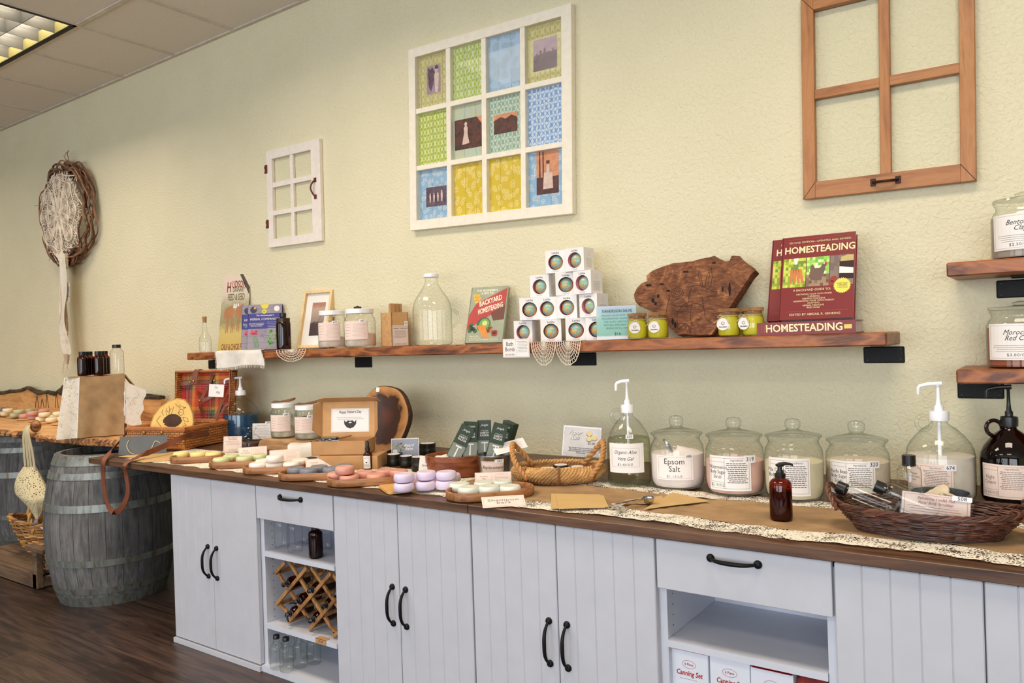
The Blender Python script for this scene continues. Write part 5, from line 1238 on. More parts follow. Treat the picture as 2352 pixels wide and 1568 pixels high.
def one_col(head, n=6, price='', hs=.12, shear=0, ink=None, seed=1, tail=None):
    def d(m, W, H):
        m.use(INKR).frame(-W * .47, H * .04, W * .47, H * .96, .0005, flat).use(ink or INK).text(head, H * hs, lambda x, y, o: (x, H * .84 + y, o), shear=shear, sx=.85)
        m.lines(-W * .42, W * .42, H * .68, n, H * .075, flat, .0009, seed=seed)
        if price: m.use(INKG).text(price, H * .11, lambda x, y, o: (x, H * .13 + y, o), space=1.2, sx=.9)
        if tail: m.use(PAPER).rect(W * .16, H * .92, W * .48, H * 1.10, flat, .0009).use(INKB).text(tail, H * .13, lambda x, y, o: (W * .32 + x, H * 1.01 + y, o + .0012))
    return d
stand_card('pink soap card with a heart behind the pale green soaps', 581, 1048, CT + .01, 62, 20, two_col('Mint &\nEucalyptus', INKM, 3), .7)
stand_card('pink soap card behind the white soaps', 655, 1058, CT + .01, 68, 24, two_col('Unscented', INKM, 4), .6)
stand_card('pink soap card behind the slate grey soaps', 742, 1076, CT + .01, 76, 22, two_col('Charcoal\n& Tea', INKM, 5), .6, .05)
stand_card('pink soap card behind the pale mint soaps', 1133, 1108, CT + .02, 84, 22, two_col('Rosemary\nMint', INKM, 6), .5)
stand_card('pink shampoo bar card lying on the counter edge before the mint soap tray', 1159, 1163, CT + .004, 100, 17, lambda m, W, H: (m.use(INKM).frame(-W * .46, H * .08, W * .46, H * .92, .0005, flat), m.use(INKG).text('Shampoo\nbars', H * .30, lambda x, y, o: (x, H * .5 + y, o), sx=1.6, line=.8)), 1.15, .12)
stand_card('cream soap saver bag card leaning behind the lavender soaps', 981, 1092, CT + .01, 42, 42, lambda m, W, H: m.use(INKG).text('Soap\nsaver bag', H * .2, lambda x, y, o: (x, H * .62 + y, o), sx=.9), .35, .2, -.2, PAPER)
# --- jugs with pumps
PUMPW = WHITEPL
def pump(t, mat, zn, nr, ztip, reach, name='pump', tube_to=None, drop=.022):
    m = MB().use(mat)
    m.lathe([(nr * 1.32, zn - .022), (nr * 1.36, zn - .004), (nr * 1.30, zn + .004), (nr * .62, zn + .006), (nr * .62, zn + .018), (nr * .40, zn + .022), (nr * .30, zn + .04), (nr * .24, ztip - .012), (nr * .34, ztip - .010), (nr * .36, ztip), (.001, ztip + .001)], 20, True, False)
    m.tube([(nr * .5, 0, ztip - .002), (-reach * .5, 0, ztip - .004), (-reach * .93, 0, ztip - .009), (-reach, 0, ztip - .014), (-reach - .001, 0, ztip - drop - .012)], .006, 10, rs=[.0065, .0065, .0055, .0055, .0045])
    if tube_to is not None: m.tube([(0, 0, zn - .02), (0, 0, tube_to)], nr * .30, 10)
    m.build(name, None, t, True)
GEL = thin_glass('aloe_gel', (.84, .86, .78), (.55, .58, .5), gloss=.2)
BLUEL = plain('blue_mouthwash', (10, 62, 96), .2); LOTION = plain('white_lotion', (226, 216, 204), .35)
def pump_jug(label, cx, yb_, wpx, yneck, ytip, rpx, glass, fill, lvl, mat=PUMPW, z0=CT + .003, ring=True, tubeto=.03, dr=0):
    L, r = rplace(cx, yb_, wpx, z0); h = ztop(L, yneck) - z0; t, nr = jug('pump_jug', label, L, r, h, z0, glass, face_cam(L) + dr, neck=.115, fill=fill, lvl=lvl, ring=ring)
    pump(t, mat, h, nr, ztop(L, ytip) - z0, met(L, rpx), tube_to=tubeto); return t, r, h
t, r, h = pump_jug('clear pump jug of blue liquid beside the wicker case', 556, 1012, 80, 898, 866, 33, G_CLEAR, BLUEL, .52, tubeto=None)
t, r, h = pump_jug('clear pump jug labelled organic aloe vera gel', 1447, 1120, 100, 932, 873, 24, G_CLEAR, GEL, .60)
m = MB(); fn = label_wrap(m, r + .0012, h * .37, r * 1.72, h * .37, -PI / 2 - .15, PAPER); f2 = lambda x, y, o: fn(x, y, o + .0006)
W, H = r * 1.72, h * .37
m.use(INKG).frame(-W * .40, -H * .30, W * .36, H * .34, .0005, f2, .0003, 10).use(INK).text('Organic Aloe', .0165, lambda x, y, o: f2(x - W * .02, H * .20 + y, o), shear=.45, sx=.85).text('Vera Gel', .0165, lambda x, y, o: f2(x - W * .02, -H * .02 + y, o), shear=.45, sx=.9).text('$2.40/OZ', .0105, lambda x, y, o: f2(x - W * .02, -H * .22 + y, o), space=1.25)
m.use(PAPER).rect(W * .02, H * .66, W * .02 + .024, H * .66 + .014, fn, .0008, 3).use(INKB).text('629', .011, lambda x, y, o: fn(W * .02 + .012 + x, H * .66 + .007 + y, o + .001)); m.build('label', None, t)
t, r, h = pump_jug('clear pump jug of white eczema cream, numbered 674', 2163, 1156, 142, 947, 879, 40, G_CLEAR, LOTION, .50)
m = MB(); store_label(m, r + .0012, h * .27, r * 1.55, h * .34, -PI / 2 - .42, PINKP, 'Oatmeal\nHoney Eczema\nCream', 10, '$1.60/OZ', '674', INKG, .11); m.build('label', None, t)
t, r, h = pump_jug('dark amber pump jug of night cream at the right edge', 2324, 1162, 122, 960, 886, 42, G_AMBERD, plain('dark_cream', (60, 34, 16), .4), .56, BLACKPL, tubeto=None)
m = MB(); store_label(m, r + .0012, h * .28, r * 1.6, h * .40, -PI / 2 - .25, PINKP, 'Night\nCream', 10, '$3.00/OZ', None, INKG, .16); m.build('label', None, t)
# --- glass canisters
SALTM = plain('epsom_salt', (240, 228, 224), .85, bumpy=.3, bscale=300, vary=.02)
def canister(label, cx, yb_, wpx, ylid, yknob, fill, lvl, head, price, num, wavy=0, name='glass_canister', z0=CT + .003, draw=None, dr=-.2, lidr=.97, lw=1.5, spoon=False):
    L, r = rplace(cx, yb_, wpx, z0); h = ztop(L, ylid) - z0; hk = ztop(L, yknob) - z0
    t = thing(name, label, 'jar', (L.x, L.y, z0), face_cam(L), 'glass canisters')
    MB().use(G_CLEAR).lathe([(r * .72, 0), (r * .88, .004), (r * .97, .018), (r, h * .25), (r, h * .70), (r * .97, h * .82), (r * .88, h * .90), (r * .85, h * .94), (r * .90, h * .985), (r * .90, h)], 40, True, False).build('glass_body', None, t, True)
    k = hk - h
    MB().use(G_CLEAR).lathe([(r * .84, h + .001), (r * lidr, h + .003), (r * lidr, h + .008), (r * .80, h + k * .20), (r * .50, h + k * .30), (r * .27, h + k * .38), (r * .20, h + k * .46), (r * .26, h + k * .55), (r * .27, h + k * .82), (r * .20, h + k * .95), (.001, hk)], 36, False, False).build('lid', None, t, True)
    fl = h * lvl
    m = MB().use(fill).lathe([(r * .70, .006), (r * .86, .009), (r * .95, .020), (r * .982, h * .25), (r * .982, min(fl, h * .70))], 36, True, False)
    n = 36; R_ = r * .982; z_ = min(fl, h * .70)
    m.add([(R_ * q * math.cos(2 * PI * a / n), R_ * q * math.sin(2 * PI * a / n), z_ + (wavy * (1 - q * .6) * math.cos(2 * PI * a / n + .3) if q < 1 else 0) + .012 * (1 - q) * (1 if wavy else .3)) for q in (1, .75, .5, .02) for a in range(n)], [(i * n + a, i * n + (a + 1) % n, (i + 1) * n + (a + 1) % n, (i + 1) * n + a) for i in range(3) for a in range(n)] + [[3 * n + a for a in range(n)]])
    m.build('contents', None, t, True)
    if spoon: MB().use(STEEL).tube(spline([(-.01, -.03, fl - .01), (-.03, -.03, fl + .03), (-.042, -.02, fl + .045)], 8), .006, 8, rs=[.003, .004, .006, .007, .006, .005, .004, .004, .003]).build('scoop', None, t, True)
    m = MB()
    if draw: draw(m, r, h)
    else: store_label(m, r + .0012, h * .42, r * lw, h * .60, -PI / 2 + dr, PAPER, head, 11, price, num, INK, .15)
    m.build('label', None, t); return t
def d_epsom(m, r, h):
    W, H = r * 1.45, h * .46; fn = label_wrap(m, r + .0012, h * .44, W, H, -PI / 2 - .12, PAPER); f2 = lambda x, y, o: fn(x, y, o + .0006)
    m.use(INKM).frame(-W * .44, -H * .44, W * .44, H * .44, .0005, f2, .0003, 10).use(INK).text('Epsom\nSalt', .026, lambda x, y, o: f2(x, H * .10 + y, o), line=.9, sx=.95).use(INKG).text('$1.10/LB', .0105, lambda x, y, o: f2(x, -H * .35 + y, o), space=1.3)
    m.use(PAPER).rect(W * .28, H * .36, W * .28 + .026, H * .36 + .016, fn, .0012, 3).use(INKB).text('686', .0125, lambda x, y, o: fn(W * .28 + .013 + x, H * .36 + .008 + y, o + .0014))
canister('glass canister of white epsom salt with a metal scoop inside', 1558, 1128, 120, 998, 953, SALTM, .66, '', '', '', .012, draw=d_epsom, spoon=True)
canister('glass canister of pink watermelon body sugar scrub', 1690, 1143, 130, 1002, 957, plain('pink_sugar', (226, 182, 172), .8, bumpy=.5, bscale=260, vary=.05), .60, 'Watermelon\nBody Sugar\nScrub', '$2.15/OZ', '319')
canister('glass canister of pale yellow pina colada scrub behind the amber pump bottle', 1826, 1156, 128, 1004, 960, plain('cream_sugar', (226, 216, 184), .8, bumpy=.5, bscale=260, vary=.05), .62, 'Pi\u00f1a Colada\nBody Sugar\nScrub', '$2.15/OZ', None)
canister('glass canister of vanilla bean body sugar scrub behind the dark wicker basket', 1972, 1152, 136, 1014, 965, plain('vanilla_sugar', (222, 206, 184), .8, bumpy=.5, bscale=260, vary=.06), .66, 'Vanilla Bean\nBody Sugar\nScrub', '$2.15/OZ', '320')
# clay jars on the short shelves
def d_clay(head, price):
    def d(m, r, h):
        W, H = r * 1.9, h * .62; fn = label_wrap(m, r + .0012, h * .46, W, H, -PI / 2 - .02, PAPER); f2 = lambda x, y, o: fn(x, y, o + .0006)
        m.use(INKG).frame(-W * .46, -H * .45, W * .46, H * .45, .0005, f2, .0003, 12).use(INK).text(head, .020, lambda x, y, o: f2(x, H * .18 + y, o), shear=.45, line=.8, sx=.9).lines(-W * .4, W * .4, -H * .10, 4, .0055, f2, .0008).text(price, .0115, lambda x, y, o: f2(x, -H * .36 + y, o), space=1.2)
    return d
def shelf_jar(label, cx, z0, wpx, ylid, yknob, y, fill, lvl, d, ybot):
    L = ony(cx, ybot, y); r = met(L, wpx) / 2; L.z = z0
    h = ztop(L, ylid) - z0; hk = ztop(L, yknob) - z0; t = thing('glass_canister', label, 'jar', (L.x, L.y, z0), face_cam(L) - .1, 'glass canisters')
    MB().use(G_CLEAR).lathe([(r * .90, 0), (r, .006), (r, h * .72), (r * .93, h * .82), (r * .84, h * .88), (r * .84, h * .93), (r * .92, h)], 40, True, False).build('glass_body', None, t, True)
    k = hk - h; MB().use(G_CLEAR).lathe([(r * .86, h), (r * .94, h + .003), (r * .92, h + .010), (r * .5, h + k * .4), (r * .2, h + k * .55), (r * .26, h + k * .8), (.001, hk)], 32, False, False).build('lid', None, t, True)
    MB().use(fill).lathe([(r * .92, .005), (r * .975, .01), (r * .975, h * lvl)], 36).build('contents', None, t, True); m = MB(); d(m, r, h); m.build('label', None, t)
shelf_jar('large glass jar of pale bentonite clay on the upper short shelf', 2354, 1.431, 130, 466, 440, -.15, plain('bentonite_clay', (176, 162, 146), .9), .74, d_clay('Bentonite\nClay', '$2.50/OZ'), 592)
shelf_jar('glass jar of reddish moroccan clay on the lower short shelf', 2350, 1.123, 142, 712, 690, -.15, plain('red_clay', (150, 84, 52), .9), .70, d_clay('Moroccan\nRed Clay', '$3.00/OZ'), 846)
# --- amber pump bottle in front
def pump_bottle(name, label, L, r, h, z, rz, rot=None, group=None, glass=None, fillm=None):
    t = thing(name, label, 'bottle', (L[0], L[1], z), rz, group, rot)
    MB().use(glass or G_AMBER).lathe([(r * .85, 0), (r * .97, .004), (r, .012), (r, h * .60), (r * .95, h * .655), (r * .78, h * .70), (r * .48, h * .725), (r * .42, h * .75)], 28, True, False).build('glass_body', None, t, True)
    MB().use(fillm or plain('dark_liquid', (92, 26, 12), .3)).lathe([(r * .9, .006), (r * .94, .014), (r * .94, h * .52)], 24).build('contents', None, t, True)
    m = MB().use(BLACKPL).lathe([(r * .46, h * .735), (r * .50, h * .75), (r * .50, h * .81), (r * .36, h * .82), (r * .30, h * .86), (r * .22, h * .87), (r * .20, h * .93), (r * .36, h * .94), (r * .38, h * .97), (r * .2, h * .985)], 18)
    m.tube([(-r * .1, 0, h * .965), (r * .5, 0, h * .985), (r * .95, 0, h * .975), (r * 1.15, 0, h * .955)], r * .14, 8, rs=[r * .2, r * .16, r * .12, r * .09]); m.build('pump', None, t, True); return t
L, r = rplace(1795, 1199, 50, CT + .004); pump_bottle('pump_bottle', 'amber pump bottle standing alone on the burlap runner', L, r, ztop(L, 1062) - CT - .004, CT + .004, face_cam(L))
# --- lidded jars with wooden scoops, on a driftwood block
L, r = rplace(630, 1036, 62, CT + .003)
DRIFT = wood('driftwood_block', [(150, 108, 70), (190, 146, 98), (214, 176, 128)], 1.5, 'x', .8, .5, .6)
A = onz(602, 1032, CT); B = onz(690, 1040, CT); d = B - A; rz = math.atan2(d.y, d.x)
zt = CT + .055
t = thing('driftwood_block', 'pale weathered driftwood block under the two scoop jars', 'wood block', ((A.x + B.x) / 2, (A.y + B.y) / 2 + .085, CT), rz + .1)
m = MB().use(DRIFT); hl = d.length / 2 + .03
pr = [(-hl, .002), (-hl * 1.02, .02), (-hl * .9, .045), (-hl * .7, .055), (hl, .055), (hl * 1.02, .03), (hl, .002)]
m.prism([(x, z) for x, z in pr], -.085, .085, lambda x, z, y: (x + .012 * noise.noise(Vector((x * 20, y * 30, z * 30))), y * (1 - .15 * abs(x) / hl), z)); m.build('block_body', None, t)
for q, (cx, yb_, w_, ylid, num, tail) in enumerate(((653, 1006, 59, 926, '684', 'left jar of the pair with wooden scoops, on the driftwood block'), (708, 1010, 60, 931, '683', 'right jar of the pair with wooden scoops, beside the kraft box'))):
    L, r = rplace(cx, yb_, w_, zt + .002); h = ztop(L, ylid) - zt; lidjar('lidded_jar', 'white-lidded herbal salt jar, ' + tail, L, r, h, zt + .002, HERBSALT, .62 if q else .30, num, group='white-lidded salt jars')
    rz = face_cam(L); m = MB().use(SCOOPW).tube([(-.055, 0, .008), (-.04, 0, .010), (-.015, 0, .008), (.0, 0, .010), (.03, 0, .012), (.055, 0, .018), (.062, 0, .022)], .008, 10, rs=[.004, .009, .0055, .007, .011, .009, .003], flat=.6)
    o = m.build('wooden_scoop', None, None, True); o.location = (L.x, L.y, zt + .002 + h - .001); o.rotation_euler = (0, 0, rz + .2); tag(o, 'small dark wooden scoop lying on the %s herbal salt jar lid' % ('right' if q else 'left'), 'scoop', 'wooden scoops')
m = MB().use(LINEN).grid(12, 12, lambda u, v: (.0 + .16 * u, -.02 + (.09 * v if v < .4 else .036 + .10 * (v - .4)), -.001 - (.055 * max(0, (.35 - v)) / .35) + .002 * math.sin(u * 12)), .001)
o = m.build('linen_cloth', None, None, True); L = onz(678, 1026, zt); o.location = (L.x - .06, L.y + .005, zt + .004); o.rotation_euler = (0, 0, .75); tag(o, 'pale green-white linen cloth draped over the driftwood block', 'cloth')
# small jars and cards left of the driftwood
L, r = rplace(575, 1030, 46, CT + .003); h = ztop(L, 992) - CT
t = thing('glass_jar', 'squat clear glass jar with flared collar, before the blue pump jug', 'jar', (L.x, L.y, CT + .003), face_cam(L))
MB().use(G_CLEAR).lathe([(r * .9, 0), (r, .004), (r, h * .55), (r * .85, h * .68), (r * .45, h * .85), (r * .42, h * .95), (r * .62, h * 1.15), (r * .66, h * 1.25), (r * .60, h * 1.3)], 28, True, False).build('glass_body', None, t, True)
MB().use(plain('dark_pods', (70, 44, 38), .7, bumpy=.8, bscale=200, vary=.4)).lathe([(r * .9, .004), (r * .9, h * .3)], 20).build('contents', None, t)
L, r = rplace(618, 1010, 62, CT + .003); h = ztop(L, 952) - CT; rz = face_cam(L)
t = thing('clasp_jar', 'square clear glass jar with a brass clasp, behind the natural toothbrush card', 'jar', (L.x + .03, L.y + .03, CT + .003), rz)
MB().use(G_CLEAR).rbox((-r * .9, -r * .7, 0), (r * .9, r * .7, h * .88), .01).rbox((-r * .95, -r * .75, h * .89), (r * .95, r * .75, h * .96), .004).build('glass_body', None, t)
MB().use(BRASS).rbox((r * .45, -r * .8, h * .72), (r * .75, -r * .74, h * .98), .001).tube([(r * .6 + .012 * math.cos(a), -r * .8, h * .66 + .016 * math.sin(a)) for a in [2 * PI * k / 12 for k in range(12)]], .002, 5, closed=True).build('clasp', None, t, True)
stand_card('pink card under a stand before the blue pump jug', 536, 1004, CT + .02, 44, 36, one_col('Mouthwash', 7, '', .1, seed=12), .1, -.1)
stand_card('white natural toothbrush card leaning on the clasp jar', 602, 1008, CT + .02, 42, 36, one_col('Natural Toothbrush', 6, '$7.00/EA', .09, seed=13, tail='509'), .15, .05, -.04, PAPER)
stand_card('pink bamboo charcoal floss card beside the squat glass jar', 534, 1038, CT + .003, 40, 36, one_col('Natural Bamboo\nCharcoal Floss', 4, '$7.00/EA', .10, seed=14), .12, -.05, -.05)
# --- kraft gift boxes
KIN = plain('kraft_inside', (200, 154, 104), .8)
A = onz(728, 1079, CT + .002); B = onz(868, 1077, CT + .002); d = B - A; rz = math.atan2(d.y, d.x); W = d.length
zb = ztop(A, 1048) - CT - .002
def carton(name, label, loc, rz, W, D, H, grp):
    t = thing(name, label, 'box', loc, rz, grp); return t
t = carton('kraft_box', 'closed kraft gift box, lower of the two beside the amber dropper bottle', (A.x, A.y, CT + .0015), rz, 0, 0, 0, 'kraft gift boxes'); D = .14
MB().use(KRAFT).rbox((0, 0, 0), (W, D, zb - .001), .0015).build('box_body', None, t)
zc = zb + CT + .002; A2 = onz(716, 1046, zc); B2 = onz(840, 1044, zc); W2 = (B2 - A2).length; hb = ztop(A2, 1014) - zc
t = carton('kraft_box', 'open kraft gift box with a happy fathers day card inside its raised lid', (A2.x, A2.y, zc), rz, 0, 0, 0, 'kraft gift boxes'); D2 = .13; e = .003
MB().use(KRAFT).box((0, 0, 0), (W2, D2, e)).box((0, 0, 0), (W2, e, hb)).box((0, D2 - e, 0), (W2, D2, hb)).box((0, 0, 0), (e, D2, hb)).box((W2 - e, 0, 0), (W2, D2, hb)).build('box_body', None, t)
hl = (ztop(onz(780, 1014, zc), 914) - zc) * 1.03; fl_ = .036
Ml = Matrix.Translation((0, D2 - .002, hb)) @ Matrix.Rotation(PI / 2 - .12, 4, 'X')
m = MB().at(Ml).use(KIN).box((0, 0, -e), (W2, hl - hb, 0)).use(KRAFT)
hh = hl - hb
m.add([(0, 0, 0), (0, hh, 0), (-.028, hh - .012, .040), (-.030, .03, .040)], [(0, 1, 2, 3)]).add([(W2, 0, 0), (W2, hh, 0), (W2 + .024, hh - .006, .04), (W2 + .026, .03, .04)], [(3, 2, 1, 0)])
m.prism([(-.026, 0), (W2 + .026, 0), (W2 + .014, .026), (W2 - .014, fl_), (.014, fl_), (-.014, .026)], 0, .002, lambda x, y, z: (x, hh + y * .45 - z, y * .9))
m.build('lid', None, t)
c0 = (W2 * .17, hh * .14, W2 * .90, hh * .80); m = MB().at(Ml).use(PAPER).box((c0[0], c0[1], 0), (c0[2], c0[3], .001)); f3 = lambda x, y, o: (x, y, .001 + o)
m.use(plain('navy_ink', (52, 64, 92), .6)).frame(c0[0] + .003, c0[1] + .003, c0[2] - .003, c0[3] - .003, .0006, f3); cx = (c0[0] + c0[2]) / 2; ch = c0[3] - c0[1]
m.use(INK).text('Happy Father\u2019s Day', .0165, lambda x, y, o: f3(cx + x, c0[1] + ch * .85 + y, o), bold=.012, sx=.74).lines(c0[0] + .02, c0[2] - .02, c0[1] + ch * .62, 2, .007, f3, .0009)
bd = [(-.030, .030), (-.020, .020), (-.012, .028), (0, .026), (.012, .028), (.020, .020), (.030, .030), (.028, .010), (.016, -.004), (0, -.010), (-.016, -.004), (-.028, .010)]
m.use(plain('beard_black', (44, 42, 40), .6)).fill([(cx + x * .9, c0[1] + ch * .14 + .010 + y * .9) for x, y in bd], f3, .0004).use(PAPER).fill([(cx - .008, c0[1] + ch * .14 + .026), (cx, c0[1] + ch * .14 + .029), (cx + .008, c0[1] + ch * .14 + .026), (cx, c0[1] + ch * .14 + .023)], f3, .0006); m.build('greeting_card', None, t)
# things in the box
m = MB().use(BLACKPL).rbox((0, 0, 0), (.07, .03, .022), .004); o = m.build('comb_case'); o.matrix_world = Matrix.Translation(t.location) @ Matrix.Rotation(rz, 4, 'Z') @ Matrix.Translation((.02, .05, hb - .012)); tag(o, 'black grooming case in the open kraft gift box', 'case')
m = MB().use(SCOOPW).rbox((0, 0, 0), (.07, .012, .006), .002); o = m.build('wooden_comb'); o.matrix_world = Matrix.Translation(t.location) @ Matrix.Rotation(rz, 4, 'Z') @ Matrix.Translation((.075, .07, hb - .004)) @ Matrix.Rotation(-.2, 4, 'Y'); tag(o, 'small brown wooden comb in the open kraft gift box', 'comb')
m = MB().use(STEEL).tube([(.014 * math.cos(a), .018 * math.sin(a), 0) for a in [2 * PI * k / 14 for k in range(14)]], .0015, 5, closed=True).tube([(.028 + .014 * math.cos(a), .018 * math.sin(a), 0) for a in [2 * PI * k / 14 for k in range(14)]], .0015, 5, closed=True).rbox((.04, -.004, -.001), (.075, .004, .001), .0005); o = m.build('scissors'); o.matrix_world = Matrix.Translation(t.location) @ Matrix.Rotation(rz, 4, 'Z') @ Matrix.Translation((.035, .025, hb + .001)); tag(o, 'small steel scissors lying in the open kraft gift box', 'scissors')
# dropper bottle
L, r = rplace(846, 1078, 21, CT + .003); h = ztop(L, 1014) - CT; t = thing('dropper_bottle', 'amber dropper bottle of beard oil standing before the kraft boxes', 'bottle', (L.x, L.y, CT + .003), face_cam(L))
MB().use(G_AMBER).lathe([(r * .9, 0), (r, .003), (r, h * .52), (r * .8, h * .58), (r * .42, h * .62), (r * .42, h * .68)], 24, True, False).build('glass_body', None, t, True)
MB().use(plain('beard_oil', (120, 52, 18), .3)).lathe([(r * .92, .004), (r * .92, h * .45)], 20).build('contents', None, t)
MB().use(BLACKPL).lathe([(r * .55, h * .64), (r * .55, h * .76), (r * .34, h * .78), (r * .36, h * .92), (r * .25, h * .99), (.001, h)], 18, True, False).build('dropper_cap', None, t, True)
m = MB(); fn = label_wrap(m, r + .0006, h * .26, r * 1.7, h * .44, -PI / 2 - .35, PAPER); m.use(INK).text('Beard Oil', .0048, lambda x, y, o: fn(x, h * .15 + y, o + .0008)).fill([(x * .12, y * .12 - .002) for x, y in bd], lambda x, y, o: fn(x, y, o + .0008)).lines(-r * .7, r * .7, -h * .08, 4, .003, lambda x, y, o: fn(x, y, o + .0008), .0006); m.build('label', None, t)
# wood slice platter behind
L = onz(860, 1047, CT); rz = face_cam(L) - .78; Rr = met(L, 146) / 2 * 1.06
def platter():
    m0, nt, out = newmat('walnut_slice'); v = coords(nt); gr = N(nt, 'TexGradient', gradient_type='SPHERICAL')
    nz = N(nt, 'TexNoise'); nz.inputs['Scale'].default_value = 14; nz.inputs['Detail'].default_value = 6; nt.links.new(v, nz.inputs['Vector'])
    sp = N(nt, 'VectorMath', operation='LENGTH'); nt.links.new(v, sp.inputs[0])
    f = math_n(nt, 'ADD', math_n(nt, 'MULTIPLY', sp.outputs['Value'], 1 / (Rr * 1.1)), math_n(nt, 'MULTIPLY', math_n(nt, 'SUBTRACT', nz.outputs['Fac'], .5), .7))
    principled(nt, out, ramp(nt, f, [(.1, (98, 52, 28)), (.35, (66, 36, 22)), (.62, (66, 38, 24)), (.70, (160, 110, 62)), (.85, (186, 134, 78)), (1, (140, 92, 52))]), .3)
    t = thing('wood_platter', 'round dark-centred wood slice platter with bark edge, standing behind the kraft boxes', 'platter', (L.x, L.y + .035, CT + .008)); t.rotation_euler = (Matrix.Rotation(rz, 3, 'Z') @ Matrix.Rotation(PI / 2 - .16, 3, 'X')).to_euler()
    R = Rr; hk_ = R * 1.03; n = 48; prof = [(.0005, -.012), (R * .55, -.012), (R * .80, -.005), (R * .95, 0), (R, -.002)]
    jig = [1 + .02 * math.sin(3 * a) + .012 * math.sin(7 * a + 1) for a in [2 * PI * k / n for k in range(n)]]
    m = MB(); M0 = Matrix.Translation((0, hk_, 0)); m.use(m0)
    vs = [(r_ * jig[k] * math.cos(2 * PI * k / n), r_ * jig[k] * math.sin(2 * PI * k / n), z) for r_, z in prof for k in range(n)]
    fs = [(i * n + k, i * n + (k + 1) % n, (i + 1) * n + (k + 1) % n, (i + 1) * n + k) for i in range(4) for k in range(n)] + [[k for k in range(n)][::-1]]
    m.add(vs, fs); m.add([(R * jig[k] * math.cos(2 * PI * k / n), R * jig[k] * math.sin(2 * PI * k / n), -.03) for k in range(n)], [list(range(n))[::-1]]); m.build('platter_body', None, t, True, mw=M0)
    b = MB().use(plain('dark_bark', (72, 46, 30), .95, bumpy=1, bscale=90, vary=.35)); rr = random.Random(2)
    q = [[(R * (jig[k % n] + .014 + .014 * rr.random()) if z in (-.008, -.022) else R * jig[k % n]) for k in range(n)] for z in (0, -.008, -.022, -.03)]
    b.add([(q[i][k] * math.cos(2 * PI * k / n), q[i][k] * math.sin(2 * PI * k / n), z) for i, z in enumerate((-.001, -.008, -.022, -.03)) for k in range(n)], [(i * n + k, (i + 1) * n + k, (i + 1) * n + (k + 1) % n, i * n + (k + 1) % n) for i in range(3) for k in range(n)]); b.build('bark', None, t, mw=M0)
    MB().use(PAPER).box((-R * .36, hk_ + R * .80, .0005), (-R * .22, hk_ + R * .94, .0012)).build('price_sticker', None, t)
platter()
# beard balm sign and tins
def d_balm(m, W, H):
    m.use(plain('blue_grey_print', (150, 156, 172), .5)).rect(-W * .48, H * .04, W * .48, H * .96, flat, .0003).use(plain('straw_flower_print', (150, 142, 92), .6))
    rr_ = random.Random(3)
    for k in range(26): disc(m, W * rr_.uniform(-.44, .0), H * rr_.uniform(.45, .8), .0035, .0006, 6)
    disc(m.use(PAPER), -W * .36, H * .42, .010, .0007); disc(m.use(plain('navy_tin_print', (50, 66, 120), .5)), -W * .16, H * .32, .009, .0007)
    m.use(PAPER).text('Beard\nBalm', .017, lambda x, y, o: (W * .14 + x, H * .60 + y, o + .001), shear=.3, bold=.02, line=.85).use(INK).text('$6.00 Each', .0075, lambda x, y, o: (W * .22 + x, H * .14 + y, o + .001), bold=.02)
stand_card('beard balm sign with a tin picture standing among the black tins', 931, 1058, CT + .004, 63, 51, d_balm, .15, -.1, mat=PAPER, name='acrylic_sign', cat='sign')
TIN = plain('black_tin', (44, 42, 36), .35, .6)
def tin(label, cx, yb_, w_, ytop, z0=CT + .0025, group='black balm tins'):
    L, r = rplace(cx, yb_, w_, z0); h = ztop(L, ytop) - z0 - .004; t = thing('balm_tin', label, 'tin', (L.x, L.y, z0), face_cam(L), group)
    MB().use(TIN).lathe([(r * .96, 0), (r, .002), (r, h * .55), (r * .97, h * .58), (r * .97, h * .62), (r * 1.01, h * .63), (r * 1.01, h - .001), (r * .97, h)], 28).build('tin_body', None, t, True)
    MB().use(PAPER).lathe([(r * .9, h), (r * .9, h + .0006)], 26).use(INKR).text('Balm', r * .5, lambda x, y, o: (x, y, h + .0007 + o)).build('lid_sticker', None, t)
tin('black balm tin left of three in front of the beard balm sign', 905, 1070, 31, 1040)
tin('black balm tin in the middle of three before the beard balm sign', 934, 1073, 31, 1044)
tin('black balm tin right of three, nearest the wooden bowl', 962, 1083, 33, 1046)
tin('black balm tin standing behind the beard balm sign', 983, 1046, 37, 1015)
# --- wooden bowl with razors
BOWLW = wood('dark_bowl_wood', [(74, 34, 18), (118, 60, 32), (148, 82, 46), (92, 46, 26)], 1.3, 'x', .32, .5, .05)
L, r = rplace(1050, 1098, 142, CT + .002); h = ztop(L, 1040) - CT; rb = face_cam(L)
t = thing('wooden_bowl', 'dark oval wooden bowl holding safety razor boxes', 'bowl', (L.x + .28 * r * math.sin(rb), L.y - .28 * r * math.cos(rb), CT + .002), rb); L = t.location.copy(); BL_, BR_, BHt = L.copy(), r, h
m = MB().use(BOWLW).lathe([(r * .94, 0), (r, .004), (r * 1.0, h * .7), (r * 1.02, h * .72), (r * 1.02, h - .002), (r * .98, h), (r * .95, h - .002), (r * .93, h * .5), (r * .92, .012)], 44, True, True, sy=.72); m.build('bowl_body', None, t, True)
m = MB().use(plain('white_terry', (232, 220, 204), .95, bumpy=1, bscale=160)).grid(26, 20, lambda u, v: ((lambda a, q: (r * .88 * q * math.cos(a), r * .62 * q * math.sin(a), h * .80 + .02 * (1 - q) + .016 * noise.noise(Vector((math.cos(a) * q * 4, math.sin(a) * q * 4, 2)))))(2 * PI * u, v)))
o = m.build('terry_cloth', None, None, True); o.location = (L.x, L.y, CT + .002); o.rotation_euler = (0, 0, rb); tag(o, 'crumpled white terry washcloths filling the dark wooden bowl', 'cloth')
GREENB = plain('dark_green_carton', (44, 62, 46), .45)
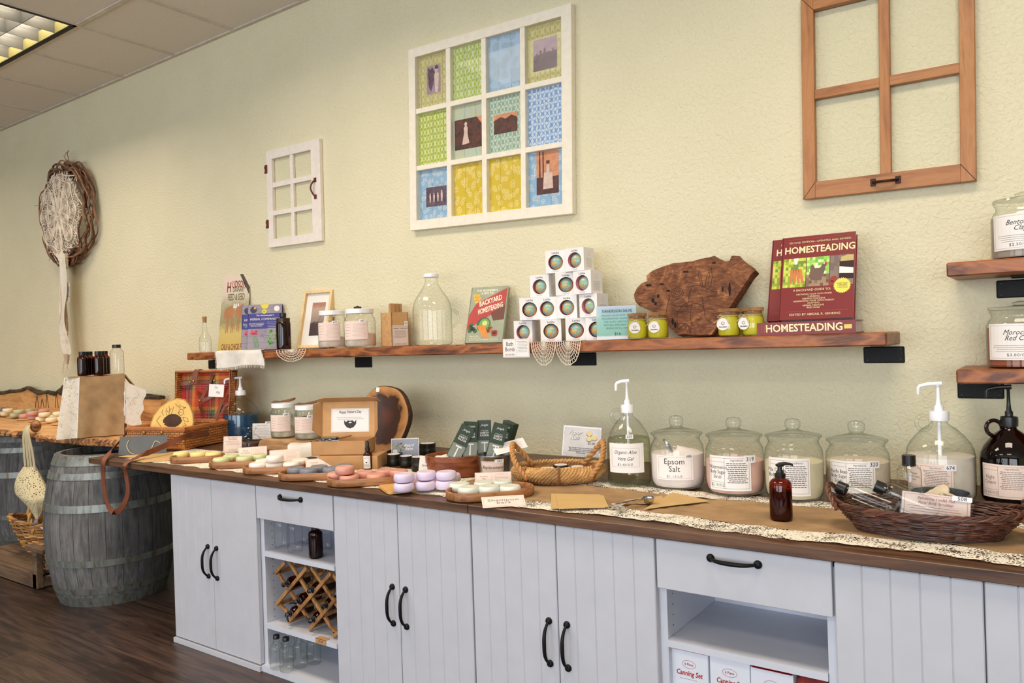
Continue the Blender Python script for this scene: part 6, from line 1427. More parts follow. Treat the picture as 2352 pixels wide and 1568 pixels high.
def razor_box():
    t = thing('razor_box', 'x', 'box', (0, 0, 0), 0, 'green safety razor boxes'); w_, d_, h_ = .051, .034, .130
    MB().use(GREENB).rbox((-w_ / 2, -d_ / 2, 0), (w_ / 2, d_ / 2, h_), .001).build('carton', None, t)
    f_ = lambda x, y, o: (x, -d_ / 2 - o, y)
    MB().use(PAPER).text('Jungle', .011, lambda x, y, o: f_(x, h_ * .86 + y, o), shear=.5).text('DOUBLE EDGE', .0042, lambda x, y, o: f_(x, h_ * .70 + y, o)).text('SAFETY\nRAZOR', .0098, lambda x, y, o: f_(x, h_ * .60 + y, o), bold=.015, line=.9).build('lettering', None, t)
    MB().use(plain('grey_green_panel', (136, 142, 128), .5)).rect(-w_ / 2 + .0005, .001, w_ / 2 - .0005, h_ * .42, f_, .0002).use(PAPER).rect(-.012, h_ * .34, .012, h_ * .38, f_, .0005).fill([(-.002, h_ * .34), (.002, h_ * .34), (.003, h_ * .05), (-.003, h_ * .05)], f_, .0005).build('picture', None, t); return t
RB = razor_box(); cb, sb = math.cos(rb), math.sin(rb)
for k, (px, py, ang, dr, lb) in enumerate(((1040, 1040, .50, 0, 'leftmost, leaning strongly right'), (1078, 1040, .10, .1, 'hidden behind the leftmost one'), (1114, 1036, .02, 0, 'upright one in the middle'), (1130, 1040, .30, 0, 'leaning right, second from the right'), (1153, 1035, .30, -.75, 'rightmost, turned sideways'))):
    z = CT + .072; L2 = onz(px, py + 12, z); L2 = L2 + Vector((-sb, cb, 0)) * (.004 if k == 0 else -.012 if k == 3 else .034 if k != 4 else .018) ; R3 = Matrix.Rotation(rb + dr, 3, 'Z') @ Matrix.Rotation(ang, 3, 'Y') @ Matrix.Rotation(-.12, 3, 'X')
    lab = 'green safety razor box in the wooden bowl, ' + lb
    if k == 0: RB.location = L2; RB.rotation_euler = R3.to_euler(); RB['label'] = lab
    else: dup(RB, L2, 0, lab, rot=R3.to_euler())
stand_card('long curling white card lying over the right of the wooden bowl', 1158, 1040, CT + .10, 78, 20, lambda m, W, H: m.use(INKM).lines(-W * .42, W * .42, H * .8, 5, H * .15, flat, .0008), .9, .1, .28, PAPER, dy=.05)
# metal bucket
L, r = rplace(1136, 1104, 65, CT + .003); h = ztop(L, 1044) - CT; rt2 = met(L, 78) / 2
t = thing('metal_bucket', 'small galvanized pail with a replacement razor blades card', 'bucket', (L.x, L.y, CT + .003), face_cam(L))
MB().use(STEEL).lathe([(r, 0), (rt2, h - .004), (rt2 * 1.03, h - .002), (rt2 * 1.03, h + .001), (rt2 * .98, h), (r * .97, .004)], 36).build('pail_body', None, t, True)
def slope(x, y, o): q = y / h; rr_ = r + (rt2 - r) * q + .001 + o; a = -PI / 2 + (x - .004) / r; return (rr_ * math.cos(a), rr_ * math.sin(a), y)
m = MB().use(PINKP).rect(-.040, .006, .036, h * .80, slope, 0, 12).use(INKG).frame(-.037, .009, .033, h * .76, .0005, slope, .0006, 8)
m.use(INK).text('Replacement', .0155, lambda x, y, o: slope(x - .002, h * .55 + y, o + .0008), shear=.5, sx=.85).text('Razor blades', .0155, lambda x, y, o: slope(x - .002, h * .25 + y, o + .0008), shear=.5, sx=.8)
m.use(PAPER).rect(.006, h * .72, .034, h * .88, slope, .0016, 4).use(INK).text('501', .010, lambda x, y, o: slope(.021 + x, h * .80 + y, .0024)); m.build('label', None, t)
# --- rope basket
ROPE = plain('seagrass_rope', (192, 148, 92), .85, bumpy=.7, bscale=200, vary=.2); WILLOW = plain('brown_willow_wrap', (138, 88, 52), .7, vary=.2)
L, r = rplace(1284, 1116, 206, CT + .004); h = ztop(L, 1068) - CT - .004 + .010; rbk = face_cam(L)
t = thing('rope_basket', 'oval seagrass rope basket with two looped handles', 'basket', (L.x + .34 * r * math.sin(rbk), L.y - .34 * r * math.cos(rbk), CT + .004), rbk)
m = MB().use(ROPE); sy = .66
for k in range(7):
    q = k / 6; s_ = .80 + .20 * math.sin(PI * (.15 + .62 * q)); rope_ring(m, r * s_, r * sy * s_, .018 + (h - .02) * q, .0085, 34 + k, 150)
m.build('rope_wall', None, t, True)
m = MB().use(plain('willow_base', (176, 122, 70), .7, vary=.2))
for k in range(3): rope_ring(m, r * (.80 - .02 * k), r * sy * (.80 - .02 * k), .006 + .003 * k, .005, 26, 120)
m.lathe([(.001, .006), (r * .8, .006), (r * .8, .010), (.001, .010)], 30, False, False, sy=sy).build('base', None, t, True)
m = MB().use(WILLOW)
for a in (-2.35, -1.57, -.75, .8, 2.3):
    for j in (-.012, 0, .012):
        pts = []
        for i in range(15):
            w_ = PI * (i / 14) * 1.1 - .3; q = .84 + .20 * math.sin(w_) ; z = .005 + (h + .006) * (i / 14); pts.append(((r * (.82 + .22 * math.sin(PI * (.12 + .66 * i / 14))) + .004) * math.cos(a + j), (r * sy * (.82 + .22 * math.sin(PI * (.12 + .66 * i / 14))) + .004) * math.sin(a + j), z))
        m.tube(pts, .0028, 5)
m.build('willow_wraps', None, t, True)
for s_ in (-1, 1):
    m = MB().use(plain('handle_rope', (190, 136, 80), .8, bumpy=.5, bscale=180)); x0 = s_ * r * .93
    twist(m, [(x0 * .72, -r * sy * .80, h - .03), (x0 * 1.0, -r * sy * .55, h + .025), (x0 * 1.06, -r * sy * .15, h + .074), (x0 * .98, r * sy * .25, h + .062), (x0 * .62, r * sy * .70, h - .01)], .0098, 10); m.build('handle', None, t, True)
RBt = (L.x, L.y - .01)
for cx, cy, w_, lb in ((1257, 1082, 38, 'leftmost in the rope basket'), (1288, 1074, 36, 'with a white lid, middle of the rope basket'), (1306, 1083, 36, 'half sunk in the middle of the rope basket'), (1326, 1078, 34, 'rightmost in the rope basket')):
    L = onz(cx, cy, CT + .045); r2 = met(L, w_) / 2; t = thing('rub_tin', 'round black vapor rub tin ' + lb, 'tin', (L.x, L.y, CT + .028), 0, 'vapor rub tins')
    MB().use(BLACKPL).lathe([(r2, 0), (r2, .026), (r2 * .95, .028)], 28).build('tin_body', None, t, True); MB().use(PAPER).lathe([(r2 * .82, .028), (r2 * .82, .0286)], 26).use(INKR).frame(-r2 * .4, -r2 * .1, r2 * .4, r2 * .1, .0006, lambda x, y, o: (x, y, .0288 + o)).build('lid_sticker', None, t)
def d_vapor(m, W, H):
    m.use(plain('pale_sign_print', (214, 208, 204), .5)).rect(-W * .49, H * .02, W * .49, H * .98, flat, .0003)
    m.use(plain('salve_print', (226, 204, 140), .5))
    for x, y in ((.20, .80), (.34, .66), (.20, .62)): disc(m.use(INKG), W * x, H * y - .002, .0105, .0005, 12, 1.1); disc(m.use(plain('salve_print', (226, 204, 140), .5)), W * x, H * y, .0095, .0007, 12, 1.1)
    m.use(INKG).text('Vapor\nRub', .0222, lambda x, y, o: (-W * .20 + x + .0008, H * .72 + y - .0008, o + .0007), shear=.25, bold=.03, line=.85).use(PAPER).text('Vapor\nRub', .022, lambda x, y, o: (-W * .20 + x, H * .72 + y, o + .001), shear=.25, bold=.012, line=.85)
    m.use(INKG).text('$5.00', .012, lambda x, y, o: (W * .26 + x, H * .46 + y, o + .001), shear=.2, bold=.02).use(INK).text('Vapor rub that is all natural and a perfect remedy\nagainst stuffiness. Apply a generous amount to\nchest area at nighttime to relieve congestion and\nopen the airways.', .0056, lambda x, y, o: (x, H * .20 + y, o + .001), shear=.2, bold=.02, sx=.86, line=1.1)
stand_card('vapor rub sign in a clear stand, propped in the rope basket', 1318, 1052, CT + .055, 84, 66, d_vapor, .12, -.1, -.09, PAPER, 'acrylic_sign', 'sign', True, dy=.05)
# --- kraft envelopes, scoop
ENV = plain('kraft_envelope', (204, 168, 110), .8, vary=.03)
def envelope(name, label, pts, z, nn=1, grp=None):
    P = [onz(px, py, z) for px, py in pts]; m = MB().use(ENV); c_ = sum(P, Vector()) / len(P)
    m.prism([(p.x - c_.x, p.y - c_.y) for p in P], 0, .0012); o = m.build('x'); o.name = name; o.location = (c_.x, c_.y, z); tag(o, label, 'envelope', grp); return o
g_ = 'kraft envelopes on the burlap runner'
envelope('paper_envelope', 'kraft envelope at the bottom of the neat stack on the burlap', [(1266, 1134), (1378, 1136), (1390, 1166), (1266, 1168)], CT + .0085, 1, g_)
envelope('paper_envelope', 'kraft envelope on top of the neat stack on the burlap', [(1276, 1134), (1386, 1138), (1398, 1164), (1283, 1169)], CT + .0105, 1, g_)
envelope('paper_envelope', 'kraft envelope with an oil stain under the metal scoop', [(1478, 1170), (1545, 1131), (1630, 1151), (1535, 1162)], CT + .009, 1, g_)
envelope('paper_envelope', 'kraft envelope peeking out left of the metal scoop', [(1434, 1149), (1520, 1139), (1530, 1158), (1448, 1156)], CT + .0075, 1, g_)
KN = [(302, 1058), (352, 1044), (412, 1038), (430, 1046), (385, 1058), (330, 1062)]
envelope('paper_envelope', 'large kraft envelope at the left end of the counter under the leather strap', KN, CT + .002, 1, 'kraft sheets at the left end'); envelope('paper_envelope', 'second kraft sheet at the left end of the counter, toward the case', [(272, 1049), (330, 1038), (400, 1040), (340, 1054)], CT + .0036, 1, 'kraft sheets at the left end')
L = onz(1458, 1158, CT + .014); rz = face_cam(L)
t = thing('metal_scoop', 'shiny metal spring scoop lying on the kraft envelopes', 'scoop', (L.x, L.y, CT + .016), rz + .62)
CHROME = plain('chrome', (206, 200, 196), .12, 1)
m = MB().use(CHROME)
n = 16; vs = []; fs = []
for i in range(7):
    a = PI / 2 * i / 6
    for k in range(n): w_ = 2 * PI * k / n; vs.append((.048 + .019 * math.cos(a) * math.cos(w_), .019 * math.cos(a) * math.sin(w_), .012 - .019 * math.sin(a)))
fs = [(i * n + k, i * n + (k + 1) % n, (i + 1) * n + (k + 1) % n, (i + 1) * n + k) for i in range(6) for k in range(n)]; m.add(vs, fs).tube([(.048 + .019 * math.cos(w_), .019 * math.sin(w_), .012) for w_ in [2 * PI * k / 20 for k in range(20)]], .0016, 6, closed=True); m.build('scoop_bowl', None, t, True)
m = MB().use(CHROME)
for s_ in (-1, 1): m.ribbon(spline([(.030, s_ * .004, .006), (.0, s_ * .006, .006), (-.03, s_ * .010, .004), (-.055, s_ * .017, .0), (-.062, s_ * .020, -.002)], 12), (0, 0, 1), .009, .0025); m.rbox((-.072, s_ * .019 - .009, -.008), (-.052, s_ * .019 + .009, .004), .002)
m.build('scoop_handles', None, t, True)
# --- dark wicker basket with bottles
DW = [plain('dark_willow', (84, 46, 34), .45, vary=.25), plain('dark_willow_brown', (104, 62, 42), .45, vary=.25), plain('dark_willow_deep', (60, 32, 26), .45, vary=.25)]
A = onz(1934, 1204, CT + .01); B = onz(2345, 1228, CT + .01); c_ = onz(2128, 1222, CT + .004); rz = math.atan2((B - A).y, (B - A).x); RXb = .188; RYb = .104
c_ = onz(2126, 1166, CT + .064); BC = Vector((c_.x, c_.y, CT + .006)); rzb = face_cam(BC) - .02
t = thing('wicker_basket', 'dark brown oval wicker basket of clear bottles at the right of the counter', 'basket', BC, rzb)
HB = .060
m = MB(); wicker(m, RXb, RYb, lambda q: (.82 + .26 * q, .006 + (HB - .006 + 0) * q), .0026, 34, 22, DW, 3); m.build('wicker_wall', None, t, True)
m = MB()
for k in range(4): m.use(DW[k % 3]); m.tube([((RXb * 1.09 + .003 * math.cos(a * 15 + k * 1.6)) * math.cos(a), (RYb * 1.09 + .003 * math.cos(a * 15 + k * 1.6)) * math.sin(a), HB + .004 * math.sin(a * 15 + k * 1.6) + .012 * math.cos(a) ** 8) for a in [2 * PI * i / 120 for i in range(120)]], .0032, 5, closed=True)
m.build('rim', None, t, True)
m = MB().use(DW[2]).lathe([(.001, 0), (RXb * .84, 0), (RXb * .84, .006), (.001, .006)], 36, False, False, sy=RYb / RXb); m.build('base', None, t)
for s_ in (-1, 1):
    m = MB().use(DW[1]); twist(m, [(s_ * RXb * 1.02, -.05, HB - .01), (s_ * RXb * 1.12, -.035, HB + .022), (s_ * RXb * 1.15, 0, HB + .042), (s_ * RXb * 1.10, .035, HB + .03), (s_ * RXb * 1.02, .05, HB - .005)], .006, 6); m.build('handle', None, t, True)
def loc_b(x, y, z): return BC + Vector((x * math.cos(rzb) - y * math.sin(rzb), x * math.sin(rzb) + y * math.cos(rzb), z))
for k, (x, y, z, yaw_, pit_, lb) in enumerate(((-.172, .012, .082, 0, 0, 'lying on top, cap at the upper left'), (-.130, -.040, .050, .1, -.1, 'lying low at the front left'), (-.085, .045, .078, .3, .1, 'lying behind, beside the vanilla canister'), (-.060, -.028, .060, 0, 0, 'pointing its cap at the viewer'), (-.035, .060, .0, 0, 0, 'standing upright in the middle'))):
    h_, r_ = .145, .028
    if k == 4: R3 = Matrix.Rotation(rzb, 3, 'Z'); base = loc_b(x, y, .008)
    elif k == 3: R3 = Matrix.Rotation(rzb - .9, 3, 'Z') @ Matrix.Rotation(-PI / 2 + .1, 3, 'Y'); base = loc_b(x + .045, y + .075, z - .01)
    else: R3 = Matrix.Rotation(rzb - .25 + yaw_, 3, 'Z') @ Matrix.Rotation(-PI / 2 + .30 + pit_, 3, 'Y'); base = loc_b(x + .108, y - .024, z - .032)
    boston('clear_bottle', 'clear bottle in the dark wicker basket, ' + lb, 'bottle', base, r_, h_ * (1.15 if k == 4 else 1), G_CLEAR, BLACKPL, 'clear bottles in the dark wicker basket', neck=.5, rot=R3.to_euler(), caph=.16)
L = onz(2160, 1140, CT + .07); r_ = met(L, 122) / 2; t = thing('metal_tin', 'round grey metal tin of loofah pads in the dark wicker basket', 'tin', (L.x, L.y, CT + .045), rzb)
MB().use(STEEL).lathe([(r_ * .93, 0), (r_, .004), (r_, .036), (r_ * 1.03, .038), (r_ * .98, .037), (r_ * .95, .006)], 36).build('tin_body', None, t, True); tc = Vector((L.x, L.y, CT + .045))
PADM = plain('loofah_pad', (224, 206, 178), .95, bumpy=.8, bscale=200, vary=.08)
pad = MB().use(PADM).lathe([(.017, 0), (.020, .003), (.020, .007), (.017, .010), (.001, .0105)], 24, True, False).build('loofah_pad', None, None, True); tag(pad, '', 'loofah pad', 'loofah pads in the metal tin')
for k, (x, y, z, a, b) in enumerate(((-.022, -.008, .026, .5, .2), (-.014, -.004, .030, .7, .1), (-.002, .002, .036, .8, 0), (.006, .004, .040, .8, .3), (.014, -.004, .030, -.5, .2), (.023, -.002, .027, -.4, .1))):
    q = pad if k == 0 else pad.copy()
    if k: C.objects.link(q)
    q.location = tc + Vector((x * math.cos(rzb) - y * math.sin(rzb), x * math.sin(rzb) + y * math.cos(rzb), z - .006)); q.rotation_euler = (a * .8, -a, rzb); q['label'] = 'cream loofah pad in the metal tin, ' + ('leftmost', 'second from the left', 'leaning in the middle', 'topmost', 'second from the right', 'rightmost')[k]
def d_loofah(m, W, H):
    m.use(INKM).frame(-W * .46, H * .04, W * .46, H * .94, .0006, flat).use(plain('maroon_ink', (140, 70, 80), .6)).text('Exfoliating Loofah Pad\nFacial Body Scrubber', .0098, lambda x, y, o: (x, H * .74 + y, o), shear=.4, sx=.9).lines(-W * .42, W * .42, H * .52, 3, H * .09, flat, .0009).text('$1.20/EA', .010, lambda x, y, o: (x, H * .16 + y, o), space=1.4)
    m.use(PAPER).rect(W * .24, H * .86, W * .52, H * 1.03, flat, .0012).use(INKB).text('508', .0115, lambda x, y, o: (W * .38 + x, H * .945 + y, o + .0016), sx=1.15)
stand_card('pink exfoliating loofah pad card in a clear stand, in the dark wicker basket', 2146, 1200, CT + .03, 140, 62, d_loofah, .25, -.12, -.05, holder=True)
# ================================================================ LEFT END: CASE, SLAB TABLE, BARRELS
LEATH = plain('brown_leather', (122, 66, 42), .45, bumpy=.2, bscale=200)
def weave_mat(name, c1, c2, dk, s_=34):
    m, nt, out = newmat(name); v = coords(nt); sp = N(nt, 'SeparateXYZ'); nt.links.new(v, sp.inputs[0])
    cb = N(nt, 'CombineXYZ'); nt.links.new(math_n(nt, 'ADD', sp.outputs['X'], sp.outputs['Y']), cb.inputs[0]); nt.links.new(sp.outputs['Z'], cb.inputs[1])
    br = N(nt, 'TexBrick'); br.inputs['Scale'].default_value = s_; br.inputs['Brick Width'].default_value = .9; br.inputs['Row Height'].default_value = .42; br.inputs['Mortar Size'].default_value = .05; br.inputs['Mortar Smooth'].default_value = .6
    br.inputs['Color1'].default_value = c4(c1); br.inputs['Color2'].default_value = c4(c2); br.inputs['Mortar'].default_value = c4(dk); nt.links.new(cb.outputs[0], br.inputs['Vector'])
    b = principled(nt, out, br.outputs[0], .5); bump(nt, math_n(nt, 'SUBTRACT', 1, br.outputs['Fac']), .8, .004, b); return m
WEAVE = weave_mat('golden_wicker_weave', (176, 104, 44), (206, 136, 66), (86, 42, 16)); CANE = plain('cane_rim', (186, 112, 56), .45, bumpy=.4, bscale=160, vary=.15)
def plaid_mat():
    m, nt, out = newmat('plaid_lining'); v = coords(nt); sp = N(nt, 'SeparateXYZ'); nt.links.new(v, sp.inputs[0])
    def stripes(c, per, off):
        f = math_n(nt, 'FRACT', math_n(nt, 'ADD', math_n(nt, 'MULTIPLY', c, 1 / per), off))
        r = ramp(nt, f, [(0, (176, 50, 40)), (.30, (176, 50, 40)), (.301, (92, 26, 40)), (.36, (214, 190, 170)), (.37, (92, 26, 40)), (.42, (214, 190, 170)), (.43, (92, 26, 40)), (.50, (92, 26, 40)), (.501, (66, 110, 84)), (.62, (66, 110, 84)), (.621, (222, 150, 60)), (.74, (222, 150, 60)), (.741, (206, 74, 50)), (1, (206, 74, 50))]); r.node.color_ramp.interpolation = 'CONSTANT'; return r
    mx = N(nt, 'MixRGB'); mx.inputs[0].default_value = .5; nt.links.new(stripes(sp.outputs['X'], .155, .1), mx.inputs[1]); nt.links.new(stripes(sp.outputs['Y'], .17, .3), mx.inputs[2])
    principled(nt, out, mx.outputs[0], .85); return m
FL = Vector((-.80, -.71, CT + .004)); FR = Vector((-.452, -.60, CT + .004)); d = FR - FL; rzs = math.atan2(d.y, d.x); SW = d.length; SD = .34; SH = .108
t = thing('picnic_case', 'open wicker picnic case with plaid-lined lid and leather straps on the left of the counter', 'case', FL, rzs); CASE = t
m = MB().use(WEAVE); e = .008
m.rbox((0, 0, 0), (SW, e, SH), .002).rbox((0, SD - e, 0), (SW, SD, SH), .002).rbox((0, 0, 0), (e, SD, SH), .002).rbox((SW - e, 0, 0), (SW, SD, SH), .002).box((0, 0, 0), (SW, SD, .006)); m.build('case_body', None, t)
m = MB().use(CANE)
for z in (SH - .006, .006): m.tube([(0, 0, z), (SW, 0, z), (SW, SD, z), (0, SD, z)], .0075, 8, closed=True)
m.rbox((-.004, -.004, SH - .016), (SW + .004, .010, SH + .006), .004).rbox((SW - .010, 0, SH - .016), (SW + .004, SD, SH + .006), .004).rbox((-.004, 0, SH - .016), (.010, SD, SH + .006), .004); m.build('cane_edging', None, t, True)
LH = .27; Ml = Matrix.Translation((0, SD + .002, SH + .002)) @ Matrix.Rotation(PI / 2 - .10, 4, 'X'); LT = .05
m = MB().use(WEAVE).at(Ml).box((0, 0, -LT), (SW, LH, -LT + .006)).box((0, 0, -LT), (e, LH, 0)).box((SW - e, 0, -LT), (SW, LH, 0)).box((0, LH - e, -LT), (SW, LH, 0)).box((0, 0, -LT), (SW, e, 0)); m.use(CANE)
for z in (0, -LT): m.tube([(0, 0, z), (SW, 0, z), (SW, LH, z), (0, LH, z)], .0075, 8, closed=True)
lid = m.build('lid', None, t, True)
MB().use(plaid_mat()).box((.008, .008, 0), (SW - .008, LH - .008, .002)).build('plaid_lining', None, lid, mw=Ml @ Matrix.Translation((0, 0, -LT + .007)))
m = MB().use(LEATH).at(Ml); sx = (1, 0, 0)
m.ribbon(spline([(SW * .42, LH + .004, -.03), (SW * .40, LH + .008, .004), (SW * .38, LH - .03, .010), (SW * .36, LH - .07, .006)], 10), sx, .034, .003)
m.ribbon(spline([(SW * .60, LH - .02, -LT + .014), (SW * .56, LH * .7, -.02), (SW * .50, LH * .45, .0), (SW * .46, LH * .30, -.004), (SW * .48, LH * .14, -.02)], 14), sx, .020, .003)
m.ribbon(spline([(SW * .02, LH * .74, -.02), (SW * .15, LH * .76, -.01), (SW * .28, LH * .78, -LT + .012)], 8), (0, 1, 0), .022, .003)
m.ribbon(spline([(SW * .34, LH * .58, -.03), (SW * .48, LH * .42, -.0), (SW * .60, LH * .44, .0), (SW * .80, LH * .60, -.02)], 12), (0, 1, 0), .020, .003)
m.ribbon(spline([(SW * .98, LH * .64, -.01), (SW * .88, LH * .35, .01), (SW * .80, LH * .02, .02)], 8), (1, .3, 0), .020, .003); m.ribbon(spline([(SW * 1.0, LH * .34, 0), (SW * .90, LH * .28, .0), (SW * .84, LH * .16, .01)], 8), (0, 1, 0), .018, .003)
m.build('lid_straps', None, t, True)
m = MB().use(BRASS).at(Ml)
for x, y in ((.28, .78), (.47, .40), (.72, .80), (.36, LH and .80), (.72, .22)): m.ball((SW * x, LH * y, .004 if x != .36 else .012), .0065, 10, 6)
m.at(Matrix.Identity(4))
for x in (.33, .63): m.ball((SW * x, -.008, SH * .80), .0065, 10, 6).tube([(SW * x - .010, -.009, SH * .78), (SW * x, -.012, SH * .72), (SW * x + .010, -.009, SH * .78)], .002, 6)
m.build('brass_studs', None, t, True)
Mc = CASE.matrix_basis.copy(); Mc = Matrix.Translation(FL) @ Matrix.Rotation(rzs, 4, 'Z')
m = MB().use(PAPER).box((0, 0, 0), (.098, .068, .001)).use(INKG).text('The', .016, lambda x, y, o: (.045 + x, .050 + y, .001 + o), shear=.4).text('Bag', .018, lambda x, y, o: (.06 + x, .026 + y, .001 + o), shear=.4)
o = m.build('gift_tag'); o.matrix_world = Mc @ Ml @ Matrix.Translation((SW * .66, LH * .48, .020)) @ Matrix.Rotation(-.05, 4, 'Z'); tag(o, 'white paper tag tied to the leather strap inside the plaid lid', 'tag')
# shoulder strap looping over the counter edge
pa = [Mc @ Vector((SW + .012, .16, SH * .62)), Mc @ Vector((SW + .014, .03, SH * .66)), ony(420, 1004, -.66), ony(372, 1026, -.76)]
pb = [ony(px, py, -.968) for px, py in ((292, 1062), (290, 1090), (294, 1130), (283, 1160), (264, 1177), (248, 1160), (240, 1125), (237, 1085), (240, 1056))]
pc_ = [Vector((-.66, -.85, CT + .035)), Mc @ Vector((-.012, -.02, SH * .5)), Mc @ Vector((-.012, .03, SH * .9))]
P = pa + pb + pc_; sd = [Vector((0, 0, 1))] * 2 + [Vector((0, .3, .9))] * 2 + [Vector((1, .1, 0))] * 9 + [Vector((.3, .3, .8))] * 3
Q = spline(P, 70); S2 = [sd[min(len(sd) - 1, int(k / 70 * (len(P) - 1) + .5))] for k in range(71)]
m = MB().use(LEATH).ribbon(Q, S2, .027, .003); tag(m.build('shoulder_strap', None, None, True), 'long brown leather strap of the picnic case looping down over the counter edge', 'strap')
GBAG = plain('grey_paper_bag', (96, 98, 100), .7, vary=.06)
def d_bag(m, W, H):
    m.use(TWINE)
    for x in (-.30, .24): m.tube(spline([(W * x, H * .80, .002), (W * (x - .03), H * .5, .006), (W * (x + .04), H * .12, .008), (W * (x + .14), H * .02, .006)], 12) if x < 0 else spline([(W * (x + .12), H * .55, .002), (W * (x + .02), H * .66, .006), (W * (x - .04), H * .3, .008), (W * (x - .10), H * .10, .006)], 12), .0018, 6)
tb = stand_card('dark grey paper gift bag with rope handles leaning on the wicker case', 336, 1041, CT + .006, 104, 40, d_bag, .35, -.30, 0, GBAG, 'paper_bag', 'bag', dy=-.02)
for o_ in list(C.objects):
    if o_.parent == tb and o_.name.startswith('lettering'): o_.name = 'rope_handles'
# wood slice with a burnt bird, in the case
Lw = Mc @ Vector((SW * .38, .17, .082)); rw = face_cam(Lw) - .25
t = thing('wood_slice', 'golden wood slice with a burnt bird and nest drawing, standing in the picnic case', 'wood slice', Lw); t.rotation_euler = (Matrix.Rotation(rw, 3, 'Z') @ Matrix.Rotation(PI / 2 - .22, 3, 'X')).to_euler()
pl = [(-.105, 0), (-.106, .03), (-.092, .075), (-.065, .115), (-.02, .148), (.02, .160), (.055, .152), (.082, .120), (.098, .075), (.102, .03), (.094, 0)]
GW = wood('golden_slice', [(214, 164, 80), (232, 190, 104), (222, 176, 92)], 1, 'y', .5, .4, .05)
MB().use(GW).prism(pl, -.014, 0).build('slice_body', None, t)
MB().use(plain('yellow_bark', (190, 150, 84), .9, bumpy=1, bscale=150)).tube([(x, y, -.007) for x, y in pl], .0075, 6).build('bark_edge', None, t, True)
m = MB().use(plain('nest_brown', (78, 52, 38), .9, vary=.3)); rr = random.Random(4)
for k in range(46): a = 2 * PI * k / 46; q = 1 + rr.uniform(-.12, .12); b = a + rr.uniform(.3, .9); m.add([(.045 * q * math.cos(a) + .0, .045 + .030 * q * math.sin(a), .0006), (.045 * q * math.cos(b), .045 + .030 * q * math.sin(b), .0006), (.0, .045, .0007)], [(0, 1, 2)])
disc(m, 0, .045, .036, .0008, 20, 1.2); idn = lambda x, y: Vector((x, y))
m.use(CHAR); cv = [[(-.03, .075), (-.035, .095), (-.03, .115)], [(-.02, .075), (-.015, .100), (-.02, .125)], [(-.01, .075), (.0, .100), (.004, .120)], [(-.045, .075), (-.055, .09), (-.05, .105)], [(-.02, .09), (-.03, .10)], [(-.018, .10), (-.005, .112)], [(.012, .135), (.03, .115), (.04, .13)], [(-.08, .05), (-.06, .02), (-.05, .0)], [(-.08, .05), (-.06, .075)],
    [(.045 + .010 * math.cos(k), .110 + .010 * math.sin(k)) for k in range(7)], [(.055, .112), (.066, .114), (.056, .106)], [(.036, .103), (.028, .085), (.04, .07), (.056, .08), (.054, .100)], [(.03, .085), (.05, .088)], [(.05, .06), (.075, .055), (.08, .035), (.06, .04), (.05, .06)], [(.06, .03), (.07, .015), (.05, .012)]]
strokes(m, cv, .0008, idn, .001); m.build('burnt_drawing', None, t)
for k, (x, y) in enumerate(((.12, .035), (.16, .045), (.205, .04), (.08, .04))):
    m = MB().use(plain('white_seashell', (232, 220, 206), .5, bumpy=.4, bscale=120)).ball((0, 0, 0), .014, 12, 8, (1.2, .9, .8)).ball((.012, 0, .002), .007, 8, 6) if k == 0 else None
    if k == 0: sh0 = m.build('seashell', None, None, True); q = sh0; tag(q, '', 'seashell', 'seashells in the picnic case')
    else: q = sh0.copy(); C.objects.link(q)
    q.location = Mc @ Vector((x, y, SH - .012)); q.rotation_euler = (0, 0, k * 1.3); q['label'] = 'small white seashell at the front of the picnic case, ' + ('second from the left', 'third from the left', 'rightmost', 'leftmost')[k]
m = MB().use(LINEN).grid(14, 10, lambda u, v: (.02 + (SW - .04) * u, .015 + (SD - .1) * v, SH - .036 + .010 * math.sin(u * 8 + v * 5) * math.sin(v * 7)), .001); o = m.build('linen_cloth', None, None, True); o.matrix_world = Mc; tag(o, 'white cloth lining the bottom half of the picnic case', 'cloth')
# --- live-edge slab table on the barrel
SLZ = .80; SLAB = wood('live_edge_slab', [(150, 96, 50), (196, 142, 86), (218, 168, 110), (176, 120, 70)], .8, 'x', .5, .5, .08)
def slab_edge():
    m0, nt, out = newmat('burl_live_edge'); v = coords(nt); n = noise_t(nt, v, 16, 7, .65, 1.2); b = principled(nt, out, ramp(nt, n, [(.36, (62, 34, 18)), (.47, (136, 84, 46)), (.58, (206, 150, 94))]), .6); bump(nt, n, 1, .02, b)
    t = thing('slab_table', 'live-edge wooden slab table top resting on the oak barrels at the left', 'table top', (0, 0, 0)); n_ = 60; front = []
    for k in range(n_ + 1):
        x = -4.3 + (3.46) * k / n_; front.append((x, -.755 + .022 * math.sin(x * 5.3) + .014 * math.sin(x * 13) + .01 * math.sin(x * 29)))
    front += [(-.86, -.66), (-.93, -.55), (-.98, -.3), (-1.0, -.02)]
    poly = front + [(-4.3, -.02)]; nn = len(poly)
    def ring(off, z): return [(x + (off if y > -.70 and x > -1.2 else 0), y - (off if y < -.60 else 0) + .012 * noise.noise(Vector((x * 14, z * 30, 0))) * (off != 0), z) for x, y in poly]
    lay = [ring(-.03, .752), ring(.012, .765), ring(.016, .782), ring(0, SLZ)]
    vs = [p for l in lay for p in l]; m = MB().use(m0); m.add(vs, [(i * nn + k, i * nn + (k + 1) % nn, (i + 1) * nn + (k + 1) % nn, (i + 1) * nn + k) for i in range(3) for k in range(nn)]).use(SLAB)
    m.add(lay[3], [list(range(nn))]).add(lay[0], [list(range(nn))[::-1]]); m.build('slab_body', None, t)
    return t, m0
_, BURL = slab_edge()
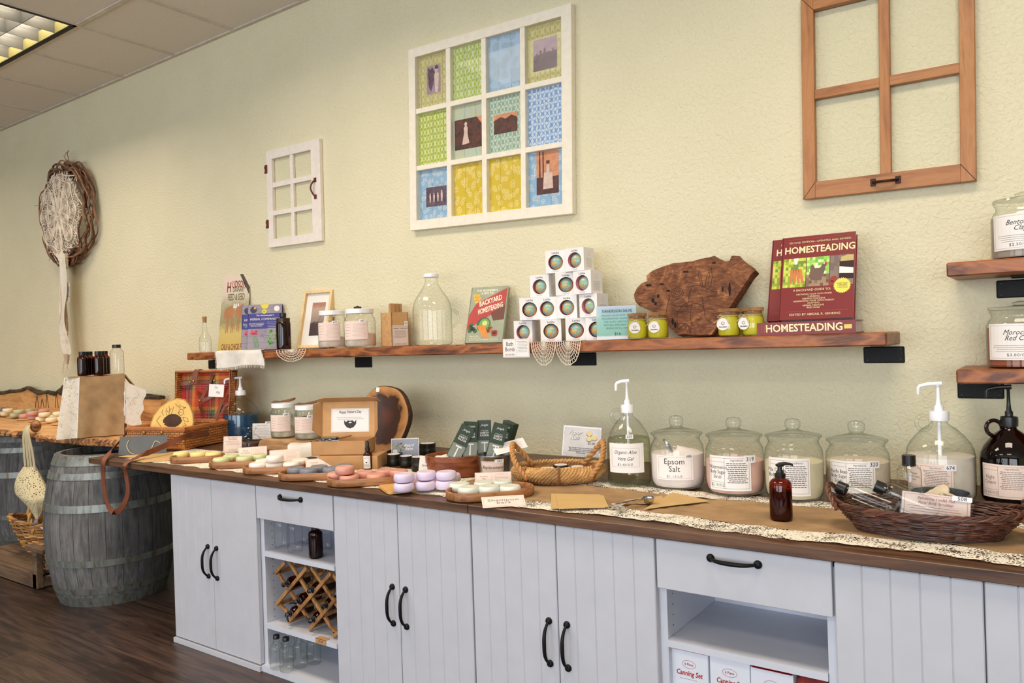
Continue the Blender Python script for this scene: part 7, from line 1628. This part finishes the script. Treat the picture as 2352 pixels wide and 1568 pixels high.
# backboard
n_ = 48; tops = []
ctrl = [(0, 900), (14, 899), (26, 898), (40, 896), (52, 893), (66, 890), (78, 894), (90, 900), (104, 901), (114, 898), (128, 902), (140, 896), (150, 890), (156, 888), (200, 898), (260, 906), (340, 908), (372, 912)]
poly = [ony(px, py, -.05) for px, py in ctrl]; poly = [Vector((-4.4, 0, .96))] + poly
m = MB().use(SLAB).prism([(p.x, p.z - .012) for p in poly] + [(poly[-1].x, SLZ + .002), (poly[0].x, SLZ + .002)], -.060, -.030, lambda x, z, y: (x, y, z)).use(plain('mossy_bark', (70, 58, 38), .95, bumpy=1, bscale=60, vary=.5))
for dy in (-.058, -.040): m.tube([(p.x, dy, p.z - .006 + .006 * math.sin(k * 2.1 + dy * 90)) for k, p in enumerate(poly)], .014, 7, rs=[.011 + .005 * abs(math.sin(k * 1.7)) for k in range(len(poly))])
p = ony(150, 893, -.06)
m.ball(p, .045, 12, 8, (1.2, .6, .8)).ball(p + Vector((-.05, 0, -.02)), .03, 10, 6)
m.use(CHAR)
for px, w_, h_ in ((85, 8, 18), (97, 7, 12), (108, 6, 22), (130, 6, 24), (144, 8, 12)):
    q = ony(px, 930, -.062); s_ = 4.9 / F_PX * 1.4
    pts = [(q.x - w_ * s_, -.0612, q.z - .02), (q.x - w_ * .3 * s_, -.0612, q.z + h_ * s_ * .7), (q.x, -.0612, q.z + h_ * s_), (q.x + w_ * .4 * s_, -.0612, q.z + h_ * .6 * s_), (q.x + w_ * s_, -.0612, q.z - .02)]; m.tube(pts, .0022, 4)
tag(m.build('backboard', None, None, True), 'live-edge wooden backboard with mossy bark, standing against the wall behind the soaps', 'backboard')
# soaps on the slab
for k, (px, py, w_) in enumerate(((8, 958, 40), (32, 962, 42), (55, 967, 44), (82, 971, 46), (108, 975, 48), (136, 978, 40))):
    L = onz(px, py - 3, SLZ + .003); m = MB().use(BAMB); hw = .075; m.prism([(x * 1.0, y) for x, y in pill(hw, .05, 6)], 0, .007); o = m.build('soap_board'); o.location = (L.x, L.y + .03, SLZ + .002 + .0005 * k); o.rotation_euler = (0, 0, 1.0)
    tag(o, 'small bamboo soap board on the live-edge slab, %s from the left' % ('first', 'second', 'third', 'fourth', 'fifth', 'sixth')[k], 'board', 'bamboo boards on the slab')
Z0 = SLZ + .011
soaps((122, 124, 134), 'grey', 'grey soaps on the slab', [(3, 940, 0, 'at the left frame edge on the slab'), (25, 936, 0, 'on the slab behind the cream ones')], Z0)
soaps((232, 216, 178), 'cream', 'cream soaps on the slab', [(-4, 950, 0, 'cut by the left frame edge'), (14, 950, 0, 'on the slab under the raised left one'), (18, 942, 1, 'raised left one on the slab'), (95, 962, 0, 'on the slab under the middle raised one'), (102, 952, 1, 'raised in the middle of the slab row'), (118, 964, 0, 'front one near the lace cloth'), (125, 957, 0, 'rear one near the lace cloth'), (134, 950, 1, 'raised one nearest the lace cloth'), (142, 962, 0, 'touching the lace cloth')], Z0)
soaps((186, 188, 148), 'sage green', 'sage soaps on the slab', [(43, 945, 1, 'raised one on the slab'), (35, 953, 0, 'front one on the slab'), (70, 942, 0, 'rear one on the slab')], Z0)
soaps((206, 150, 138), 'dusty pink', 'dusty pink soaps on the slab', [(56, 955, 0, 'left front one on the slab'), (76, 958, 0, 'right front one on the slab'), (74, 949, 1, 'raised one on the slab'), (100, 944, 1, 'rear one on the slab')], Z0)
for k, (px, py, w_) in enumerate(((60, 942, 16), (84, 943, 20), (112, 947, 22), (138, 947, 22))):
    stand_card('small white soap card on the slab, %s from the left' % ('first', 'second', 'third', 'fourth')[k], px, py, SLZ + .004, w_, 15, lambda m, W, H: m.use(INKM).lines(-W * .4, W * .4, H * .8, 4, H * .2, flat, .0014), .4, -.2, mat=PAPER)
m = MB().use(wood('dark_display_box', [(54, 36, 24), (86, 62, 44)], 1, 'x', .7)); L = onz(10, 938, SLZ + .002)
m.box((-.26, 0, 0), (.10, .16, .05)).box((-.26, .15, 0), (.10, .16, .20)).box((.085, 0, 0), (.10, .16, .19)).box((-.26, 0, .18), (.10, .16, .20)); o = m.build('display_box'); o.location = (L.x - .05, L.y + .02, SLZ + .002); tag(o, 'small dark wooden display box on the slab at the left frame edge', 'box')
m = MB().use(WHITEPL).lathe([(.035, .03), (.035, .042)], 20).use(INKG).lathe([(.034, 0), (.034, .03)], 20); o = m.build('small_jar'); o.location = (L.x + .0, L.y + .05, SLZ + .0525); tag(o, 'small white-lidded jar on the dark display box at the left edge', 'jar')
# --- oak barrels
def stave_mat():
    m, nt, out = newmat('weathered_oak_staves'); v = coords(nt); sp = N(nt, 'SeparateXYZ'); nt.links.new(v, sp.inputs[0])
    an = math_n(nt, 'ARCTAN2', sp.outputs['Y'], sp.outputs['X']); st = math_n(nt, 'MULTIPLY', an, 26 / (2 * PI)); cell = math_n(nt, 'FLOOR', st); fr = math_n(nt, 'FRACT', st)
    wn = N(nt, 'TexWhiteNoise', noise_dimensions='1D'); nt.links.new(cell, wn.inputs['W'])
    g = noise_t(nt, coords(nt, scale=(22, 22, 2.2)), 2.4, 7, .65, .6); big = noise_t(nt, v, 5, 4, .6)
    f = math_n(nt, 'ADD', math_n(nt, 'ADD', math_n(nt, 'MULTIPLY', g, .5), math_n(nt, 'MULTIPLY', wn.outputs['Value'], .14)), math_n(nt, 'MULTIPLY', big, .36))
    col = ramp(nt, f, [(.32, (44, 43, 44)), (.5, (94, 92, 92)), (.68, (136, 132, 128))]); gap = math_n(nt, 'LESS_THAN', math_n(nt, 'ABSOLUTE', math_n(nt, 'SUBTRACT', fr, .5)), .484)
    mx = N(nt, 'MixRGB'); nt.links.new(gap, mx.inputs[0]); mx.inputs[1].default_value = c4((34, 30, 28)); nt.links.new(col, mx.inputs[2]); b = principled(nt, out, mx.outputs[0], .8); bump(nt, g, .4, .004, b); return m
def hoop_mat():
    m, nt, out = newmat('galvanised_hoop'); v = coords(nt, scale=(9, 9, 1.5)); n = noise_t(nt, v, 4, 6, .7, .3); b = principled(nt, out, ramp(nt, n, [(.36, (112, 92, 66)), (.46, (122, 125, 120)), (.7, (152, 155, 150))]), .42, .55); return m
def barrel(loc, label, H=.748, rt_=.245, rb=.31):
    t = thing('wine_barrel', label, 'barrel', loc, .4, 'oak wine barrels'); q = lambda z: rt_ + (rb - rt_) * (1 - ((z / H - .5) * 2) ** 2) ** .9 if 0 < z < H else rt_
    zs = [H * k / 22 for k in range(23)]; prof = [(q(z), z) for z in zs] + [(rt_ - .022, H), (rt_ - .022, H - .04)]
    MB().use(stave_mat() if 'weathered_oak_staves' not in bpy.data.materials else bpy.data.materials['weathered_oak_staves']).lathe(prof, 78, True, False).build('staves', None, t, True)
    hm = bpy.data.materials.get('galvanised_hoop') or hoop_mat()
    for z0, z1 in ((.0, .048), (.066, .096), (.208, .240), (.475, .512), (.632, .664), (.698, .745)):
        z0, z1 = z0 * H / .748, z1 * H / .748; MB().use(hm).lathe([(q(z0 + 1e-4) + .0005, z0), (q(z0 + 1e-4) + .0045, z0), (q(z1 - 1e-4) + .0045, z1), (q(z1 - 1e-4) + .0005, z1)], 64, False, False).build('hoop', None, t, True, auto=30)
    MB().use(plain('barrel_head', (44, 38, 34), .9)).lathe([(rt_ - .02, H - .05), (rt_ - .02, H - .035)], 48).build('barrel_head', None, t)
    return t
B1 = barrel((-.955, -.72, 0), 'weathered grey oak barrel with steel hoops beside the left cabinet')
dup(B1, (-2.52, -.42, 0), 1.2, 'dark shaded oak barrel under the far left of the slab')
# --- burlap-and-lace cloth over a crate, on the slab
L = onz(228, 1003, SLZ); rc = face_cam(L); Lc = L + Vector((-math.sin(rc), math.cos(rc), 0)) * .15; hc = ztop(L, 866) - SLZ
t = thing('draped_cloth', 'burlap cloth with wide lace ends draped over a crate on the slab', 'cloth', (Lc.x, Lc.y, SLZ + .002), rc)
MB().use(wood('crate_pine', [(150, 112, 74), (178, 140, 98)], 1, 'x', .8)).box((-.135, -.115, 0), (.135, .115, hc - .012)).build('inner_crate', None, t)
def drape(u, v, x0, x1, xb0, xb1, yt, yb, hang=1.0, fold=.006):
    """v 0 at the top rim, 1 at the bottom"""
    x = (x0 + (x1 - x0) * u) * (1 - v) + (xb0 + (xb1 - xb0) * u) * v
    return (x, yt + (yb - yt) * v + fold * math.sin(x * 60 + v * 3) * v, hc * (1 - v * hang) + .002)
m = MB().use(BURLAP).grid(16, 14, lambda u, v: drape(u, v, -.085, .135, -.105, .12, -.128, -.165), .0015)
m.grid(12, 10, lambda u, v: (-.14 + .28 * u, -.13 + .26 * v, hc + .002 + .003 * math.sin(u * 9) * math.sin(v * 8)), .0015)
m.grid(10, 8, lambda u, v: (.135 + .07 * v, -.125 + .2 * u, hc - .002 - .10 * v + .01 * math.sin(u * 7)), .0015); m.build('burlap_panel', None, t, True)
m = MB().use(LACE).grid(12, 16, lambda u, v: drape(u, v, -.155, -.085, -.20, -.105, -.128 + .02 * (1 - u), -.165, 1, .004), .001).build('lace_panel', None, t, True)
m = MB().use(LACE).grid(10, 10, lambda u, v: (-.15 - .03 * v, -.12 + .22 * u, hc * (1 - .9 * v)), .001); m.build('lace_panel', None, t, True); m = MB().use(LACE)
m.grid(12, 14, lambda u, v: (.122 + .012 * (1 - v) + .10 * u * (1 - .25 * v) + .006 * math.sin(v * 16), -.150 - .01 * u, hc * .90 - u * .055 - v * (hc * .70 - u * .02)), .001); m.build('lace_panel', None, t, True)
m = MB().use(PAPER).ribbon([Vector(drape(0, v, -.085, .135, -.105, .12, -.131, -.168)) for v in [k / 14 for k in range(15)]], (1, 0, 0), .005, .001).tube([(.122 + .012 * (1 - v), -.153, hc * .90 - v * hc * .70) for v in (0, .3, .6, 1)], .0025, 5); m.build('lace_piping', None, t)
cr, sr = math.cos(rc), math.sin(rc); ct = lambda x, y: (Lc.x + x * cr - y * sr, Lc.y + x * sr + y * cr, 0)
SYR = plain('dark_syrup', (46, 14, 6), .4); zc = SLZ + hc + .0085; pr_ = None
for k, (x, y, lb) in enumerate(((-.068, -.075, 'front left'), (.008, -.075, 'front right'), (-.052, -.015, 'second row left'), (.024, -.012, 'second row right'), (-.036, .045, 'rear left'), (.040, .050, 'rear right'))):
    lb = 'small amber bottle with black cap on the draped crate, ' + lb
    if k == 0: pr_ = boston('amber_bottle', lb, 'bottle', ct(x, y), .0262, .132, G_AMBER, BLACKPL, 'amber bottles on the draped crate', z=zc, fill=(SYR, .7), neck=.6, caph=.14, shoulder=.70)
    else: p_ = ct(x, y); dup(pr_, (p_[0], p_[1], zc), 0, lb)
for k, (x, y, lb) in enumerate(((.100, -.03, 'front one'), (.102, .055, 'rear one'))):
    boston('clear_plastic_bottle', 'tall clear plastic bottle with black cap on the draped crate, ' + lb, 'bottle', ct(x, y), .036, .165, G_PLAST, BLACKPL, 'clear bottles on the draped crate', z=zc, neck=.55, shoulder=.72)
# --- hanging net bag
NET = lace_mat('net_yarn', (216, 200, 158), 95, .3); hk = ony(66, 982, -.80)
t = thing('net_bag', 'cream crocheted net bag hanging from the front edge of the live-edge slab', 'bag', (hk.x, hk.y, hk.z))
m = MB().use(NET); seg = 24
def bagf(u, v):
    a = 2 * PI * u; w_ = 1.35 * (.035 + .065 * math.sin(PI * min(1, v * 1.15) * .72)) * (1 - max(0, v - .6) * 1.9 * .95); return (w_ * math.cos(a) * (1.1 + .1 * math.sin(5 * a)) + .05 * v - .02 * math.sin(v * 5), w_ * .5 * math.sin(a), -.22 - .28 * v + .02 * math.sin(a * 2) * v)
m.grid(32, 24, bagf); m.build('net_body', None, t)
m = MB().use(plain('cotton_strap', (206, 190, 150), .9, bumpy=.4, bscale=200))
for x0, x1 in ((-.035, -.05), (-.01, -.012), (.012, .02), (.02, .055)): m.ribbon(spline([(x0 * .3, .0, .012), (x0, -.012, -.03), (x1, -.008, -.14), (x1 * 1.1, 0, -.25)], 12), (1, .2, 0), .018, .003)
m.build('handles', None, t, True)
m = MB().use(BURL).ball((0, .02, .0), .034, 12, 8, (1, .8, 1.1)); o = m.build('wood_knot', None, None, True); o.location = hk + Vector((-.012, .022, .004)); tag(o, 'dark burl wooden knot on the slab edge holding the net bag', 'wood knot')
# --- pallet, baskets, crate on the floor
OLDW = wood('old_grey_wood', [(66, 48, 34), (104, 80, 58), (132, 106, 80)], 1, 'x', .8, .4, .4)
t = thing('wooden_pallet', 'low old wooden loading pallet with chain on the floor left of the barrel', 'pallet', (-1.35, -.93, 0))
m = MB().use(OLDW)
for k in range(5): m.rbox((-.85, .02 + k * .115, .070), (-.02, .128 + k * .115, .090), .002)
m.build('deck_boards', None, t)
MB().use(OLDW).rbox((-.85, 0, .004), (0, .035, .082), .003).build('side_beam', None, t); MB().use(OLDW).rbox((-.04, .035, .004), (0, .58, .06), .003).build('end_beam', None, t)
MB().use(OLDW).rbox((-.045, .0, .004), (.004, .036, .20), .003).rbox((-.12, -.004, .200), (.085, .045, .226), .003).build('chain_post', None, t)
m = MB().use(plain('rusty_chain', (66, 46, 34), .6, .7))
for k in range(8):
    c_ = Vector((.045, .02, .20 - .018 * k - .012)); m.tube([c_ + (Vector((.006 * math.cos(a), 0, .012 * math.sin(a))) if k % 2 else Vector((0, .006 * math.cos(a), .012 * math.sin(a)))) for a in [2 * PI * q / 10 for q in range(10)]], .0018, 5, closed=True)
m.build('chain', None, t, True)
WL = [plain('honey_willow', (176, 124, 66), .6, vary=.2), plain('honey_willow_light', (200, 150, 86), .6, vary=.2), plain('honey_willow_dark', (128, 82, 42), .6, vary=.2)]
L = Vector((-1.76, -.64, .092)); rzw = face_cam(L) - .1
t = thing('wicker_basket', 'large honey wicker basket with tall arched handle on the wooden pallet', 'basket', L, rzw)
zf = lambda a: .05 * math.cos(a) ** 2
m = MB(); wicker(m, .235, .155, lambda q: (.55 + .45 * q ** .7, .006 + .17 * q), .0055, 30, 20, WL, 5, zf); m.build('wicker_wall', None, t, True)
m = MB()
for k in range(4): m.use(WL[k % 3]); m.tube([((.235 + .006 * math.cos(a * 11 + k * 1.6)) * math.cos(a), (.155 + .006 * math.cos(a * 11 + k * 1.6)) * math.sin(a), .182 + zf(a) + .006 * math.sin(a * 11 + k * 1.6)) for a in [2 * PI * i / 100 for i in range(100)]], .006, 5, closed=True)
m.build('rim', None, t, True); MB().use(WL[2]).lathe([(.001, .0), (.14, .0), (.14, .008), (.001, .008)], 30, False, False, sy=.66).build('base', None, t)
m = MB().use(WL[1]); twist(m, [(-.10, -.13, .14), (-.12, -.125, .26), (-.10, -.06, .40), (-.08, .06, .41), (-.06, .125, .27), (-.05, .13, .14)], .013, 8); m.build('handle', None, t, True)
cw, sw = math.cos(rzw), math.sin(rzw)
for k, (x, y) in enumerate(((-.10, -.05), (-.045, -.06), (-.075, -.01), (.005, -.03), (.045, .0), (.085, -.02), (.13, .0))):
    lb = 'bottle with pale cap lying in the honey wicker basket, %s from the left' % ('first', 'second', 'third', 'fourth', 'fifth', 'sixth', 'seventh')[k]; lo = (L.x + x * cw - y * sw, L.y + x * sw + y * cw, L.z + .145)
    ro = (Matrix.Rotation(rzw, 3, 'Z') @ Matrix.Rotation(1.0 + .2 * (k % 3), 3, 'X') @ Matrix.Rotation(.2 * (k % 2), 3, 'Z')).to_euler()
    if k == 0: cb_ = boston('clear_bottle', lb, 'bottle', lo, .024, .10, G_CLEAR, plain('lilac_cap', (196, 188, 214), .4), 'pale-capped bottles in the honey wicker basket', rot=ro, neck=.8, caph=.2, shoulder=.6)
    else: dup(cb_, lo, 0, lb, rot=ro)
t = thing('slatted_crate', 'dark slatted wooden crate leaning on the wall behind the honey basket', 'crate', (-1.72, -.37, .096)); t.rotation_euler = (.12, .28, .25)
m = MB().use(OLDW)
for k in range(3): m.rbox((-.16 + k * .10, 0, 0), (-.10 + k * .10, .018, .36), .002)
m.build('slats', None, t); MB().use(OLDW).rbox((-.18, -.016, .33), (.12, 0, .38), .002).rbox((-.18, -.016, .05), (.12, 0, .10), .002).build('rails', None, t)
# ================================================================ CABINET CONTENTS
def onf(px, py, y): return ony(px, py, y)
L0 = onf(664, 1264, -.84); CUP = None
for k, (px, y, lb) in enumerate(((648, -.86, 'front left'), (678, -.875, 'front right'), (664, -.78, 'middle row left'), (694, -.79, 'middle row right'), (680, -.70, 'rear'), (745, -.80, 'far right'))):
    L = onz(px, 1262, SH1A + .0015); x = onf(px, 1250, y).x; lb = 'clear plastic tumbler bottle on the upper shelf of the wine rack bay, ' + lb
    if CUP is None:
        CUP = thing('clear_plastic_bottle', lb, 'bottle', (x, y, SH1A + .001), 0, 'clear bottles on the upper open shelf')
        MB().use(G_PLAST).lathe([(.018, .003), (.024, 0), (.028, .006), (.029, .02), (.029, .095), (.026, .108), (.018, .114), (.018, .122)], 26, False, False).build('bottle_body', None, CUP, True)
        MB().use(G_PLAST).lathe([(.018, .003), (.008, .006), (.001, .006)], 20, False, False).build('bottle_base', None, CUP, True)
    else: dup(CUP, (x, y, SH1A + .001), 0, lb)
x = onf(720, 1270, -.90).x; boston('amber_bottle', 'amber bottle on the upper open shelf among the clear plastic bottles', 'bottle', (x, -.888, 0), .0262, .118, G_AMBER, BLACKPL, z=SH1A + .001, fill=(SYR, .8), neck=.5)
z_ = .0255; GB = None
for k, (px, py, lb) in enumerate(((637, 1540, 'front left'), (659, 1546, 'foremost'), (690, 1536, 'middle'), (722, 1528, 'right'), (664, 1522, 'rear left'), (706, 1516, 'rear right'))):
    L = onz(px, py - 6, z_); lb = 'clear glass bottle with black cap on the bottom of the wine rack bay, ' + lb
    if GB is None: GB = boston('clear_bottle', lb, 'bottle', (L.x, L.y, 0), .026, .128, G_CLEAR, BLACKPL, 'clear bottles on the bottom board', z=z_, neck=.42, caph=.11, shoulder=.62)
    else: dup(GB, (L.x, min(L.y, -.66), z_), 0, lb)
# wine rack
RACK = wood('charred_rack_wood', [(108, 68, 34), (160, 112, 64), (190, 142, 88)], 1.5, 'z', .6, .4, .2)
t = thing('wine_rack', 'folding lattice wine rack of scorched wood in the open cabinet bay', 'wine rack', (0, 0, 0)); zp = lambda x, y: (600 + x / 3.94, 1170 + y / 3.94)
b1 = [((120, 575), (212, 478)), ((130, 860), (405, 528)), ((240, 1020), (625, 575)), ((430, 1090), (665, 812)), ((645, 1160), (690, 1108))]
b2 = [((125, 578), (405, 998)), ((230, 482), (660, 1150)), ((430, 532), (672, 888)), ((130, 860), (215, 932)), ((620, 580), (672, 660))]
zlo, zhi = SH1B + .008, SH1A - .026
for lay, y in ((0, -.905), (1, -.775)):
    m = MB().use(RACK)
    for gi, gr in enumerate((b1, b2)):
        for a, b in gr:
            A = onf(*zp(*a), -.905); B = onf(*zp(*b), -.905); A = Vector((min(A.x, HX[2] - .024), 0, min(max(A.z, zlo), zhi))); B = Vector((min(B.x, HX[2] - .024), 0, min(max(B.z, zlo), zhi)))
            yy = y + gi * .009; dd = (B - A).normalized(); nn = Vector((dd.z, 0, -dd.x)) * .0065
            m.add([A - nn + Vector((0, yy, 0)), A + nn + Vector((0, yy, 0)), B + nn + Vector((0, yy, 0)), B - nn + Vector((0, yy, 0)), A - nn + Vector((0, yy + .008, 0)), A + nn + Vector((0, yy + .008, 0)), B + nn + Vector((0, yy + .008, 0)), B - nn + Vector((0, yy + .008, 0))], [(0, 1, 2, 3), (7, 6, 5, 4), (0, 4, 5, 1), (1, 5, 6, 2), (2, 6, 7, 3), (3, 7, 4, 0)])
    m.build('lattice', None, t)
m = MB().use(RACK)
for p_ in ((122, 577), (132, 860), (240, 1020), (215, 735), (520, 680), (325, 900), (430, 800), (310, 625), (430, 1090), (545, 965), (645, 1155)):
    A = onf(*zp(*p_), -.905); A.z = min(max(A.z, zlo + .008), zhi - .008); A.x = min(A.x, HX[2] - .034); MB().use(RACK).box((A.x - .006, -.896, A.z - .006), (A.x + .006, -.765, A.z + .006)).build('cross_rod', None, t)
for k, (a, b, lb) in enumerate(((185, 690, 'top left'), (415, 745, 'top middle'), (290, 845, 'middle left'), (215, 962, 'bottom left'), (540, 885, 'middle right'), (425, 1015, 'bottom middle'))):
    A = onf(*zp(a + 20, b - 10), -.925); R3 = Matrix.Rotation(.25, 3, 'Z') @ Matrix.Rotation(PI / 2 - .12, 3, 'X') @ Matrix.Rotation((k * 1.7) % 6, 3, 'Z')
    h_ = .15; ax = R3 @ Vector((0, 0, 1)); base = A - ax * (h_ * .95); lb = 'amber pump bottle lying in the wine rack, ' + lb
    if k == 0: PBR = pump_bottle('pump_bottle', lb, base, .0235, h_, base.z, 0, R3.to_euler(), 'amber pump bottles in the wine rack')
    else: dup(PBR, base, 0, lb, rot=R3.to_euler())
A = onf(*zp(490, 1200), -.934); m = MB().use(KRAFT).box((0, 0, 0), (.055, .001, .018)).box((0, 0, .017), (.055, .022, .018)); m.use(INK).text('$2.00', .011, lambda x, y, o: (.028 + x, -o, .009 + y)); o = m.build('price_card'); o.location = (A.x, -.9335, SH1B - .0165); tag(o, 'small kraft price card folded over the lower open shelf edge', 'card')
# canning set boxes
CBOX = plain('white_gloss_carton', (226, 228, 236), .35, vary=.01); xs_ = [onf(1540, 1500, -.90).x, onf(1629, 1510, -.90).x, onf(1724, 1530, -.90).x, onf(1826, 1540, -.90).x]
ztb = SH2 - .030; hcb = .20
t0_ = thing('canning_set_box', 'x', 'box', (0, 0, 0), 0, 'white canning set boxes'); w_ = xs_[1] - xs_[0] - .003
MB().use(CBOX).rbox((0, 0, -hcb), (w_, .2, 0), .0015).build('carton', None, t0_); MB().use(INKR).box((.004, .0, -.0003), (w_ - .004, .18, .0008)).build('red_top', None, t0_)
f_ = lambda x, y, o: (x, -o, y); m = MB().use(INKR).text('Canning Set', .0185, lambda x, y, o: f_(w_ * .5 + x, -.058 + y, o), shear=.2, bold=.025, sx=.80).text('6 Piece', .0092, lambda x, y, o: f_(w_ * .5 + x, -.034 + y, o), bold=.02, sx=.9)
for q in range(30): a0, a1 = 2 * PI * q / 30, 2 * PI * (q + 1) / 30; m.add([f_(w_ * .5 + (.019 - s_) * math.cos(a), -.034 + (.0105 - s_) * math.sin(a), .0003) for a, s_ in ((a0, 0), (a1, 0), (a1, .0009), (a0, .0009))], [(0, 1, 2, 3)])
m.use(INKG).lines(w_ * .25, w_ * .75, -.073, 1, .01, f_, .0011); m.build('lettering', None, t0_)
for k in range(3):
    p_ = (xs_[k] + .001, -.905 + .004 * (k % 2), ztb - .004 * (k == 2)); lb = 'white canning set box under the open shelf, ' + ('leftmost', 'middle', 'rightmost')[k]
    if k == 0: t0_.location = p_; t0_['label'] = lb
    else: dup(t0_, p_, 0, lb)
ws = MB().use(plain('shelf_box_support', (206, 206, 212), .5)).rbox((xs_[0], -.90, .026), (xs_[3] - .01, -.72, ztb - hcb - .0045), .002); tag(ws.build('carton', None, None), 'lower white carton under the canning set boxes', 'carton')
m = MB().use(plain('red_net_print', (150, 52, 48), .6, vary=.3)).rbox((0, 0, -.24), (HX[5] - .024 - xs_[3], .16, 0), .012); o = m.build('red_bag', None, None, True); o.location = (xs_[3] + .001, -.90, ztb - .004); tag(o, 'red patterned bag to the right of the canning set boxes', 'bag')
